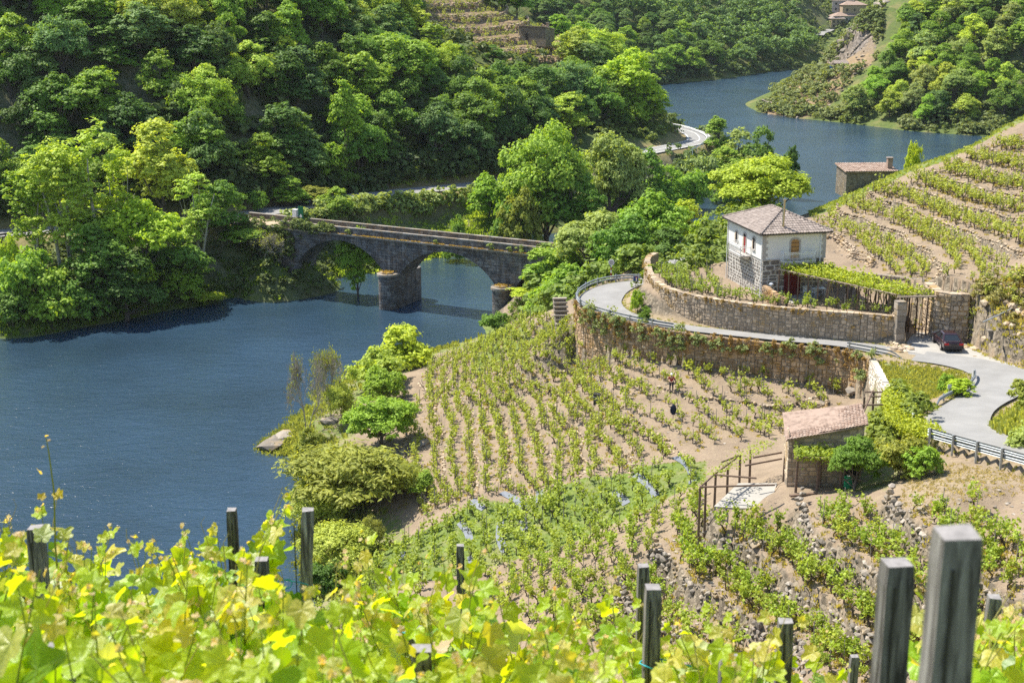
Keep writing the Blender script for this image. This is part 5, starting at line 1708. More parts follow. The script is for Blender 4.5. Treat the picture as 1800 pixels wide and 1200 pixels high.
# rest of the woods beyond, one mass
def mass(name, poly, st, keys, cols, hr, label):
    poly = np.array(poly); Vs, Fs, o = [], [], 0
    r = np.random.default_rng(77)
    x0, y0 = poly.min(0); x1, y1 = poly.max(0)
    P_ = []
    for yy in np.arange(y0, y1, st):
        for xx in np.arange(x0, x1, st):
            x, y = xx + r.uniform(-.4, .4) * st, yy + r.uniform(-.4, .4) * st
            if inside(poly, np.array([x]), np.array([y]))[0]:
                z = float(gh(x, y)) if y < 990 else float(coarse(np.array([x]), np.array([y]))[0])
                px, py, _ = proj(np.array([x, y, z + 8])); _, pb, _ = proj(np.array([x, y, z]))
                if -60 < px < 1860 and pb > -20 and z > .3: P_.append((x, y, z))
    if name == "distant_woodland": P_ += [(t[0], t[1], t[2]) for t in OVER]
    for x, y, z in P_:
        C, N, K = crown_points(r, 4.6, 8.5, 5.4, 34, 18, 'round', .32)
        V, F = leaf_quads(C, N, .8, r, 1.4)
        s = r.uniform(.85, 1.25)
        Vs.append(V * s + [x, y, z]); Fs.append(F + o); o += len(V)
    ob = link(name, np_mesh(name, np.concatenate(Vs), np.concatenate(Fs), M['leaf']))
    ob.color = (*G[cols], 1)
    tag(ob, label, kind='stuff')
    return len(P_)
print("MASS", mass("distant_woodland", [(-20, 700), (90, 762), (140, 765), (185, 800), (200, 860), (330, 900), (420, 985), (100, 985), (-60, 800)], 11, None, 'blue', None, "woods far up the valley round the village"),
      mass("hillside_woodland", [(226, 470), (300, 480), (300, 600), (190, 640), (160, 600), (172, 558), (226, 545)], 9, None, 'mid', None, "woods on the upper slope across the far water"))
# ---------------------------------------------------------------- vineyards: rows along the contours, walls, stakes
def gradmag(f, x, y, e=.4):
    return (f(x + e, y) - f(x - e, y)) / (2 * e), (f(x, y + e) - f(x, y - e)) / (2 * e)
def contour_points(f, poly, level, sp, margin=.3):
    """points about sp apart on one contour of f inside a polygon"""
    poly = np.asarray(poly)
    x0, y0 = poly.min(0); x1, y1 = poly.max(0)
    out = []
    for axis in (0, 1):
        u = np.arange(y0, y1, sp) if axis == 0 else np.arange(x0, x1, sp)
        t = np.arange(x0, x1, .25) if axis == 0 else np.arange(y0, y1, .25)
        T, U = np.meshgrid(t, u)
        h = f(T, U) if axis == 0 else f(U, T)
        d = h - level
        j, i = np.where((d[:, :-1] * d[:, 1:]) < 0)
        a = d[j, i] / (d[j, i] - d[j, i + 1])
        tt = t[i] + a * .25; uu = u[j]
        X, Y = (tt, uu) if axis == 0 else (uu, tt)
        if len(X) == 0: continue
        gx, gy = gradmag(f, X, Y)
        k = (np.abs(gx) >= np.abs(gy)) if axis == 0 else (np.abs(gy) > np.abs(gx))
        k &= poly_sd(poly, X, Y) > margin
        out.append(np.stack([X[k], Y[k]], 1))
    return np.concatenate(out) if out else np.zeros((0, 2))

def vine_proto(seed, H=1.15, n=95, ls=.16, wide=.42):
    r = np.random.default_rng(seed)
    mb = MB()
    b = [(0, 0, -.15), (r.normal(0, .05), r.normal(0, .05), .2), (r.normal(0, .1), r.normal(0, .1), .48)]
    mb.tube(b, [.055, .045, .05], 5)
    heads = []
    for k in range(3):
        a = r.uniform(0, 6.28); e = np.array(b[-1]) + [math.cos(a) * .25, math.sin(a) * .25, r.uniform(.05, .2)]
        mb.tube([b[-1], e], [.03, .018], 4); heads.append(e)
    C = []
    for k in range(9):
        h = heads[k % 3]; d = unit(r.normal(0, .38, 3) + [0, 0, 1.0])
        L = r.uniform(.45, .85) * H
        m = max(3, n // 9)
        t = r.uniform(.0, 1, (m, 1))
        C.append(h + d * t * L + r.normal(0, .085, (m, 3)) * (1.15 - .5 * t))
    C = np.concatenate(C)
    C[:, :2] *= wide / .42
    N = unit(r.normal(0, .6, C.shape) + [0, 0, .75])
    V, F = leaf_quads(C, N, ls, r, 1.1)
    return V, F, np.array([v for v in mb.v]), mb
VP = [vine_proto(200 + i, 1.0 + .14 * (i % 3), 95 + 18 * (i % 3)) for i in range(6)]
VM = [(np_mesh("foliage", V, F, M['vine_leaf']), mb.mesh("trunk", M['bark_vine'])) for V, F, _, mb in VP]
VS = [vine_proto(240 + i, 1.0 + .12 * i, 48, .215) for i in range(4)]       # leaner copies for the far rows
def stake_mesh(h=1.55):
    mb = MB(); mb.tube([(0, 0, -.2), (0, 0, h)], [.027, .022], 5)
    return mb
SM = stake_mesh().mesh("stake", M['wood_grey'])
SMB = stake_mesh(); SV = np.array(SMB.v)
def trifan(F):
    out = []
    for f in F:
        if len(f) == 4: out.append(f)
        else: out += [(f[0], f[i], f[i + 1], f[i + 1]) for i in range(1, len(f) - 1)]
    return out

GARD = poly_at(f_low, GARDEN)
AREAS = []                                                                      # (points, kind of green, word)
def rows(f, poly, z0, z1, dz, sp, drop, skip=None):
    pts = []
    z = z0
    while z < z1:
        q = contour_points(f, poly, z, sp)
        if len(q): pts.append(q)
        z += dz
    q = np.concatenate(pts)
    q += rng.normal(0, .13, q.shape)
    k = rng.random(len(q)) > drop
    if skip is not None: k &= ~skip(q)
    return q[k]
r_ = rng
nearmid = lambda q: poly_sd(GARD, q[:, 0], q[:, 1]) > -.5
def near_shack(q):
    c = np.array([HCX for HCX in (SHC.x + 3, SHC.y + 1.5)])
    return (np.hypot(q[:, 0] - c[0], q[:, 1] - c[1]) < 5.0)
A_mid = rows(f_low, VIN_MID, 1.2 * .16, 17, .6, .66, .10, nearmid)
slope_ = lambda q: np.hypot(*gradmag(f_low, q[:, 0], q[:, 1]))
A_mid = A_mid[slope_(A_mid) > .19]
A_mid = np.concatenate([A_mid, rows(lambda x, y: .957 * x + .29 * y, VIN_MID, 20, 75, 2.1, .72, .14, lambda q: nearmid(q) | near_shack(q) | (slope_(q) > .20))])
A_gar = rows(f_low, GARD, .3, 15, .52, .85, .16)
def on_slab(q): return poly_sd(np.array([P(a, b, z=14.3)[:2] for a, b in [(1225, 900), (1290, 845), (1370, 838), (1390, 875), (1365, 895), (1300, 905)]]), q[:, 0], q[:, 1]) > -.4
A_rt = np.concatenate([rows(f_low, VIN_RIGHT, 2.2 * .4, 24, 2.2, .85, .14, lambda q: on_slab(q) | near_shack(q) | nearmid(q)), rows(f_low, VIN_RIGHT, 2.2 * .16, 24, 2.2, .85, .14, lambda q: on_slab(q) | near_shack(q) | nearmid(q)), rows(f_low, VIN_RIGHT, 2.2 * .64, 24, 2.2, .85, .22, lambda q: on_slab(q) | near_shack(q) | nearmid(q))])
SOILB = poly_at(f_low, [(1600, 830), (1660, 812), (1800, 838), (1800, 862), (1640, 890), (1575, 895)])
A_rt = A_rt[poly_sd(SOILB, A_rt[:, 0], A_rt[:, 1]) < 0]
A_up = np.concatenate([rows(f_up, VIN_UP, 1.5 * .12, 36, 1.5, .8, .10), rows(f_up, VIN_UP, 1.5 * .4, 36, 1.5, .72, .08), rows(f_up, VIN_UP, 1.5 * .64, 36, 1.5, .8, .35)])
# terrace beside and before the house
hs = []
for t in np.arange(0, 1, .018):
    for d in (1.2, 2.5):
        i = int(t * (len(TW) - 2)); a = TW[i]; n = TW[i + 1] - TW[i]; n = n[:2] / np.linalg.norm(n[:2])
        hs.append((a[0] - n[1] * d, a[1] + n[0] * d))
hs = np.array(hs)
for k in range(3):
    m = [(x, y) for x in np.arange(15.2, 19.6, 1.05) for y in np.arange(128 + k * .3, 140, 1.1)]
hs = np.concatenate([hs, np.array(m)])
inv = np.stack([(hs[:, 0] - HC.x) * math.cos(HA) + (hs[:, 1] - HC.y) * math.sin(HA), -(hs[:, 0] - HC.x) * math.sin(HA) + (hs[:, 1] - HC.y) * math.cos(HA)], 1)
k = (poly_sd(TERR, hs[:, 0], hs[:, 1]) > .8) & ~((inv[:, 0] > -.6) & (inv[:, 1] > -1.6))
A_ter = hs[k] + rng.normal(0, .12, (int(k.sum()), 2))
# upper-left of the terrace: leafy slope with vines
A_ter = A_ter[rng.random(len(A_ter)) > np.where(A_ter[:, 0] > 25.5, .55, .1)]
A_low = rows(f_low, poly_at(f_low, [(880, 985), (1000, 960), (1150, 900), (1238, 860), (1250, 905), (1200, 960), (1110, 1020), (1000, 1130), (560, 1130), (560, 1066), (640, 1066), (700, 1036)]), .2, 16, .62, .9, .12)
areas = [('low', A_low, "vine in the dense rows between the green plot and the stony terraces"), ('mid', A_mid, "knee high vine in the fan of terraces below the lane"), ('gar', A_gar, "young vine on the green plot by the shore"),
         ('right', A_rt, "bushy vine on the stony terraces below the guardrail"), ('upper', A_up, "vine on the terraced slope right of the white house"), ('terrace', A_ter, "vine on the terrace in front of the white house")]
allp = []
for nm, q, lab in areas:
    z = gh(q[:, 0], q[:, 1])
    W = np.stack([q[:, 0], q[:, 1], z], 1)
    px, py, dep = proj(W + [0, 0, .6])
    ok = (px > -20) & (px < 1820) & (py > 0) & (py < 1210)
    ins = inside(RDPOLY, q[:, 0], q[:, 1])
    ok &= ~ins & (z > .6)
    for i in np.where(ok)[0]:
        allp.append((dep[i], nm, W[i], lab, px[i], py[i]))
allp.sort(key=lambda t: t[0])
# the largest in the picture and not behind the foreground become things of their own
fgtop = lambda px: np.interp(px, [0, 400, 600, 900, 1200, 1400, 1560, 1700, 1800], [900, 930, 1000, 1040, 1060, 1100, 1200, 1100, 1040])
vis = [t for t in allp if t[5] < fgtop(t[4]) + 30 and not (1540 < t[4] < 1725 and t[5] > 960)]
hidden = [t for t in allp if not (t[5] < fgtop(t[4]) + 30 and not (1540 < t[4] < 1725 and t[5] > 960))]
N_IND = 290
VCOL = {'low': (.36, .45, .068), 'mid': (.37, .44, .07), 'gar': (.35, .44, .065), 'right': (.35, .45, .068), 'upper': (.40, .46, .095), 'terrace': (.29, .38, .065)}
PHR = {'low': ("crowded vine", "row of the dense lower patch", .62), 'gar': ("young vine", "row of the green plot", .52), 'right': ("bushy vine", "stony row below the guardrail", 1.1), 'mid': ("knee high vine", "row of the fan below the lane", .6), 'upper': ("vine", "terrace right of the house", 1.5), 'terrace': ("vine", "row on the house terrace", 99)}
rowsof = {}
for t in vis[:N_IND]:
    hb = float(near_base(np.array([t[2][0]]), np.array([t[2][1]]))[0])
    rowsof.setdefault((t[1], int(round(hb / PHR[t[1]][2]))), []).append(t)
lv0 = {nm: min([k[1] for k in rowsof if k[0] == nm] or [0]) for nm in PHR}
phrase = {}
for (nm, lv), L in rowsof.items():
    L.sort(key=lambda t: t[4])
    for i, t in enumerate(L):
        phrase[id(t)] = "%s from left in %s %s" % (ordinal(i), ordinal(lv - lv0[nm]), PHR[nm][1])
for i, t in enumerate(vis[:N_IND]):
    dep, nm, w, lab, px, py = t
    k = random.randrange(len(VM))
    o = empty("grape_vine", w, random.uniform(0, 6.28), PHR[nm][0] + " " + phrase[id(t)], "vine", "vines: " + lab)
    s = random.uniform(.8, 1.25) * {'gar': .85, 'terrace': .75, 'mid': .74, 'upper': .84, 'low': .9}.get(nm, 1)
    o.scale = (s, s, s * random.uniform(.85, 1.15))
    c = link("foliage", VM[k][0], o); c.color = jit(VCOL[nm], .15)
    link("trunk", VM[k][1], o)
rest = vis[N_IND:] + [t for t in hidden if t[5] < 1130]
for nm, _, lab in areas:
    q = np.array([t[2] for t in rest if t[1] == nm])
    if not len(q): continue
    n = len(q)
    protos = [(V, F) for V, F, _, _ in VS]
    sc = rng.uniform(.75, 1.35, n) * {'gar': .82, 'terrace': .72, 'mid': .74, 'upper': .84, 'low': .9}.get(nm, 1)
    ob = link("vine_rows", scatter_mesh("vine_rows", protos, q, sc, rng.uniform(0, 6.28, n), rng.integers(0, len(protos), n), M['vine_leaf']))
    ob.color = (*VCOL[nm], 1)
    tag(ob, "rows of small vines, " + lab.split(' ', 1)[1], kind='stuff')
    tv = [(np.array(mb.v), np.array(trifan(mb.f))) for _, _, _, mb in VS]
    ot = link("vine_trunks", scatter_mesh("vine_trunks", tv, q, sc, rng.uniform(0, 6.28, n), rng.integers(0, len(tv), n), M['bark_vine']))
    tag(ot, "dark trunks of the small vines, " + lab.split(' ', 1)[1], kind='stuff')
# stakes: one by most vines, the nearest as things
st = [t for t in vis if rng.random() < (.5 if t[1] not in ('gar', 'low') else .3)]
stk_i = [t for t in st if id(t) in phrase][:250]
stk_set = set(id(t) for t in stk_i)
stk_r = [t for t in st if id(t) not in stk_set]
for t in stk_i:
    dep, nm, w, lab, px, py = t
    o = link("vine_stake", SM)
    o.location = w + np.array([random.uniform(-.15, .15), random.uniform(-.15, .15), 0])
    o.rotation_euler = (random.uniform(-.09, .09), random.uniform(-.09, .09), 0)
    o.scale = (1, 1, random.uniform(.75, 1.2))
    tag(o, "thin stake by vine " + phrase[id(t)], "stake", "stakes: " + lab)
q = np.array([t[2] for t in stk_r]) + rng.normal(0, .12, (len(stk_r), 3)) * [1, 1, 0]
n = len(q)
sv = np.array(trifan(SMB.f))
tag(link("vine_stakes", scatter_mesh("vine_stakes", [(SV, sv)], q, np.stack([np.ones(n) * 1.1, np.ones(n) * 1.1, rng.uniform(.65, 1.15, n)], 1), rng.uniform(0, 6, n), np.zeros(n, int), M['wood_grey'])), "thin stakes standing in the far vine rows", kind='stuff')

# ---------------------------------------------------------------- dry stone terrace walls on the steps
RM = [np_mesh("stone", V, F, M['rock_grey']) for V, F in ROCKS]
def terrace_walls(f, poly, step, frac, sharp, zs, name, labels, size, layers, big=False, gap=.0, mat='rock', amp=.12, ws=.5, wk=1):
    wf = lambda x, y: f(x, y) + amp * hump(x, y, ws, wk)
    k = 0
    lv = math.ceil(zs[0] / step)
    cnt = 0
    while lv * step < zs[1]:
        L = (lv - .35 * sharp) * step
        q = contour_points(wf, poly, L, size * 1.15, .2)
        lv += 1
        if len(q) < 8: continue
        P3, S3 = [], []
        gx, gy = gradmag(f, q[:, 0], q[:, 1]); gm = np.hypot(gx, gy) + 1e-6
        dn = np.stack([-gx / gm, -gy / gm], 1)
        for l in range(layers):
            kk = rng.random(len(q)) > gap
            hgt = step * frac
            lo = q[kk] + dn[kk] * (.28 - .12 * l) + rng.normal(0, .05, (int(kk.sum()), 2))
            # foot of the step, a little below the lip
            base = gh(q[kk][:, 0] + dn[kk][:, 0] * .75, q[kk][:, 1] + dn[kk][:, 1] * .75)
            P3.append(np.concatenate([lo, (base + hgt * (l + .35) / layers)[:, None]], 1))
            s = size * rng.uniform(.35, .85, (int(kk.sum()), 1)) * rng.uniform(.75, 1.25, (int(kk.sum()), 3))
            S3.append(s)
        P3 = np.concatenate(P3); S3 = np.concatenate(S3)
        keep = ~inside(RDPOLY, P3[:, 0], P3[:, 1])
        P3, S3 = P3[keep], S3[keep]
        if not len(P3): continue
        px, py, dep = proj(P3)
        vis = (px > -30) & (px < 1830) & (py < 1195)
        P3, S3, dep, px, py = P3[vis], S3[vis], dep[vis], px[vis], py[vis]
        if len(P3) < 6: continue
        c = P3[np.argmin(np.abs(px - np.median(px)))]
        root = empty(name, c, 0, labels(cnt), "wall")
        cnt += 1
        n = len(P3); ang = rng.uniform(0, 6.28, n); wh = rng.integers(0, len(ROCKS), n)
        ind = np.zeros(n, bool)
        if big:
            sz = S3.max(1) / dep
            score = np.where(py < fgtop(px) + 40, sz, 0)
            ind[np.argsort(-score)[:min(big, n)]] = True
            for i in np.where(ind)[0]:
                o = link("stone", RM[wh[i]], root)
                o.location = P3[i] - c; o.scale = S3[i]; o.rotation_euler = (random.uniform(-.5, .5), random.uniform(-.5, .5), ang[i])
        if (~ind).any():
            m = ~ind
            ob = link("small_stones", scatter_mesh("small_stones", ROCKS, P3[m] - c, S3[m], ang[m], wh[m], M[mat]), root)
            ob["kind"] = "stuff"
    return cnt
ordn = ["lowest", "second lowest", "third", "fourth", "fifth", "sixth", "seventh", "eighth", "ninth", "tenth", "eleventh", "twelfth", "thirteenth", "fourteenth", "fifteenth", "sixteenth", "seventeenth", "eighteenth", "nineteenth", "twentieth"]
def LB(s): return lambda i: ordn[min(i, 19)] + " " + s
nw = [terrace_walls(f_low, VIN_MID, 1.2, .6, .14, (1.5, 17), "terrace_wall", LB("low dry stone wall of the vine terraces, counted up from the shore"), .26, 2, gap=.12),
      terrace_walls(f_low, VIN_RIGHT, 2.2, .82, .14, (4, 22), "terrace_wall", LB("rough stone wall on the slope below the guardrail, counted uphill"), .38, 5, big=240, gap=.14, mat='rock_grey'),
      terrace_walls(f_up, VIN_UP, 1.5, .8, .2, (18, 36), "terrace_wall", LB("stone terrace wall on the slope right of the white house, counted uphill"), .28, 4, gap=.08, ws=.4, wk=2)]
print("WALLS", nw, len(vis), len(hidden), len(A_mid), len(A_gar), len(A_rt), len(A_up), len(A_ter))

# the far terraced vineyard above the wood
q = np.concatenate([contour_points(lambda x, y: G_FAR.at(x, y), FVIN, z, 1.3) for z in np.arange(24, 44, 1.1)])
q = q[rng.random(len(q)) > .2]; n = len(q)
ob = link("vine_rows", scatter_mesh("vine_rows", [(V, F) for V, F, _, _ in VS], np.stack([q[:, 0], q[:, 1], gh(q[:, 0], q[:, 1])], 1), rng.uniform(.9, 1.5, n), rng.uniform(0, 6, n), rng.integers(0, 4, n), M['vine_leaf']))
ob.color = (.36, .42, .10, 1); tag(ob, "rows of vines on the high terraces above the wood", kind='stuff')
q = np.concatenate([contour_points(lambda x, y: f_far(x, y), FVIN, (lv - .15) * 2.6, .5) for lv in range(8, 18)])
n = len(q); q3 = []
for l in range(4):
    q3.append(np.stack([q[:, 0] + rng.normal(0, .15, n), q[:, 1] - .6 + rng.normal(0, .15, n), gh(q[:, 0], q[:, 1] - 1.5) + .3 + .45 * l], 1))
q3 = np.concatenate(q3); n = len(q3)
tag(link("terrace_stones", scatter_mesh("terrace_stones", ROCKS, q3, .42 * rng.uniform(.6, 1.2, (n, 3)), rng.uniform(0, 6, n), rng.integers(0, 8, n), M['rock'])), "dark stone faces of the high terraces above the wood", kind='stuff')
# terraces and crags of the rocky point
def boulders(name, poly, st, smin, smax, lab, mat='rock_grey', flat=1.0, parts=0):
    poly = np.array(poly); x0, y0 = poly.min(0); x1, y1 = poly.max(0)
    X, Y = np.meshgrid(np.arange(x0, x1, st), np.arange(y0, y1, st))
    q = np.stack([X.ravel(), Y.ravel()], 1) + rng.uniform(-.45, .45, (X.size, 2)) * st
    q = q[inside(poly, q[:, 0], q[:, 1])]
    n = len(q)
    p3 = np.stack([q[:, 0], q[:, 1], gh(q[:, 0], q[:, 1])], 1)
    sc = rng.uniform(smin, smax, (n, 1)) * rng.uniform(.7, 1.3, (n, 3)) * [1, 1, flat]
    return tag(link(name, scatter_mesh(name, ROCKS, p3, sc, rng.uniform(0, 6, n), rng.integers(0, 8, n), M[mat])), lab, kind='stuff')
boulders("crag_rocks", CLIFF, 1.9, .9, 2.4, "grey crags of the rocky point", flat=1.25)
boulders("point_rocks", PROM, 3.2, .3, 1.0, "scattered rocks on the rocky point")
for lv in range(7):
    a = P(1480 - lv * 2, 70 + lv * 10.5, y=515); b = P(1535, 66 + lv * 10.5, y=510)
    L = [np.array([a[0] + (b[0] - a[0]) * t, a[1] + (b[1] - a[1]) * t]) for t in np.linspace(0, 1, 22)]
    p3 = np.array([[p[0], p[1], gh(p[0], p[1]) + .3] for p in L]); n = len(p3)
    tag(link("terrace_wall", scatter_mesh("terrace_wall", ROCKS, p3, .55 * rng.uniform(.7, 1.3, (n, 3)), rng.uniform(0, 6, n), rng.integers(0, 8, n), M['rock_grey'])), ordn[6 - lv] + " little terrace wall under the crags of the rocky point", "wall")

# ---------------------------------------------------------------- grey weed film under the young vines, grass, weeds
def film(poly_px, n0, dz=.52):
    pl = poly_at(f_low, poly_px)
    k = 0
    for z in np.arange(.3, 15, dz * 2):
        q = contour_points(f_low, pl, z, .5, .1)
        if len(q) < 6: continue
        gx, gy = gradmag(f_low, q[:, 0], q[:, 1]); gm = np.hypot(gx, gy) + 1e-6
        mb = MB()
        for (x, y), u, v in zip(q, gx / gm, gy / gm):
            if hump(x, y, .6, 4) > .55: continue
            c_ = [(x - v * a_ + u * b_, y + u * a_ + v * b_) for a_, b_ in ((-.34, -.3), (.34, -.3), (.34, .3), (-.34, .3))]
            mb.quad(*[V3(cx, cy, float(gh(cx, cy)) + .06) for cx, cy in c_])
        if not mb.v: continue
        if len(mb.f) < 3: continue
        tag(mb.build("weed_film", M['mulch']), "grey weed film strip, %s from the shore on the %s" % (ordn[k], n0), "film strip", "weed film on the " + n0, "stuff")
        k += 1
film([(760, 990), (830, 870), (960, 850), (985, 880), (880, 985), (800, 1010)], "lower green plot")
film([(1060, 885), (1090, 850), (1240, 795), (1330, 800), (1250, 850), (1110, 900)], "upper green plot")
film([(600, 1050), (700, 975), (770, 985), (700, 1060)], "shore end of the green plot")

def blade_tuft(seed, n=13, h=.35, w=.28, bw=.05):
    r = np.random.default_rng(seed); V, F = [], []
    for i in range(n):
        a = r.uniform(0, 6.28); d = np.array([math.cos(a), math.sin(a), 0]); p = d * r.uniform(0, w)
        s = np.array([-d[1], d[0], 0]) * bw; hh = h * r.uniform(.5, 1.2); l = d * hh * r.uniform(.1, .6)
        o = len(V)
        V += [p - s, p + s, p + s * .7 + l * .4 + [0, 0, hh * .6], p - s * .7 + l * .4 + [0, 0, hh * .6], p + l + [0, 0, hh]]
        F += [(o, o + 1, o + 2, o + 3), (o + 3, o + 2, o + 4, o + 4)]
    return np.array(V), np.array(F)
TUFTS = [blade_tuft(i) for i in range(5)]
def strew(name, q, smin, smax, col, lab, protos=None, mat='grass', zs=1.0):
    q = q[~inside(RDPOLY, q[:, 0], q[:, 1]) & (poly_sd(FC, q[:, 0], q[:, 1]) < .3) & (dline(ROADL, q[:, 0], q[:, 1])[0] > 4.3)]
    n = len(q)
    if not n: return
    p3 = np.stack([q[:, 0], q[:, 1], gh(q[:, 0], q[:, 1]) - .03], 1)
    s = rng.uniform(smin, smax, (n, 1)) * np.array([1, 1, zs])
    protos = protos or TUFTS
    ob = link(name, scatter_mesh(name, protos, p3, s, rng.uniform(0, 6.28, n), rng.integers(0, len(protos), n), M[mat]))
    ob.color = (*col, 1)
    return tag(ob, lab, kind='stuff')
def rnd_in(poly, n, keep=None):
    poly = np.array(poly); x0, y0 = poly.min(0); x1, y1 = poly.max(0)
    q = np.stack([rng.uniform(x0, x1, n), rng.uniform(y0, y1, n)], 1)
    q = q[inside(poly, q[:, 0], q[:, 1])]
    return q[keep(q)] if keep is not None else q
strew("plot_grass", rnd_in(GARD, 3800), .22, .6, (.28, .38, .08), "lush grass of the green plot by the shore")
TRIW = np.array([P(a, b, z=17.2)[:2] for a, b in TRI])
strew("verge_grass", rnd_in(TRIW, 3000), .4, 1.1, (.36, .38, .12), "rough dry grass inside the bend of the lane")
strew("bank_grass", rnd_in([P(a, b, z=19.5)[:2] for a, b in [(1735, 740), (1752, 722), (1830, 690), (1900, 700), (1900, 795), (1815, 785), (1765, 765)]], 2600), 1.0, 2.4, (.42, .46, .15), "tall seeding grass at the inside of the lane", zs=1.3)
strew("right_bank_grass", rnd_in([P(a, b, z=18)[:2] for a, b in [(1695, 610), (1730, 622), (1830, 655), (1850, 620), (1760, 600), (1700, 596)]], 700), .5, 1.3, (.42, .40, .15), "dry grass along the rocky bank beside the parked car")
strew("crest_grass", rnd_in(CREST, 3300), .45, 1.2, (.36, .42, .12), "fresh grass along the crest of the right vineyard")
strew("shore_grass", np.concatenate([np.array(SH)[:14, :2][rng.integers(0, 13, 2600)] + rng.normal(0, 2.6, (2600, 2))]), 1.0, 2.4, (.30, .34, .11), "grass and reeds along the vineyard shore")
SLa = np.array(smooth_line(SL[:12], 1.5))
q = SLa[rng.integers(0, len(SLa), 3000)][:, :2] + rng.normal(0, 2.2, (3000, 2)) + [0, 1.5]
strew("bank_reeds", q[gh(q[:, 0], q[:, 1]) > .1], 1.4, 3.0, (.20, .30, .05), "green grass along the left bank of the river")
MEAD = [P(a, b, z=4)[:2] for a, b in [(560, 410), (640, 360), (820, 330), (900, 345), (960, 420), (760, 455), (680, 470)]]
strew("meadow_grass", rnd_in(MEAD, 5200), 1.0, 2.2, (.46, .58, .13), "grass of the meadow behind the bridge")
strew("dry_weeds", np.concatenate([A_mid[rng.integers(0, len(A_mid), 1500)] + rng.normal(0, .8, (1500, 2)), A_rt[rng.integers(0, len(A_rt), 1900)] + rng.normal(0, .7, (1900, 2)), A_up[rng.integers(0, len(A_up), 900)] + rng.normal(0, .7, (900, 2))]), .35, 1.0, (.40, .36, .14), "dry weeds and low herbs between the vine rows")
cl = [crown_points(np.random.default_rng(300 + i), .7, .9, .45, 10, 26, 'round', .4) for i in range(3)]
CLUMP = [leaf_quads(C[::2], N[::2], .2, np.random.default_rng(5), 1.3) for C, N, K in cl]
CLUMPF = [leaf_quads(C[::5], N[::5], .29, np.random.default_rng(5), 1.3) for C, N, K in cl]
q = np.array([(RW[i][0] + rng.normal(0, .12), RW[i][1] - .35) for i in rng.integers(3, len(RW), 95)])
n = len(q); p3 = np.stack([q[:, 0], q[:, 1], rng.uniform(15.0, 17.0, n)], 1)
p3[:, 2] = np.maximum(p3[:, 2], gh(q[:, 0], q[:, 1] - .6) + .4)
ob = link("wall_herbs", scatter_mesh("wall_herbs", CLUMP, p3, rng.uniform(.35, .95, (n, 1)) * np.array([1, .8, 1.1]), rng.uniform(0, 6, n), rng.integers(0, 3, n), M['leaf'])); ob.color = (.32, .38, .17, 1)
tag(ob, "grey green herbs growing out of the rust coloured road wall", kind='stuff')
q = rnd_in([P(a, b, z=5)[:2] for a, b in [(600, 362), (820, 332), (880, 350), (700, 372)]], 190)
strew("meadow_bramble", q, 1.2, 2.6, (0.208, 0.272, 0.080), "bramble hedge along the far road behind the bridge", CLUMPF, 'leaf')
q = np.array(smooth_line(ROADL[:8], 2.0))[:, :2]; q = q[rng.integers(0, len(q), 800)] + rng.normal(0, 1.0, (800, 2)) + [0, 8.0]
strew("cutting_bramble", q, 1.6, 3.6, (0.120, 0.168, 0.056), "undergrowth on the shaded cutting above the far road", CLUMPF, 'leaf')
q = rnd_in(poly_at(f_low, [(1570, 735), (1640, 780), (1560, 805), (1530, 780)]), 170)
strew("slope_bramble", q, .8, 1.7, (0.256, 0.320, 0.064), "bramble on the slope between the shack and the lane", CLUMP, 'leaf')
PROML = [P(a, b, z=0)[:2] for a, b in [(1338, 203), (1360, 170), (1385, 148), (1420, 128)]] + [P(a, b, y=y)[:2] for a, b, y in [(1470, 100, 560), (1450, 190, 475), (1400, 214, 465)]]
q = np.concatenate([rnd_in(PROML, 500), rnd_in(PROM, 700, lambda q: poly_sd(PVIN, q[:, 0], q[:, 1]) < -1), np.array(SP_R)[2:10, :2][rng.integers(0, 7, 420)] + rng.normal(0, 3.0, (420, 2)) + [2, 3]])
q = q[gh(q[:, 0], q[:, 1]) > .2]
strew("point_scrub", q, 1.0, 3.0, (0.240, 0.288, 0.112), "scrub along the water on the far point", CLUMPF, 'leaf')
q = np.array(smooth_line(SL[12:], 2.0))[:, :2]; q = q[rng.integers(0, len(q), 700)] + rng.normal(0, 2.2, (700, 2)) + [-2.5, 0]
q = q[gh(q[:, 0], q[:, 1]) > .2]
strew("far_bank_scrub", q, 1.5, 3.4, (0.160, 0.232, 0.088), "scrub along the water of the far bank", CLUMPF, 'leaf')
q = rnd_in([(2.5, 186), (5, 160), (13, 150), (16, 160), (14, 190), (5, 198)], 380)
strew("hollow_bramble", q, 1.3, 3.0, (0.224, 0.320, 0.064), "bramble filling the hollow below the lane bend", CLUMP, 'leaf')
strew("slope_undergrowth", rnd_in(left_poly, 1700, lambda q: poly_sd(FVIN, q[:, 0], q[:, 1]) < -2), 2.0, 4.2, (.15, .20, .065), "undergrowth between the trees of the wooded slope", CLUMPF, 'leaf')
strew("prom_undergrowth", rnd_in(prom_poly, 1500), 1.6, 3.6, (.20, .26, .09), "undergrowth between the trees across the far water", CLUMPF, 'leaf')
strew("abutment_bramble", rnd_in([(-92, 199), (-60, 203), (-30, 208), (-20, 224), (-12, 245), (-30, 244), (-46, 226), (-60, 214), (-92, 213)], 1500, lambda q: gh(q[:, 0], q[:, 1]) > .1), .8, 2.0, (.15, .20, .07), "bramble covering the bank round the left end of the bridge", CLUMPF, 'leaf')
strew("soil_litter", rnd_in(SOILB, 1500), .2, .6, (.46, .41, .30), "dry litter on the soil bank below the guardrail")
hl_ = np.array(off([tuple(p) for p in ROADL[3:8]], -4.7)); hl_ = np.array(smooth_line([(x, y, 0) for x, y in hl_], .5))[:, :2]
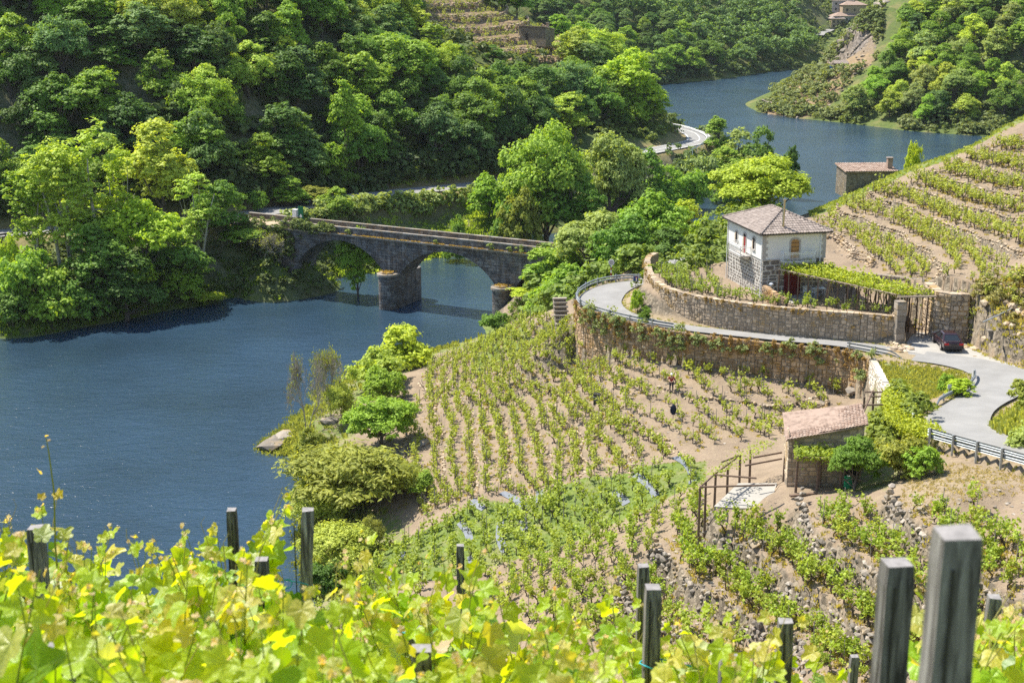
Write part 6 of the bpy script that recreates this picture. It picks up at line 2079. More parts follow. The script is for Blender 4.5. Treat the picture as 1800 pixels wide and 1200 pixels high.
strew("roadside_hedge", hl_[rng.integers(0, len(hl_), 330)] + rng.normal(0, .5, (330, 2)), 1.4, 2.3, (.34, .42, .13), "hedge along the far road behind the bridge", CLUMPF, 'leaf')
ed_ = np.concatenate([RO[2:], RI[2:]]); ed_ = ed_[rng.integers(0, len(ed_), 2400)][:, :2] + rng.normal(0, .45, (2400, 2))
strew("road_edge_grass", ed_, .25, .8, (.34, .36, .13), "ragged grass along the edges of the lane")
strew("pier_bank_scrub", rnd_in([(-1.5, 184), (4, 182), (5, 196), (1.2, 194)], 110), .5, 1.1, (.26, .34, .08), "low scrub on the bank by the right pier", CLUMP, 'leaf')
strew("bend_scrub", rnd_in([(20, 326), (46, 336), (52, 352), (48, 380), (34, 396), (18, 400), (26, 370)], 420, lambda q: (gh(q[:, 0], q[:, 1]) > .3) & (dline(ROADL, q[:, 0], q[:, 1])[0] > 5.5)), 1.0, 2.4, (.24, .31, .09), "scrub on the slopes round the far road bend", CLUMPF, 'leaf')
strew("far_slope_scrub", np.concatenate([rnd_in([(166, 424), (250, 440), (250, 530), (205, 470)], 420), rnd_in([(150, 700), (190, 690), (215, 760), (245, 880), (175, 900), (150, 770)], 620), rnd_in([(120, 560), (150, 560), (185, 640), (170, 660), (130, 600)], 260)]), 1.6, 3.8, (.20, .27, .10), "scrub on the open slopes round the far village", CLUMPF, 'leaf')
bmx = bmesh.new(); bmesh.ops.create_cube(bmx, size=1.6); ROCKL = [(np.array([v.co[:] for v in bmx.verts]) * (.8, 1.1, .6) + np.random.default_rng(i).normal(0, .16, (8, 3)), np.array([[v.index for v in f.verts] for f in bmx.faces])) for i in range(4)]; bmx.free()
strew("field_stones", np.concatenate([rnd_in(VIN_MID, 1500), rnd_in(VIN_RIGHT, 1500), rnd_in(VIN_UP, 1100)]), .05, .16, (1, 1, 1), "loose stones lying about the vineyards", ROCKL, 'rock_grey')
q = np.array([(RW[i][0] + rng.normal(0, .10), RW[i][1] - .30) for i in rng.integers(2, len(RW), 420)]); n = len(q)
p3 = np.stack([q[:, 0], q[:, 1], 17.05 - rng.exponential(.75, n)], 1); p3 = p3[p3[:, 2] > gh(p3[:, 0], p3[:, 1] - .8) + .1]; n = len(p3)
ob = link("wall_moss", scatter_mesh("wall_moss", CLUMPF, p3, rng.uniform(.15, .42, (n, 1)) * np.array([1, .6, 1]), rng.uniform(0, 6, n), rng.integers(0, 3, n), M['leaf'])); ob.color = (.40, .27, .10, 1)
tag(ob, "rusty dry moss hanging over the top of the road wall", kind='stuff')
q = TW[rng.integers(2, len(TW), 240)]; n = len(q)
ob = link("coping_moss", scatter_mesh("coping_moss", CLUMPF, np.stack([q[:, 0] + rng.normal(0, .1, n), q[:, 1] - .12, TERR_Z + .1 - rng.exponential(.25, n)], 1), rng.uniform(.12, .34, (n, 1)) * np.array([1, .6, .9]), rng.uniform(0, 6, n), rng.integers(0, 3, n), M['leaf'])); ob.color = (.38, .27, .10, 1)
tag(ob, "ochre moss along the top of the terrace wall", kind='stuff')
rs_ = random.Random(8)
strew("crag_scrub", np.array([hit(rs_.uniform(1468, 1550), rs_.uniform(2, 62), 440)[:2] for _ in range(150)] + [hit(rs_.uniform(1640, 1800), rs_.uniform(180, 236), 300)[:2] for _ in range(60)]), 1.3, 3.0, (.20, .26, .09), "scrub on the open slope beside the crags of the rocky point", CLUMPF, 'leaf')
strew("back_bramble", rnd_in(BACKH, 260), .8, 2.0, (.24, .32, .07), "bramble and grass on the rise behind the terrace", CLUMP, 'leaf')
strew("bank_scrub", rnd_in(BANK, 190), .5, 1.3, (.36, .34, .13), "dry scrub on the rocky bank beside the parked car", CLUMP, 'leaf')
strew("bank_dry_grass", rnd_in(BANK, 900), .6, 1.6, (.46, .40, .16), "dry grass on the rocky bank beside the parked car")
# ivy hanging over the left end of the bridge
n = 170; u = rng.uniform(-14, 3.5, n)
zz = np.where(u < -4, rng.uniform(5.5, 11.6, n), ZC + 1.2 - rng.exponential(.55, n) * np.clip(1.2 - (u + 4) * .12, .2, 1))
pl_ = np.array([B0.x + bd.x * a - bd.y * -.25 * 1.0 for a in u]); pm_ = np.array([B0.y + bd.y * a - bd.x * .25 for a in u])
ob = link("bridge_ivy", scatter_mesh("bridge_ivy", CLUMP, np.stack([pl_, pm_ - rng.uniform(0, .5, n), zz - .4], 1), rng.uniform(.5, 1.2, n), rng.uniform(0, 6, n), rng.integers(0, 3, n), M['leaf'])); ob.color = (.22, .28, .09, 1)
tag(ob, "ivy hanging over the left end of the bridge", kind='stuff')
# loose rocks at the waterline and along the dry slope
for px, py, s, lab in [(478, 782, 1.9, "long pale rock running into the water at the tip of the point"), (500, 768, 1.5, "pinkish slab of rock on the point"), (578, 742, 1.1, "white topped boulder on the point"),
                       (738, 782, 1.2, "dark boulder at the edge of the vineyard above the shore bushes"), (455, 803, .5, "small rock just breaking the water off the point"), (1330, 955, .8, "pale boulder among the bushy vines"), (1330, 950, .6, "flat rock next to the pale boulder among the vines"), (1575, 940, .8, "upright pale boulder in the rough wall"), (1500, 690, .9, "boulder on the terrace below the pale sunlit wall"), (1440, 712, 1.0, "rock ledge above the shack roof")]:
    h_ = hit(px, py)
    V, F = ROCKS[int(px) % 8]
    o = link("boulder", np_mesh("boulder", V * [1.5 if s > 1.3 else 1.1, .9, .55], F, M['rock_grey']))
    o.location = (h_[0], h_[1], float(gh(h_[0], h_[1])) + .1 * s); o.scale = (s, s, s); o.rotation_euler = (0, 0, px * .7)
    tag(o, lab, "rock")

# dry orange grass on the pier caps and the ledge of the bridge
def bpt(u, v, z): return (B0.x + bd.x * u - bd.y * v, B0.y + bd.y * u + bd.x * v, z)
pts = [bpt(pc + rng.normal(0, .5), -1.1 + rng.normal(0, .5), 5.52) for pc in (13.7, 32.9) for _ in range(70)]
pts += [bpt(rng.uniform(4, 44), -.30 + rng.normal(0, .05), ZC + .22) for _ in range(260)]
pts = np.array(pts); n = len(pts)
ob = link("ledge_grass", scatter_mesh("ledge_grass", TUFTS, pts, rng.uniform(.3, .9, (n, 1)) * np.ones(3), rng.uniform(0, 6, n), rng.integers(0, 5, n), M['grass'])); ob.color = (.36, .27, .12, 1)
tag(ob, "dry orange grass on the pier caps and ledge of the bridge", kind='stuff')
pts = np.array([bpt(rng.uniform(-6, 45), rng.uniform(.6, BW - .6), ZC + .24) for _ in range(900)]); n = len(pts)
ob = link("deck_grass", scatter_mesh("deck_grass", TUFTS, pts, rng.uniform(.4, 1.1, (n, 1)) * np.ones(3), rng.uniform(0, 6, n), rng.integers(0, 5, n), M['grass'])); ob.color = (.44, .42, .16, 1)
tag(ob, "dry grass covering the bridge deck", kind='stuff')
for u, k, lab in ((6.2, .8, "small green bush on the bridge ledge nearest the sapling"), (21.5, .6, "pale tuft bush on the ledge over the middle arch"), (30.5, .9, "round bush on the ledge above the right pier"), (35.5, 1.0, "feathery bush on the ledge right of the right pier"), (33.6, .7, "pale bush on the ledge between the feathery one and the round one")):
    V, F = CLUMP[int(u) % 3]
    o = link("wall_shrub", np_mesh("wall_shrub", V, F, M['leaf'])); o.location = bpt(u, -.35, ZC + .25); o.scale = (k, k, k); o.color = (.28, .36, .10, 1); tag(o, lab, "shrub")
# ---------------------------------------------------------------- guardrails
WP = [(-.02, -.155), (.05, -.11), (.05, -.05), (-.015, 0), (.05, .05), (.05, .11), (-.02, .155)]
def guardrail(line, label, heights=(.58,), sp=3.2, ends=False, white=False, smooth=.6, side=1, tilt_ends=(0, 0), group=None, mat=None, prof=1.0):
    L = smooth_line(line, smooth)
    n = len(L)
    root = empty("guardrail", V3(*L[0]), 0, label, "guardrail", group)
    o = L[0]
    T = np.gradient(L[:, :2], axis=0); T /= np.linalg.norm(T, axis=1)[:, None]
    N = np.stack([T[:, 1], -T[:, 0]], 1) * side
    s = np.concatenate([[0], np.cumsum(np.linalg.norm(np.diff(L[:, :2], axis=0), axis=1))])
    m_ = mat or (M['white_metal'] if white else M['steel'])
    for h in heights:
        V, F = [], []
        for i in range(n):
            hh = h
            if tilt_ends[0] and s[i] < tilt_ends[0]: hh = h * (s[i] / tilt_ends[0])
            if tilt_ends[1] and s[-1] - s[i] < tilt_ends[1]: hh = h * ((s[-1] - s[i]) / tilt_ends[1])
            for d, z in WP:
                V.append((L[i, 0] + N[i, 0] * (d + .08) - o[0], L[i, 1] + N[i, 1] * (d + .08) - o[1], L[i, 2] + hh + z * prof - o[2]))
        k = len(WP)
        for i in range(n - 1):
            for j in range(k - 1):
                a = i * k + j
                F.append((a, a + k, a + k + 1, a + 1))
        link("beam", np_mesh("beam", np.array(V), np.array(F), m_), root)
    t = .3
    top = max(heights) + .17
    while t < s[-1]:
        x, y, z = (np.interp(t, s, L[:, k]) for k in range(3))
        if not (tilt_ends[0] and t < tilt_ends[0] * .5) and not (tilt_ends[1] and s[-1] - t < tilt_ends[1] * .5):
            p = MB(); p.box((x - o[0], y - o[1], z - o[2] + top / 2 - .35), (.12, .12, top + .7)); p.build("post", m_, root)
        t += sp
    return root
g1 = [P(a, b, z=17.02) for a, b in [(1128, 493), (1100, 493), (1070, 496), (1040, 503), (1018, 515), (1011, 525), (1013, 534), (1028, 545), (1055, 554), (1080, 561), (1120, 570), (1150, 576), (1183, 581)]]
guardrail(g1, "steel guardrail sweeping round the outside of the lane bend", (.34, .62), 2.6, side=-1, prof=.5)
guardrail([P(a, b, z=17.2) for a, b in [(1487, 615), (1520, 621), (1552, 627), (1570, 631), (1592, 638)]], "short two rail barrier on the lane opposite the gate pillar", (.34, .64), 2.4, tilt_ends=(0, 1.6), side=-1, prof=.42)
guardrail([P(a, b, z=z) for a, b, z in [(1640, 722, 18.0), (1650, 712, 18.0), (1672, 700, 17.9), (1692, 691, 17.8), (1708, 679, 17.7), (1713, 668, 17.65), (1710, 662, 17.6)]], "curved guardrail round the grassy inside of the lane bend", (.55,), 2.2, tilt_ends=(1.2, 0), side=1)
guardrail([P(a, b, z=z) for a, b, z in [(1606, 746, 18.3), (1604, 738, 18.3), (1610, 730, 18.2), (1626, 718, 18.1)]], "short bent guardrail end beside the yellow pergola", (.28, .6), 1.5, side=-1, smooth=.3)
guardrail([P(a, b, z=z) for a, b, z in [(1628, 770, 18.55), (1665, 781, 18.7), (1725, 798, 19.0), (1800, 819, 19.35), (1860, 836, 19.6)]], "double steel guardrail along the lane at the right edge", (.25, .62), 2.15, side=-1)
guardrail([P(a, b, z=8.0) for a, b in [(1160, 221), (1190, 223), (1212, 228), (1232, 236), (1243, 243), (1243, 249), (1234, 258), (1215, 268)]], "white guardrail round the far road bend by the water", (.6,), 4.0, white=True)
guardrail([P(a, b, z=z) for a, b, z in [(-60, 427, 9.0), (0, 418, 9.0), (30, 414, 9.1), (70, 409, 9.2)]], "dark guardrail of the road at the left edge", (.5,), 3.0, mat=M['car_trim'])

# ---------------------------------------------------------------- signs, mirror
p = V3(*P(1074, 489, z=17.0))
o = empty("traffic_mirror", p, 0, "round traffic mirror on a red and white post outside the lane bend", "mirror")
for k in range(5):
    m_ = MB(); m_.tube([(0, 0, k * .3), (0, 0, k * .3 + .3)], .055, 8); m_.build("post_band", M['sign_red'] if k % 2 else M['white_metal'], o)
def disc(r0, d, y, tilt=0, n=20):
    mb = MB(); mb.tube([(0, y, 0), (0, y + d, 0)], r0, n); return mb
m_ = disc(.33, .05, 0).build("mirror_frame", M['white_metal'], o); m_.location = (0, -.06, 1.75); m_.rotation_euler = (0, 0, -.35)
m_ = disc(.27, .02, -.025).build("mirror_face", M['quoin'], o); m_.location = (0, -.06, 1.75); m_.rotation_euler = (0, 0, -.35)
p = V3(*P(1117, 504, z=17.1))
o = empty("dead_end_sign", p, .25, "square blue dead end sign on a thin post at the lane bend", "sign")
m_ = MB(); m_.tube([(0, 0, -.2), (0, 0, 1.0)], .03, 6); m_.build("post", M['steel'], o)
m_ = MB(); m_.box((0, -.04, .85), (.6, .03, .6)); pl = m_.build("sign_plate", M['sign_blue'], o)
m_ = MB(); m_.box((.06, -.06, .79), (.1, .008, .38)); m_.build("white_stem", M['white_metal'], pl)
m_ = MB(); m_.box((.06, -.06, 1.02), (.26, .008, .08)); m_.build("red_bar", M['sign_red'], pl)
for x0, h0, w0, d0, b0 in ((-0.0, 1.12, .6, .02, 0),):
    m_ = MB()
    for sx, sz, a, b in ((0, .29, .6, .02), (0, -.29, .6, .02), (.29, 0, .02, .6), (-.29, 0, .02, .6)): m_.box((sx, -.06, .85 + sz), (a, .008, b))
    m_.build("white_border", M['white_metal'], pl)
bl = lambda u, v, z: V3(B0.x + bd.x * u - bd.y * v, B0.y + bd.y * u + bd.x * v, z)
p = bl(-6.2, BW + .2, ZC + .25)
o = empty("green_sign", p, bang, "tall green information sign at the left end of the bridge", "sign")
m_ = MB(); m_.box((0, 0, 1.5), (.95, .06, 2.0)); pl = m_.build("sign_board", M['sign_green'], o)
m_ = MB(); m_.add([(-.22, -.04, .75), (.22, -.04, .75), (.22, -.04, 1.0), (0, -.04, 1.3), (-.22, -.04, 1.0)], [(0, 1, 2, 3, 4)]); m_.build("white_emblem", M['white_metal'], pl)
m_ = MB(); m_.box((-.4, 0, .3), (.08, .06, .9)); m_.box((.4, 0, .3), (.08, .06, .9)); m_.build("post", M['sign_green'], o)
p = bl(-7.2, BW + .1, ZC + .25)
o = empty("utility_box", p, bang, "pale grey utility cabinet next to the green sign", "cabinet")
m_ = MB(); m_.box((0, 0, .95), (.8, .5, 1.9)); m_.build("cabinet", M['box_grey'], o)
m_ = MB(); m_.box((0, -.27, 1.0), (.7, .03, 1.6)); m_.build("door", M['white_metal'], o)
m_ = MB(); m_.box((0, 0, 1.93), (.9, .6, .07)); m_.build("lid", M['white_metal'], o)
p = V3(*P(1667, 700, z=17.9))
o = empty("marker_plate", p, .2, "small grey reflector plate on a post behind the curved guardrail", "sign")
m_ = MB(); m_.tube([(0, 0, -.2), (0, 0, .8)], .03, 6); m_.build("post", M['steel'], o)
m_ = MB(); m_.box((0, -.03, .95), (.3, .03, .32)); m_.build("plate", M['box_grey'], o)

# ---------------------------------------------------------------- the parked car
def car(loc, rz):
    o = empty("car", loc, rz, "dark maroon saloon car parked on the concrete apron by the gate", "car")
    L2, W2 = 2.25, .86
    # outline of the body seen from the side: (x, z); x forward
    def shell(name, prof, w, mat, parent, cham=.08, z_in=0):
        """loft a side outline across the width with rounded shoulders"""
        mb = MB()
        ys = [-w, -w + cham * .35, -w + cham * 1.4, w - cham * 1.4, w - cham * .35, w]
        ins = [cham, cham * .35, 0, 0, cham * .35, cham]
        cx = sum(p[0] for p in prof) / len(prof); cz = sum(p[1] for p in prof) / len(prof)
        n = len(prof); vs = []
        for y, i_ in zip(ys, ins):
            for x, z in prof:
                vs.append((x - math.copysign(min(i_, abs(x - cx)), x - cx), y, z - math.copysign(min(i_, abs(z - cz)), z - cz) * .8))
        fs = []
        for k in range(5):
            for j in range(n):
                a, b = k * n + j, k * n + (j + 1) % n
                fs.append((a, a + n, b + n, b))
        fs.append(tuple(range(n))); fs.append(tuple(range(6 * n - 1, 5 * n - 1, -1)))
        mb.add(vs, fs)
        ob = mb.build(name, mat, parent, smooth=False)
        bv = ob.modifiers.new("soft", 'BEVEL'); bv.width = .03; bv.segments = 2; bv.limit_method = 'ANGLE'; bv.angle_limit = .6
        return ob
    body = [(-2.22, .34), (2.18, .30), (2.26, .48), (2.22, .64), (1.95, .72), (1.05, .84), (-1.45, .90), (-2.12, .92), (-2.24, .82), (-2.27, .5)]
    shell("body", body, W2, M['car'], o, .10)
    sill = MB(); sill.box((0, 0, .24), (4.2, 1.5, .16)); sill.build("underbody", M['black'], o)
    # cabin: greenhouse with glass, then roof and pillars
    cab = [(-1.62, .88), (1.02, .82), (.28, 1.30), (-.05, 1.345), (-.85, 1.35), (-1.05, 1.32)]
    def ring(y0, y1, pts, z):
        return pts
    gl = MB(); lo, hi = .76, .58
    q = [(-1.66, lo, .88), (1.06, lo, .82), (.26, hi, 1.30), (-1.02, hi, 1.31)]
    vs = [(x, y, z) for x, y, z in q] + [(x, -y, z) for x, y, z in q]
    gl.add(vs, [(0, 1, 2, 3)[::-1], (4, 5, 6, 7), (1, 5, 6, 2)[::-1], (0, 3, 7, 4)[::-1], (3, 2, 6, 7)[::-1]])
    gl.build("windows", M['glass'], o)
    rf = MB(); rf.add([(.30, .60, 1.295), (-1.06, .60, 1.305), (-1.06, -.60, 1.305), (.30, -.60, 1.295), (.12, .5, 1.385), (-.88, .5, 1.39), (-.88, -.5, 1.39), (.12, -.5, 1.385)],
           [(0, 1, 5, 4)[::-1], (1, 2, 6, 5)[::-1], (2, 3, 7, 6)[::-1], (3, 0, 4, 7)[::-1], (4, 5, 6, 7)[::-1], (0, 1, 2, 3)])
    rf.build("roof", M['car'], o)
    pl = MB()
    for s in (1, -1):
        for a, b, w_ in (((1.06, .765 * s, .83), (.27, .59 * s, 1.31), .07), ((-1.68, .765 * s, .89), (-1.04, .59 * s, 1.32), .13), ((-.42, .775 * s, .86), (-.40, .59 * s, 1.32), .08), ((-1.25, .772 * s, .88), (-.98, .60 * s, 1.30), .05)):
            pl.bar(a, b, w_, .03)
    pl.build("pillars", M['car'], o)
    for s in (1, -1):
        for x in (1.32, -1.32):
            w = MB(); w.tube([(x, s * .72, .31), (x, s * .90, .31)], .31, 20); wo = w.build("wheel", M['black'], o)
            r_ = MB(); r_.tube([(x, s * .895, .31), (x, s * .915, .31)], .21, 16); r_.build("rim", M['alloy'], wo)
            a_ = MB(); a_.tube([(x, s * .80, .34), (x, s * .875, .34)], .37, 20); a_.build("wheel_arch", M['car_trim'], o)
        t = MB(); t.box((-2.22, s * .62, .74), (.10, .36, .17)); t.build("tail_light", M['tail_light'], o)
        h_ = MB(); h_.box((2.2, s * .62, .60), (.10, .36, .14)); h_.build("headlight", M['plastic_white'], o)
        m_ = MB(); m_.box((.78, s * .92, .92), (.12, .16, .12)); m_.build("wing_mirror", M['car'], o)
        for x in (.32, -.62):
            h_ = MB(); h_.box((x - .3, s * .87, .76), (.18, .025, .03)); h_.build("door_handle", M['car_trim'], o)
        g_ = MB()
        for x in (.98, -.42, -1.3): g_.box((x, s * .862, .58), (.012, .012, .50))
        g_.build("door_gap", M['black'], o)
    b_ = MB(); b_.box((-2.25, 0, .47), (.14, 1.66, .17)); b_.build("rear_bumper", M['car_trim'], o)
    b_ = MB(); b_.box((2.22, 0, .44), (.14, 1.66, .2)); b_.build("front_bumper", M['car_trim'], o)
    b_ = MB(); b_.box((-2.275, 0, .74), (.02, .52, .12)); b_.build("number_plate", M['car_trim'], o)
    b_ = MB(); b_.box((-2.15, 0, .93), (.05, 1.2, .02)); b_.build("boot_edge", M['car_trim'], o)
    return o
cp = V3(*P(1664, 608, z=17.44)); cp.z = 17.44
car(cp, math.radians(88))

# ---------------------------------------------------------------- long pergola by the house
def leafmass(name, poly, zf, n, parent, col, size=.19, thick=.35, droop=.0, seed=1, group=None, label=None):
    """leafy roof of a pergola: leaves spread over a polygon, rising and drooping a little"""
    r = np.random.default_rng(seed)
    poly = np.array(poly); x0, y0 = poly.min(0); x1, y1 = poly.max(0)
    q = np.stack([r.uniform(x0, x1, n * 3), r.uniform(y0, y1, n * 3)], 1)
    q = q[inside(poly, q[:, 0], q[:, 1])][:n]
    b = .5 + .5 * hump(q[:, 0], q[:, 1], 1.7, seed)
    z = np.array([zf(x, y) for x, y in q]) + r.uniform(-.25, 1, len(q)) ** 3 * thick * (.4 + b) - r.exponential(droop + 1e-3, len(q)) * (droop > 0)
    C = np.concatenate([q, z[:, None]], 1)
    N = unit(r.normal(0, .5, C.shape) + [0, 0, .9])
    V, F = leaf_quads(C, N, size, r, 1.1)
    ob = link(name, np_mesh(name, V, F, M['vine_leaf']), parent)
    ob.color = (*col, 1)
    return ob
A_, B_, C_, D_ = np.array([24.7, 128.6, 22.4]), np.array([34.3, 122.6, 21.35]), np.array([37.9, 122.9, 21.35]), np.array([28.8, 130.9, 22.35])
pg = empty("pergola", V3(*A_[:2], TERR_Z), 0, "long leafy vine pergola running from the white house to the gate pillar", "pergola")
pr = -V3(A_[0], A_[1], TERR_Z)
def pbil(s, t): return (A_ * (1 - s) + B_ * s) * (1 - t) + (D_ * (1 - s) + C_ * s) * t
for i in range(13):
    s = i / 12
    for t in (0, 1):
        q = pbil(s, t); g_ = gz(q[0], q[1])
        if t == 1 and s < .2: continue
        if s > .97 and t == 0: continue
        m_ = MB(); m_.tube([V3(q[0] + rh.uniform(-.05, .05), q[1], max(g_, 17.3) - .2) + pr, V3(*q) + pr], [.075, .06], 6); m_.build("post", M['wood_brown'], pg)
for i in range(22):
    q0, q1 = pbil(i / 21, -.06), pbil(i / 21, 1.04)
    m_ = MB(); m_.tube([V3(*q0) + pr, V3(*q1) + pr], .035, 5); m_.build("cross_pole", M['wood_pale'], pg)
for t in (0, .5, 1):
    for k in range(3):
        q0, q1 = pbil(k / 3 - .01, t), pbil((k + 1) / 3 + .01, t)
        m_ = MB(); m_.tube([V3(q0[0], q0[1], q0[2] + .05) + pr, V3(q1[0], q1[1], q1[2] + .05) + pr], .05, 5); m_.build("long_pole", M['wood_pale'], pg)
m_ = MB(); m_.bar(V3(34.0, 122.2, 21.3) + pr, V3(38.4, 122.4, 21.35) + pr, .12); m_.build("gate_beam", M['wood_pale'], pg)
inv2 = np.linalg.inv(np.array([[B_[0] - A_[0], D_[0] - A_[0]], [B_[1] - A_[1], D_[1] - A_[1]]]))
def pz(x, y):
    s, t = inv2 @ np.array([x - A_[0], y - A_[1]])
    return A_[2] + s * (B_[2] - A_[2]) + .12
lm = leafmass("foliage", [A_[:2], B_[:2], C_[:2], D_[:2]], pz, 5200, pg, (.42, .50, .06), .22, .75, .12, 4)
lm.location = -Vector((A_[0], A_[1], TERR_Z))
for i in range(34):                                                             # dry stems hanging and leaning under the pergola
    s = rh.uniform(.28, 1.0); q = pbil(s, 1.0 if s < .8 else rh.uniform(.35, 1)); g_ = gz(q[0], q[1])
    m_ = MB(); m_.tube([V3(q[0] + rh.uniform(-.25, .25), q[1] - .15, max(g_, 17.4)) + pr, V3(q[0] + rh.uniform(-.2, .2), q[1] - .1, (g_ + q[2]) / 2) + pr, V3(q[0], q[1], q[2]) + pr], [.05, .035, .025], 4)
    m_.build("vine_stem", M['bark_vine'] if i % 2 else M['wood_brown'], pg)
# garden furniture on the patio
hp_ = lambda x, y, z=0: HC + Matrix.Rotation(HA, 3, 'Z') @ V3(x, y, z)
def white_chair(x, y, rz, label):
    o = empty("garden_chair", hp_(x, y, .1), HA + rz, label, "chair")
    m_ = MB(); m_.box((0, 0, .43), (.48, .46, .04)); m_.build("seat", M['plastic_white'], o)
    m_ = MB(); m_.box((0, .22, .68), (.48, .04, .48)); m_.build("backrest", M['plastic_white'], o)
    for sx in (-.21, .21):
        for sy in (-.2, .2):
            m_ = MB(); m_.box((sx, sy, .21), (.045, .045, .42)); m_.build("leg", M['plastic_white'], o)
        m_ = MB(); m_.box((sx, 0, .62), (.05, .44, .03)); m_.build("armrest", M['plastic_white'], o)
for k in range(1): white_chair(4.25, -.75, .3, "white plastic chair against the house wall right of the red door")
white_chair(4.9, -1.0, -2.0, "white plastic chair at the table under the pergola")
o = empty("garden_table", hp_(5.4, -.9, .1), HA, "white plastic table under the pergola by the red door", "table")
m_ = MB(); m_.box((0, 0, .72), (1.2, .8, .04)); m_.build("table_top", M['plastic_white'], o)
for sx in (-.5, .5):
    for sy in (-.32, .32):
        m_ = MB(); m_.box((sx, sy, .35), (.05, .05, .7)); m_.build("leg", M['plastic_white'], o)
o = empty("clothes_rack", hp_(5.6, -2.9, 0), .4, "pale wooden A frame standing at the patio edge", "frame")
m_ = MB()
for sx in (-.45, .45):
    m_.bar((sx, -.2, 0), (0, 0, 1.9), .07); m_.bar((sx, .4, 0), (0, .1, 1.9), .07)
m_.build("frame_leg", M['wood_pale'], o)
m_ = MB(); m_.bar((-.3, -.1, .7), (.3, -.1, .7), .06); m_.build("frame_rung", M['wood_pale'], o)
V, F = ROCKS[2]
o = link("white_bag", np_mesh("white_bag", V * .3, F, M['plastic_white'])); o.location = hp_(.75, -.55, 1.35)
tag(o, "white bundle lying on the low wall at the house corner", "bundle")
# steel pipe handrail up the bank right of the car
m_ = MB(); a, b = P(1728, 566, z=20.6), P(1810, 528, y=118.5); m_.tube([V3(*a), V3(*b)], .05, 6)
tag(m_.build("pipe_handrail", M['steel']), "grey pipe sloping up the bank at the right edge above the car", "pipe")
h_ = hit(1742, 592)
m_ = MB(); m_.box((0, 0, .25), (.75, .6, .16)); m_.box((.1, 0, -.15), (.5, .5, .75)); oo = m_.build("stone_block", M['rock_grey']); oo.location = (h_[0], h_[1], h_[2] + .3)
tag(oo, "squared stone block jutting from the bank right of the car", "stone block")
boulders("bank_rocks", [P(a, b, y=y)[:2] for a, b, y in [(1690, 600, 119.5), (1700, 540, 121), (1760, 560, 118), (1830, 560, 117), (1830, 650, 112.5), (1740, 622, 117.5)]], .8, .2, .55, "mossy rocks of the bank right of the parked car", 'rock', 1.1)
bl_ = smooth_line([(40.3, 122.2, 17.3), (41.3, 119.6, 17.3), (43.4, 116.2, 17.4), (46.2, 112.0, 17.6), (48, 108.5, 17.8)], .42)
n = 900; i_ = rng.integers(0, len(bl_), n); hh_ = rng.uniform(0, 3.6, n) * np.interp(i_, [0, len(bl_)], [1.05, .75])
p3 = bl_[i_] + np.stack([.0 + .10 * hh_ + rng.normal(0, .12, n), -.12 + .04 * hh_ + rng.normal(0, .12, n), hh_ * 1.25 - .1], 1)
tag(link("bank_stones", scatter_mesh("bank_stones", ROCKS, p3, rng.uniform(.18, .52, (n, 1)) * rng.uniform(.8, 1.25, (n, 3)), rng.uniform(0, 6, n), rng.integers(0, 8, n), M['rock'])), "broken rock face of the bank right of the parked car", kind='stuff')
p3 = p3[rng.random(n) < .22] + [-.12, -.12, .1]; n = len(p3)
ob = link("bank_herbs", scatter_mesh("bank_herbs", CLUMP, p3, rng.uniform(.3, .8, (n, 1)) * np.ones(3), rng.uniform(0, 6, n), rng.integers(0, 3, n), M['leaf'])); ob.color = (.36, .34, .13, 1)
tag(ob, "dry herbs growing on the rock face right of the parked car", kind='stuff')
boulders("wall_foot_rubble", [P(a, b, z=17.3)[:2] for a, b in [(1540, 612), (1572, 604), (1600, 606), (1610, 616), (1580, 622)]], .45, .2, .42, "heap of rubble at the foot of the gate pillar", 'rock', .9)

# ---------------------------------------------------------------- pergolas round the shack
def pergola(name, base, px_posts, top, label, foliage, n, col, zoff=0, wood='wood_brown', beams=(), thick=.35, droop=0.0, size=.17, seed=2):
    o = empty(name, V3(*base), 0, label, "pergola")
    b = -V3(*base)
    for q in px_posts:
        g_ = gz(q[0], q[1])
        m_ = MB(); m_.tube([V3(q[0], q[1], g_ - .3) + b, V3(q[0] + rh.uniform(-.04, .04), q[1], top(q[0], q[1])) + b], [.10, .085], 6); m_.build("post", M[wood], o)
    for p0, p1 in beams:
        m_ = MB(); m_.tube([V3(p0[0], p0[1], top(*p0[:2]) + .05) + b, V3(p1[0], p1[1], top(*p1[:2]) + .05) + b], .065, 6); m_.build("beam", M[wood], o)
    if n:
        f_ = leafmass("foliage", foliage, lambda x, y: top(x, y) + .12, n, o, col, size, thick, droop, seed)
        f_.location = b
    return o
# in front of the shack
ca, sa = math.cos(SHA), math.sin(SHA)
sl = lambda x, y: np.array([SHC.x + ca * x - sa * y, SHC.y + sa * x + ca * y])
tz = SHC.z + 2.7
pergola("pergola", (*sl(0.5, -1.6), SHC.z), [sl(.45, -1.9), sl(1.9, -1.7), sl(3.4, -1.7), sl(2.2, -.3)], lambda x, y: tz, "vine pergola shading the front of the stone shack", [sl(.3, -2.1), sl(6.0, -1.9), sl(6.0, .05), sl(.3, .05)], 3000, (.33, .43, .065), beams=[(sl(.3, -1.9), sl(6.0, -1.8)), (sl(.3, -.2), sl(6, -.2)), (sl(.45, -2.2), sl(.45, .0)), (sl(3.4, -2.1), sl(3.4, 0))], droop=.12, thick=.55)
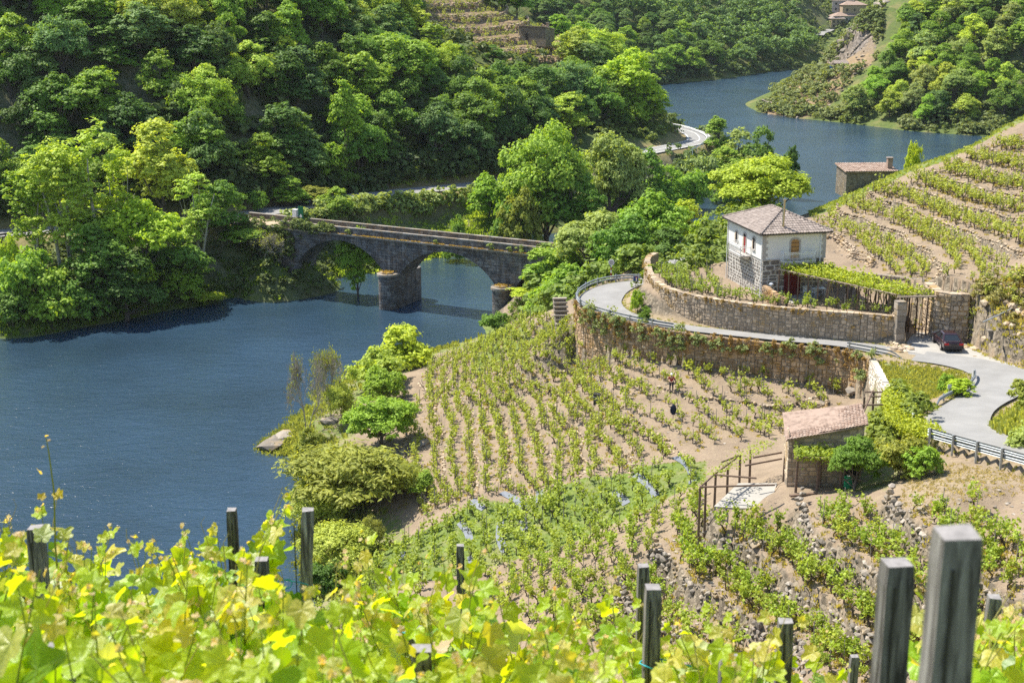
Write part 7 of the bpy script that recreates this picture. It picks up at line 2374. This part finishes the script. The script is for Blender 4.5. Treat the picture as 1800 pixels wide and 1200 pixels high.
# bare frame over the slab terrace
m_ = MB(); m_.prism([(p[0], p[1]) for p in SLAB], 13.2, 14.32)
tag(m_.build("terrace_slab", M['concrete']), "pale paved slab terrace left of the shack", kind='structure')
fr = [P(a, b, z=14.2) for a, b in [(1229, 905), (1256, 880), (1278, 868), (1300, 846), (1318, 835), (1377, 850), (1240, 893)]]
fz = lambda x, y: 16.15
pergola("pergola", fr[0], [f[:2] for f in fr], fz, "half bare wooden pergola frame over the paved slab terrace", [P(a, b, z=16.2)[:2] for a, b in [(1232, 838), (1262, 838), (1345, 790), (1370, 776), (1330, 775), (1270, 815)]], 700, (.36, .45, .07),
        beams=[(fr[0][:2], fr[1][:2]), (fr[1][:2], fr[3][:2]), (fr[0][:2], P(1362, 852, z=16.2)[:2]), (P(1256, 834, z=16.2)[:2], P(1330, 840, z=16.2)[:2]), (P(1310, 818, z=16.2)[:2], P(1374, 806, z=16.2)[:2]), (P(1324, 804, z=16.2)[:2], P(1374, 795, z=16.2)[:2]), (P(1268, 812, z=16.2)[:2], P(1300, 800, z=16.2)[:2])], thick=.5, droop=.15, size=.15)
# bright pergola above the lane side
yp = [P(a, b, z=18.4)[:2] for a, b in [(1548, 702), (1575, 682), (1602, 690), (1606, 716), (1612, 738), (1650, 758), (1664, 772), (1625, 776), (1585, 764), (1556, 742)]]
yposts = [P(a, b, z=z)[:2] for a, b, z in [(1517, 740, 16.8), (1534, 725, 17), (1610, 704, 18.2), (1580, 770, 17.3), (1600, 700, 18)]]
pergola("pergola", (*yposts[0], 16.5), yposts, lambda x, y: 18.7, "bright yellow green vine pergola between the shack and the lane", yp, 4200, (.43, .50, .05), wood='wood_brown', beams=[(P(1500, 714, z=18.7)[:2], P(1552, 712, z=18.7)[:2]), (P(1520, 690, z=18.7)[:2], P(1552, 690, z=18.7)[:2]), (P(1528, 698, z=18.7)[:2], P(1598, 697, z=18.7)[:2]), (P(1534, 688, z=18.7)[:2], P(1517, 728, z=18.7)[:2])], thick=.5, droop=.22, size=.17, seed=6)
# odds and ends by the shack
q = sl(4.0, -1.2)
o = empty("plastic_drum", (q[0], q[1], gz(*q)), 0, "green and white plastic drum under the shack pergola", "drum")
m_ = MB(); m_.tube([(0, 0, 0), (0, 0, .1), (0, 0, .75), (0, 0, .85)], [.28, .32, .32, .26], 12); m_.build("drum", M['green_plastic'], o)
m_ = MB(); m_.tube([(0, 0, .85), (0, 0, .9)], .14, 10); m_.build("lid", M['plastic_white'], o)
q = sl(.9, -2.9); m_ = MB(); m_.box((0, 0, .1), (2.0, .25, .12)); oo = m_.build("plank", M['wood_brown']); oo.location = (q[0], q[1], gz(*q)); oo.rotation_euler = (0, 0, .25)
tag(oo, "brown plank lying on the ground before the shack", "plank")
h_ = hit(1049, 708)
o = empty("metal_drum", h_, 0, "dark drum standing against a terrace wall in the middle of the vineyard", "drum")
m_ = MB(); m_.tube([(0, 0, -.1), (0, 0, .9)], .32, 14); m_.build("drum", M['car_trim'], o)
for z in (.3, .6):
    m_ = MB(); m_.tube([(0, 0, z), (0, 0, z + .04)], .34, 14); m_.build("hoop", M['steel'], o)
m_ = MB(); m_.box((.05, -.3, .5), (.08, .08, 1.0)); m_.build("stave", M['wood_grey'], o)
h_ = hit(1183, 738)
o = empty("jacket_on_stake", h_, .4, "dark blue jacket hung over a vine stake", "jacket")
m_ = MB(); m_.tube([(0, 0, -.2), (0, 0, 1.35)], .025, 5); m_.build("stake", M['wood_brown'], o)
m_ = MB(); m_.tube([(0, 0, 1.42), (0, 0, 1.32), (.02, 0, 1.1), (.03, .02, .75), (.03, .02, .5)], [.04, .13, .2, .22, .16], 9); m_.tube([(.15, 0, 1.25), (.25, .02, .95), (.24, .03, .7)], [.07, .07, .05], 6); m_.tube([(-.15, 0, 1.25), (-.23, .02, .95), (-.2, .03, .65)], [.07, .07, .05], 6)
m_.build("jacket", simple("navy_cloth", (.018, .024, .045), .9), o)

# ---------------------------------------------------------------- the vineyard worker
def skin_body(name, joints, edges, root, mat, parent, sub=2):
    me = bpy.data.meshes.new(name)
    me.from_pydata([j[0] for j in joints], edges, [])
    ob = link(name, me, parent)
    sk = ob.modifiers.new("skin", 'SKIN')
    for i, j in enumerate(joints):
        v = me.skin_vertices[0].data[i]
        v.radius = j[1] if hasattr(j[1], '__len__') else (j[1], j[1])
        v.use_root = (i == root)
    sb_ = ob.modifiers.new("smooth", 'SUBSURF'); sb_.levels = sub; sb_.render_levels = sub
    me.materials.append(mat)
    return ob
h_ = hit(1180, 688)
man = empty("person", h_, math.radians(-12), "person in a red shirt and white cap bent over the vines", "person")
skin_m = simple("skin", (.42, .25, .17), .6, var=.05)
J = [((0, 0, .92), (.14, .11)), ((0, -.04, 1.12), (.13, .10)), ((0, -.10, 1.34), (.16, .10)), ((0, -.14, 1.46), .055), ((0, -.17, 1.54), .06), ((0, -.19, 1.63), (.085, .10)), ((0, -.19, 1.71), .06),
     ((.19, -.10, 1.40), .06), ((.27, -.14, 1.14), .045), ((.10, -.36, 1.02), .035), ((.06, -.42, 1.01), .03),
     ((-.19, -.10, 1.40), .06), ((-.27, -.14, 1.14), .045), ((-.10, -.36, 1.02), .035), ((-.05, -.42, 1.01), .03),
     ((.10, 0, .86), .09), ((.12, -.04, .48), .062), ((.13, 0, .08), .045), ((.13, -.13, .04), .035),
     ((-.10, 0, .86), .09), ((-.12, -.05, .48), .062), ((-.14, .02, .08), .045), ((-.14, -.11, .04), .035)]
E = [(0, 1), (1, 2), (2, 3), (3, 4), (4, 5), (5, 6), (2, 7), (7, 8), (8, 9), (9, 10), (2, 11), (11, 12), (12, 13), (13, 14), (0, 15), (15, 16), (16, 17), (17, 18), (0, 19), (19, 20), (20, 21), (21, 22)]
skin_body("body", J, E, 0, skin_m, man)
def scaled(ids, k): return [(J[i][0], tuple(r * k for r in (J[i][1] if hasattr(J[i][1], '__len__') else (J[i][1],) * 2))) for i in ids]
sh = scaled([0, 1, 2, 7, 8, 11, 12], 1.18); skin_body("shirt", sh, [(0, 1), (1, 2), (2, 3), (3, 4), (2, 5), (5, 6)], 0, simple("red_shirt", (.30, .018, .025), .85, var=.1), man)
tr = scaled([0, 15, 16, 17, 19, 20, 21], 1.16); skin_body("trousers", tr, [(0, 1), (1, 2), (2, 3), (0, 4), (4, 5), (5, 6)], 0, simple("dark_trousers", (.03, .032, .045), .9), man)
m_ = MB(); m_.tube([(0, -.18, 1.66), (0, -.18, 1.72), (0, -.18, 1.765), (0, -.18, 1.78)], [.108, .105, .07, .02], 12); m_.box((0, -.29, 1.665), (.15, .14, .015)); m_.build("cap", M['white_metal'], man, smooth=False)
for s in (1, -1):
    m_ = MB(); m_.box((s * .13, -.09, .035), (.1, .27, .08)); m_.build("shoe", M['black'], man)
    m_ = MB(); m_.tube([(s * .035, -.272, 1.645), (s * .035, -.285, 1.645)], .012, 6); m_.build("eye", M['black'], man)
    for f in range(4):
        a = J[10 if s > 0 else 14][0]
        m_ = MB(); m_.tube([(a[0] + (f - 1.5) * .016, a[1] - .02, a[2]), (a[0] + (f - 1.5) * .017, a[1] - .06, a[2] - .01), (a[0] + (f - 1.5) * .016, a[1] - .075, a[2] - .035)], [.009, .008, .006], 5); m_.build("finger", skin_m, man)
m_ = MB(); m_.tube([(0, -.285, 1.64), (0, -.305, 1.61)], [.012, .018], 6); m_.build("nose", skin_m, man)
# ---------------------------------------------------------------- foreground: posts and vines at the photographer's feet
def fore_post(px, top, wpx, y, label, w=.08, lean=0.0, shade=1.0, rz=None, bevel=.1):
    dep = None
    q = P(px, top, y=y)
    dep = y * CP - (q[2] - CAM_H) * SP
    w = wpx * dep / FPX
    g_ = gz(q[0], q[1])
    L = max(.8, q[2] - g_ + .3)
    o = empty("vineyard_post", (q[0], q[1], q[2] - L), 0, label, "post")
    r_ = random.Random(int(px)); hw = w / 2
    mb = MB(); vs = []
    N_ = 9
    lv = [(-L * 0, 1.0)] + [(L * t, 1 + r_.uniform(-.05, .04)) for t in np.linspace(.3, .97, N_ - 1)]
    for z, k in lv:
        for sx, sy in ((-1, -1), (1, -1), (1, 1), (-1, 1)):
            vs.append((sx * hw * k + lean * z, sy * hw * k, z))
    fs = []
    for i in range(len(lv) - 1):
        for j in range(4):
            a, b = i * 4 + j, i * 4 + (j + 1) % 4
            fs.append((a, b, b + 4, a + 4))
    k = len(vs) - 4
    zt = L
    for sx, sy in ((-1, -1), (1, -1), (1, 1), (-1, 1)):
        vs.append((sx * hw * (1 - bevel) + lean * zt, sy * hw * (1 - bevel), zt + r_.uniform(-.004, .004)))
    for j in range(4):
        a, b = k + j, k + (j + 1) % 4
        fs.append((a, b, b + 4, a + 4))
    mb.add(vs, fs)
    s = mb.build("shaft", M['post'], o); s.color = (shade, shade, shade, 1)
    t = MB(); t.add(vs[-4:], [(0, 1, 2, 3)]); tt = t.build("end_grain", M['wood_pale_top'], o)
    # a long drying crack down the face towards the camera
    c = MB(); x0 = r_.uniform(-.5, .2) * hw
    c.box((x0 + lean * L * .6, -hw * .985, L * .62), (hw * .16, .006, L * .7)); c.build("crack", M['car_trim'], o)
    o.rotation_euler = (0, 0, rz if rz is not None else r_.uniform(-.12, .12))
    return o, q
M['wood_pale_top'] = simple("post_end_grain", (.25, .235, .225), .95, var=.35, scale=30)
POSTS = [(1683, 935, 74, 2.75, "largest weathered post at the right, standing tallest against the terraces", 0), (1577, 988, 50, 4.0, "grey post just left of the largest one", .0), (1748, 1048, 23, 7.2, "slim post right of the largest one", 0),
         (491, 897, 22, 8.7, "pale leaning post rising above the vine leaves against the water", .06), (407, 895, 17, 9.3, "dark short post behind the vines left of the pale leaning one", 0), (62, 926, 26, 8.2, "brown post half behind a big leaf at the left", 0),
         (100, 1138, 42, 4.8, "thick grey post with chamfered top in the lower left corner", 0), (741, 1138, 37, 5.4, "square dark post at the bottom middle", 0), (1148, 1030, 28, 7.0, "post with a dark side face right of the middle, in front of its thinner twin", 0),
         (1131, 993, 20, 9.0, "thinner grey post just behind the dark sided one", 0), (855, 1036, 20, 8.6, "pale stub of a post among the leaves in the middle", 0), (809, 957, 14, 10.5, "thin brown stake among the shoot tips in the middle", 0),
         (698, 1104, 26, 7.4, "tilted grey post with a rusty wire in the lower middle", .05), (1381, 1090, 27, 7.4, "grey blue post behind big round leaves right of the middle", 0), (1283, 1156, 34, 6.0, "low grey post at the bottom under the round leaves", 0),
         (1502, 1152, 14, 11.5, "small distant post left of the two big ones", 0), (1776, 1162, 16, 9.5, "short brown post at the right edge", 0), (437, 982, 24, 8.0, "dark post tied with blue twine left of the pale leaning one", .03)]
PQ = {}
for px, top, w, y, lab, ln in POSTS:
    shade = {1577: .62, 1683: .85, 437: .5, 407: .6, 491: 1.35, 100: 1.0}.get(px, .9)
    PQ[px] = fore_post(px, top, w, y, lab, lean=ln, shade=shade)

# grape leaf: five lobes with a toothed edge, folded along the midrib
def grape_leaf(seed):
    r = np.random.default_rng(seed)
    lob = [(0, 1.0), (62, .86), (128, .66), (-62, .86), (-128, .66)]
    ang = np.linspace(-172, 172, 33)
    P_ = []
    for i, a in enumerate(ang):
        rad = .50
        for c, s in lob:
            d = abs((a - c + 180) % 360 - 180)
            rad = max(rad, s * (1 - .42 * min(1, d / 32) ** 1.25))
        if abs(a) > 160: rad *= .72
        rad *= (1 + (.05 if i % 2 else -.05)) * r.uniform(.97, 1.03)
        t = math.radians(a)
        P_.append((math.sin(t) * rad, math.cos(t) * rad))
    P_ = np.array(P_) * .5
    fold = r.uniform(.12, .5); curl = r.uniform(.15, .6); wav = r.uniform(.02, .06)
    def lift(x, y):
        return fold * abs(x) - curl * (x * x + y * y) * 1.1 + wav * math.sin(7 * x + 5 * y + seed) 
    V = [(0, -.02, 0)]
    for k in (.5, 1.0):
        for x, y in P_:
            V.append((x * k, y * k, lift(x * k, y * k)))
    n = len(P_)
    F = []
    for i in range(n - 1):
        F.append((0, 1 + i, 2 + i))
        F.append((1 + i, 1 + n + i, 2 + n + i)); F.append((1 + i, 2 + n + i, 2 + i))
    return np.array(V), np.array(F)
m = NT("grape_leaf"); v = m.obj()
oi = m.n("ShaderNodeObjectInfo")
base = oi.outputs["Color"]
# pale veins radiating from the leaf stalk
sx = m.n("ShaderNodeSeparateXYZ"); m.l(v, sx.inputs[0])
an = m.math('ARCTAN2', sx.outputs[0], sx.outputs[1])
vein = m.math('ABSOLUTE', m.math('SINE', m.math('MULTIPLY', an, 2.9)))
vm = m.ramp(vein, [(0.0, (1, 1, 1)), (.12, (0, 0, 0))])
n_ = m.noise(9, 4, .6, v)
c = m.mix(m.ramp(n_, [(.35, (0, 0, 0)), (.7, (.35, .35, .35))]), base, m.mix(1.0, base, (1.3, 1.15, .8), 'MULTIPLY'))
c = m.mix(m.math('MULTIPLY', vm, .28), c, (.5, .54, .12))
m.col(c); m.rough(.34); m.b.inputs['Coat Weight'].default_value = .25; m.b.inputs['Coat Roughness'].default_value = .3; m.b.inputs["Specular IOR Level"].default_value = .5
m.bump(m.math('ADD', n_, m.math('MULTIPLY', vein, .6)), .45, .02)
tr = m.n("ShaderNodeBsdfTranslucent"); m.l(m.mix(1.0, c, (1.9, 1.6, .2), 'MULTIPLY'), tr.inputs["Color"])
mx = m.n("ShaderNodeMixShader"); mx.inputs[0].default_value = .6
m.l(m.b.outputs[0], mx.inputs[1]); m.l(tr.outputs[0], mx.inputs[2]); m.l(mx.outputs[0], m.out.inputs["Surface"])
M['grape_leaf'] = m.mat
M['shoot'] = leafmat("green_shoot", (.9, .9, .9), (1.1, 1.1, 1.1), .3)
GL = [np_mesh("leaf", *grape_leaf(i), M['grape_leaf'], smooth=True) for i in range(6)]
top_of = lambda px: np.interp(px, [-60, 0, 40, 90, 150, 200, 300, 380, 420, 470, 520, 560, 600, 650, 700, 760, 800, 850, 900, 1000, 1100, 1200, 1300, 1380, 1430, 1470, 1520, 1600, 1700, 1760, 1860],
                                  [870, 890, 940, 925, 945, 975, 975, 945, 895, 930, 990, 1000, 1025, 1040, 1000, 990, 1000, 1040, 1065, 1070, 1065, 1060, 1060, 1080, 1115, 1190, 1230, 1060, 1055, 1045, 1035])
rf_ = random.Random(11); nf_ = np.random.default_rng(12)
YOUNG = (.50, .50, .14); PINK = (.66, .54, .40); LEAFC = [(.24, .42, .03), (.32, .50, .035), (.38, .52, .035), (.15, .30, .028), (.44, .52, .03), (.38, .54, .20), (.50, .60, .36), (.48, .58, .30)]  # the pale greens at the end put glossy sky sheen into the leaf colour
def fore_vine(px, y, extra, label, nshoot, dens=1.0, spread=.45):
    """one vine: trunk, shoots, and leaves standing alternately along every shoot"""
    q = P(px, 1100, y=y); g_ = gz(q[0], q[1])
    ztop = P(px, min(1260, top_of(px) + extra), y=y)[2]
    root = empty("grape_vine", (q[0], q[1], g_), 0, label, "vine", "vines in the foreground")
    zb = max(g_ + .3, ztop - 1.35) - g_
    tr_ = MB(); tr_.tube([(0, 0, -.2), (.03, .02, zb * .5), (0, 0, zb)], [.05, .042, .05], 7)
    tr_.tube([(0, 0, zb), (.35, .03, zb + .1)], [.035, .025], 6); tr_.tube([(0, 0, zb), (-.35, -.02, zb + .1)], [.035, .025], 6)
    tr_.build("trunk", M['bark_vine'], root)
    leaves = []
    for s in range(nshoot):
        x0 = rf_.uniform(-spread, spread); y0 = rf_.uniform(-.22, .22)
        pxs = 900 + (q[0] + x0) / q[0] * (px - 900) if abs(q[0]) > .3 else px + x0 * 2500 / y
        zt = P(pxs, min(1300, top_of(pxs) + extra), y=y)[2] - g_ + rf_.uniform(-.22, .10)
        L = max(.35, zt - zb)
        lean = (rf_.uniform(-.22, .22), rf_.uniform(-.15, .15))
        pts = [np.array([x0 * .7 + lean[0] * t * t * L + .03 * math.sin(5 * t + s), y0 + lean[1] * t * t * L, zb + L * t]) for t in np.linspace(0, 1, 7)]
        sh_ = MB(); sh_.tube(pts, [.0075 * (1.15 - .85 * t) for t in np.linspace(0, 1, 7)], 5)
        so = sh_.build("shoot", M['shoot'], root); so.color = (.28, .34, .06, 1)
        n = int(L / .085 * dens)
        for k in range(n):
            t = (k + rf_.random()) / n
            i = min(5, int(t * 6)); p = pts[i] + (pts[i + 1] - pts[i]) * (t * 6 - i)
            a = k * 2.4 + rf_.uniform(-.6, .6)
            pet = rf_.uniform(.04, .13) * (1.1 - .6 * t)
            d = np.array([math.cos(a), math.sin(a), rf_.uniform(-.1, .5)])
            size = rf_.uniform(.19, .33) * (1.0 if t < .75 else 1.0 - (t - .75) * 2.6)
            leaves.append((p + d * pet, p, d, max(.035, size), t))
        # the tip: small pale leaflets and a tendril
        for k in range(3):
            leaves.append((pts[-1] + nf_.normal(0, .018, 3), pts[-1], nf_.normal(0, 1, 3) + [0, 0, .8], rf_.uniform(.03, .05), 1.2))
        if s % 2 == 0:
            e = pts[-1]; a = rf_.uniform(0, 6.28)
            td = MB(); td.tube([pts[5], pts[5] + [math.cos(a) * .06, math.sin(a) * .06, .09], e + [math.cos(a) * .10, math.sin(a) * .1, .05], e + [math.cos(a) * .07, math.sin(a) * .1, .10]], [.003, .0025, .002, .0015], 4, cap=False)
            to = td.build("tendril", M['shoot'], root); to.color = (.40, .36, .12, 1)
    rf_.shuffle(leaves)
    leaves = leaves[:296]
    for c_, p0, d, size, t in leaves:
        o = link("leaf", GL[rf_.randrange(6)], root)
        # blade hangs outward from its stalk, upper face to the light
        up_ = Vector((SUN_DIR.x * .4 + nf_.normal(0, .5), -.42 + nf_.normal(0, .5), .62)).normalized()
        fw = Vector((d[0], d[1], -.55 + nf_.normal(0, .25)))
        fw = (fw - up_ * fw.dot(up_)).normalized()
        rt = fw.cross(up_)
        R_ = Matrix((rt, fw, up_)).transposed().to_4x4()
        o.matrix_local = Matrix.Translation(Vector(c_)) @ R_ @ Matrix.Diagonal((size, size, size, 1))
        col = LEAFC[rf_.randrange(8)] if y > 3 else None
        if t > 1.0: col = PINK if rf_.random() < .6 else YOUNG
        elif t > .82: col = YOUNG if rf_.random() < .3 else LEAFC[2]
        elif rf_.random() < .02: col = PINK
        o.color = jit(col, .15)
    return root
words = ["at the left edge", "left of the brown post", "under the tall lone shoot", "left of the blue tied post", "under the pale leaning post", "right of the pale leaning post", "left of the tilted post", "above the square dark post", "right of the thin brown stake", "in the middle of the picture", "left of the dark sided post", "right of the dark sided post", "left of the big round leaves", "by the grey blue post", "below the grey blue post", "between the two big posts", "right of the largest post", "at the right edge"]
def wname(px): return words[int(np.clip(px / 1800 * 18, 0, 17))]
for y, ex, step, ns, dn, nm in ((8.6, 0, 150, 8, 1.0, "back"), (6.7, 40, 190, 8, 1.0, "second"), (5.2, 90, 240, 8, 1.0, "third"), (4.1, 150, 300, 8, 1.0, "front")):
    px = -30 + (y * 37) % 90; j = 0
    while px < 1840:
        gapz = 1430 < px < 1720
        if not (gapz and y > 5.0) and not (gapz and y < 5 and px < 1720):
            fore_vine(px, y, ex + (15 if px > 1000 else 0), "%s row foreground vine, %s from the left, backlit %s" % (nm, ordinal(j), wname(px)), ns + rf_.randrange(2), dn)
            j += 1
        px += step * rf_.uniform(.85, 1.15)
for px, y, ex, lab in ((1640, 6.6, 0, "bright vine showing between the two big posts"), (1775, 5.4, 40, "vine in the lower right corner beside the short brown post"), (1715, 8.8, -10, "vine behind the largest post")):
    fore_vine(px, y, ex, lab, 5, .9, .2 if px < 1700 else .4)
# the tall lone shoot at the left
q = P(97, 960, y=7.6); tp = P(80, 765, y=7.6); ls = empty("vine_shoot", q, 0, "tall lone vine shoot reaching up over the water at the left", "vine shoot")
pts = [np.array([0, 0, -.6]), np.array([0, 0, 0.]), (tp - q) * .5 + [.02, 0, 0], (tp - q) * .85 + [.01, 0, 0], tp - q]
m_ = MB(); m_.tube(pts, [.007, .006, .005, .004, .002], 5); so = m_.build("shoot", M['shoot'], ls); so.color = (.3, .32, .06, 1)
for t, sz, col, dx in ((.1, .17, (.42, .50, .28), -.06), (.1, .15, (.30, .36, .04), .06), (.45, .075, (.42, .34, .04), -.05), (.47, .10, (.48, .40, .03), .05), (.68, .065, (.62, .50, .38), -.05), (.9, .035, (.5, .4, .2), -.02), (1.0, .035, (.5, .38, .2), .01), (.96, .03, (.55, .42, .3), .02)):
    o = link("leaf", GL[int(sz * 1000) % 6], ls); p = np.array([0, 0, 0]) * (1 - t) + (tp - q) * t
    o.location = p + np.array([dx, -.01, 0]); o.scale = (sz,) * 3; o.rotation_euler = (math.radians(rf_.uniform(20, 65)), rf_.uniform(-.4, .4), rf_.uniform(-2.5, 2.5)); o.color = (*col, 1)
# blue twine round some of the posts
for px, dz, lab in ((437, .28, "blue twine tied round the dark post"), (698, .05, "blue twine at the top of the tilted post"), (491, .52, "blue twine on the pale leaning post"), (1148, .45, "blue twine on the dark sided post")):
    o_, q = PQ[px]; w_ = .05
    m_ = MB(); ring = [(q[0] + math.cos(a) * w_ * 1.25, q[1] + math.sin(a) * w_ * 1.25, q[2] - dz + .01 * math.sin(2 * a)) for a in np.linspace(0, 6.28, 13)]
    m_.tube(ring, .004, 5, cap=False); m_.tube([ring[3], (q[0] + .12, q[1] - .04, q[2] - dz + .03), (q[0] + .22, q[1], q[2] - dz - .02)], .0035, 5)
    tag(m_.build("twine", M['tie_blue']), lab, "twine")
# ---------------------------------------------------------------- thin air of the valley
hz = MB(); hz.box((200, 1300, 546), (3700, 3700, 1108))
m = NT("valley_haze"); m.t.nodes.remove(m.b)
pv_ = m.n("ShaderNodeVolumePrincipled"); pv_.inputs["Color"].default_value = (.82, .90, 1.0, 1); pv_.inputs["Density"].default_value = .00005; pv_.inputs["Anisotropy"].default_value = .3
m.l(pv_.outputs[0], m.out.inputs["Volume"])
tag(hz.build("haze", m.mat), "thin haze of the valley air", kind='stuff')
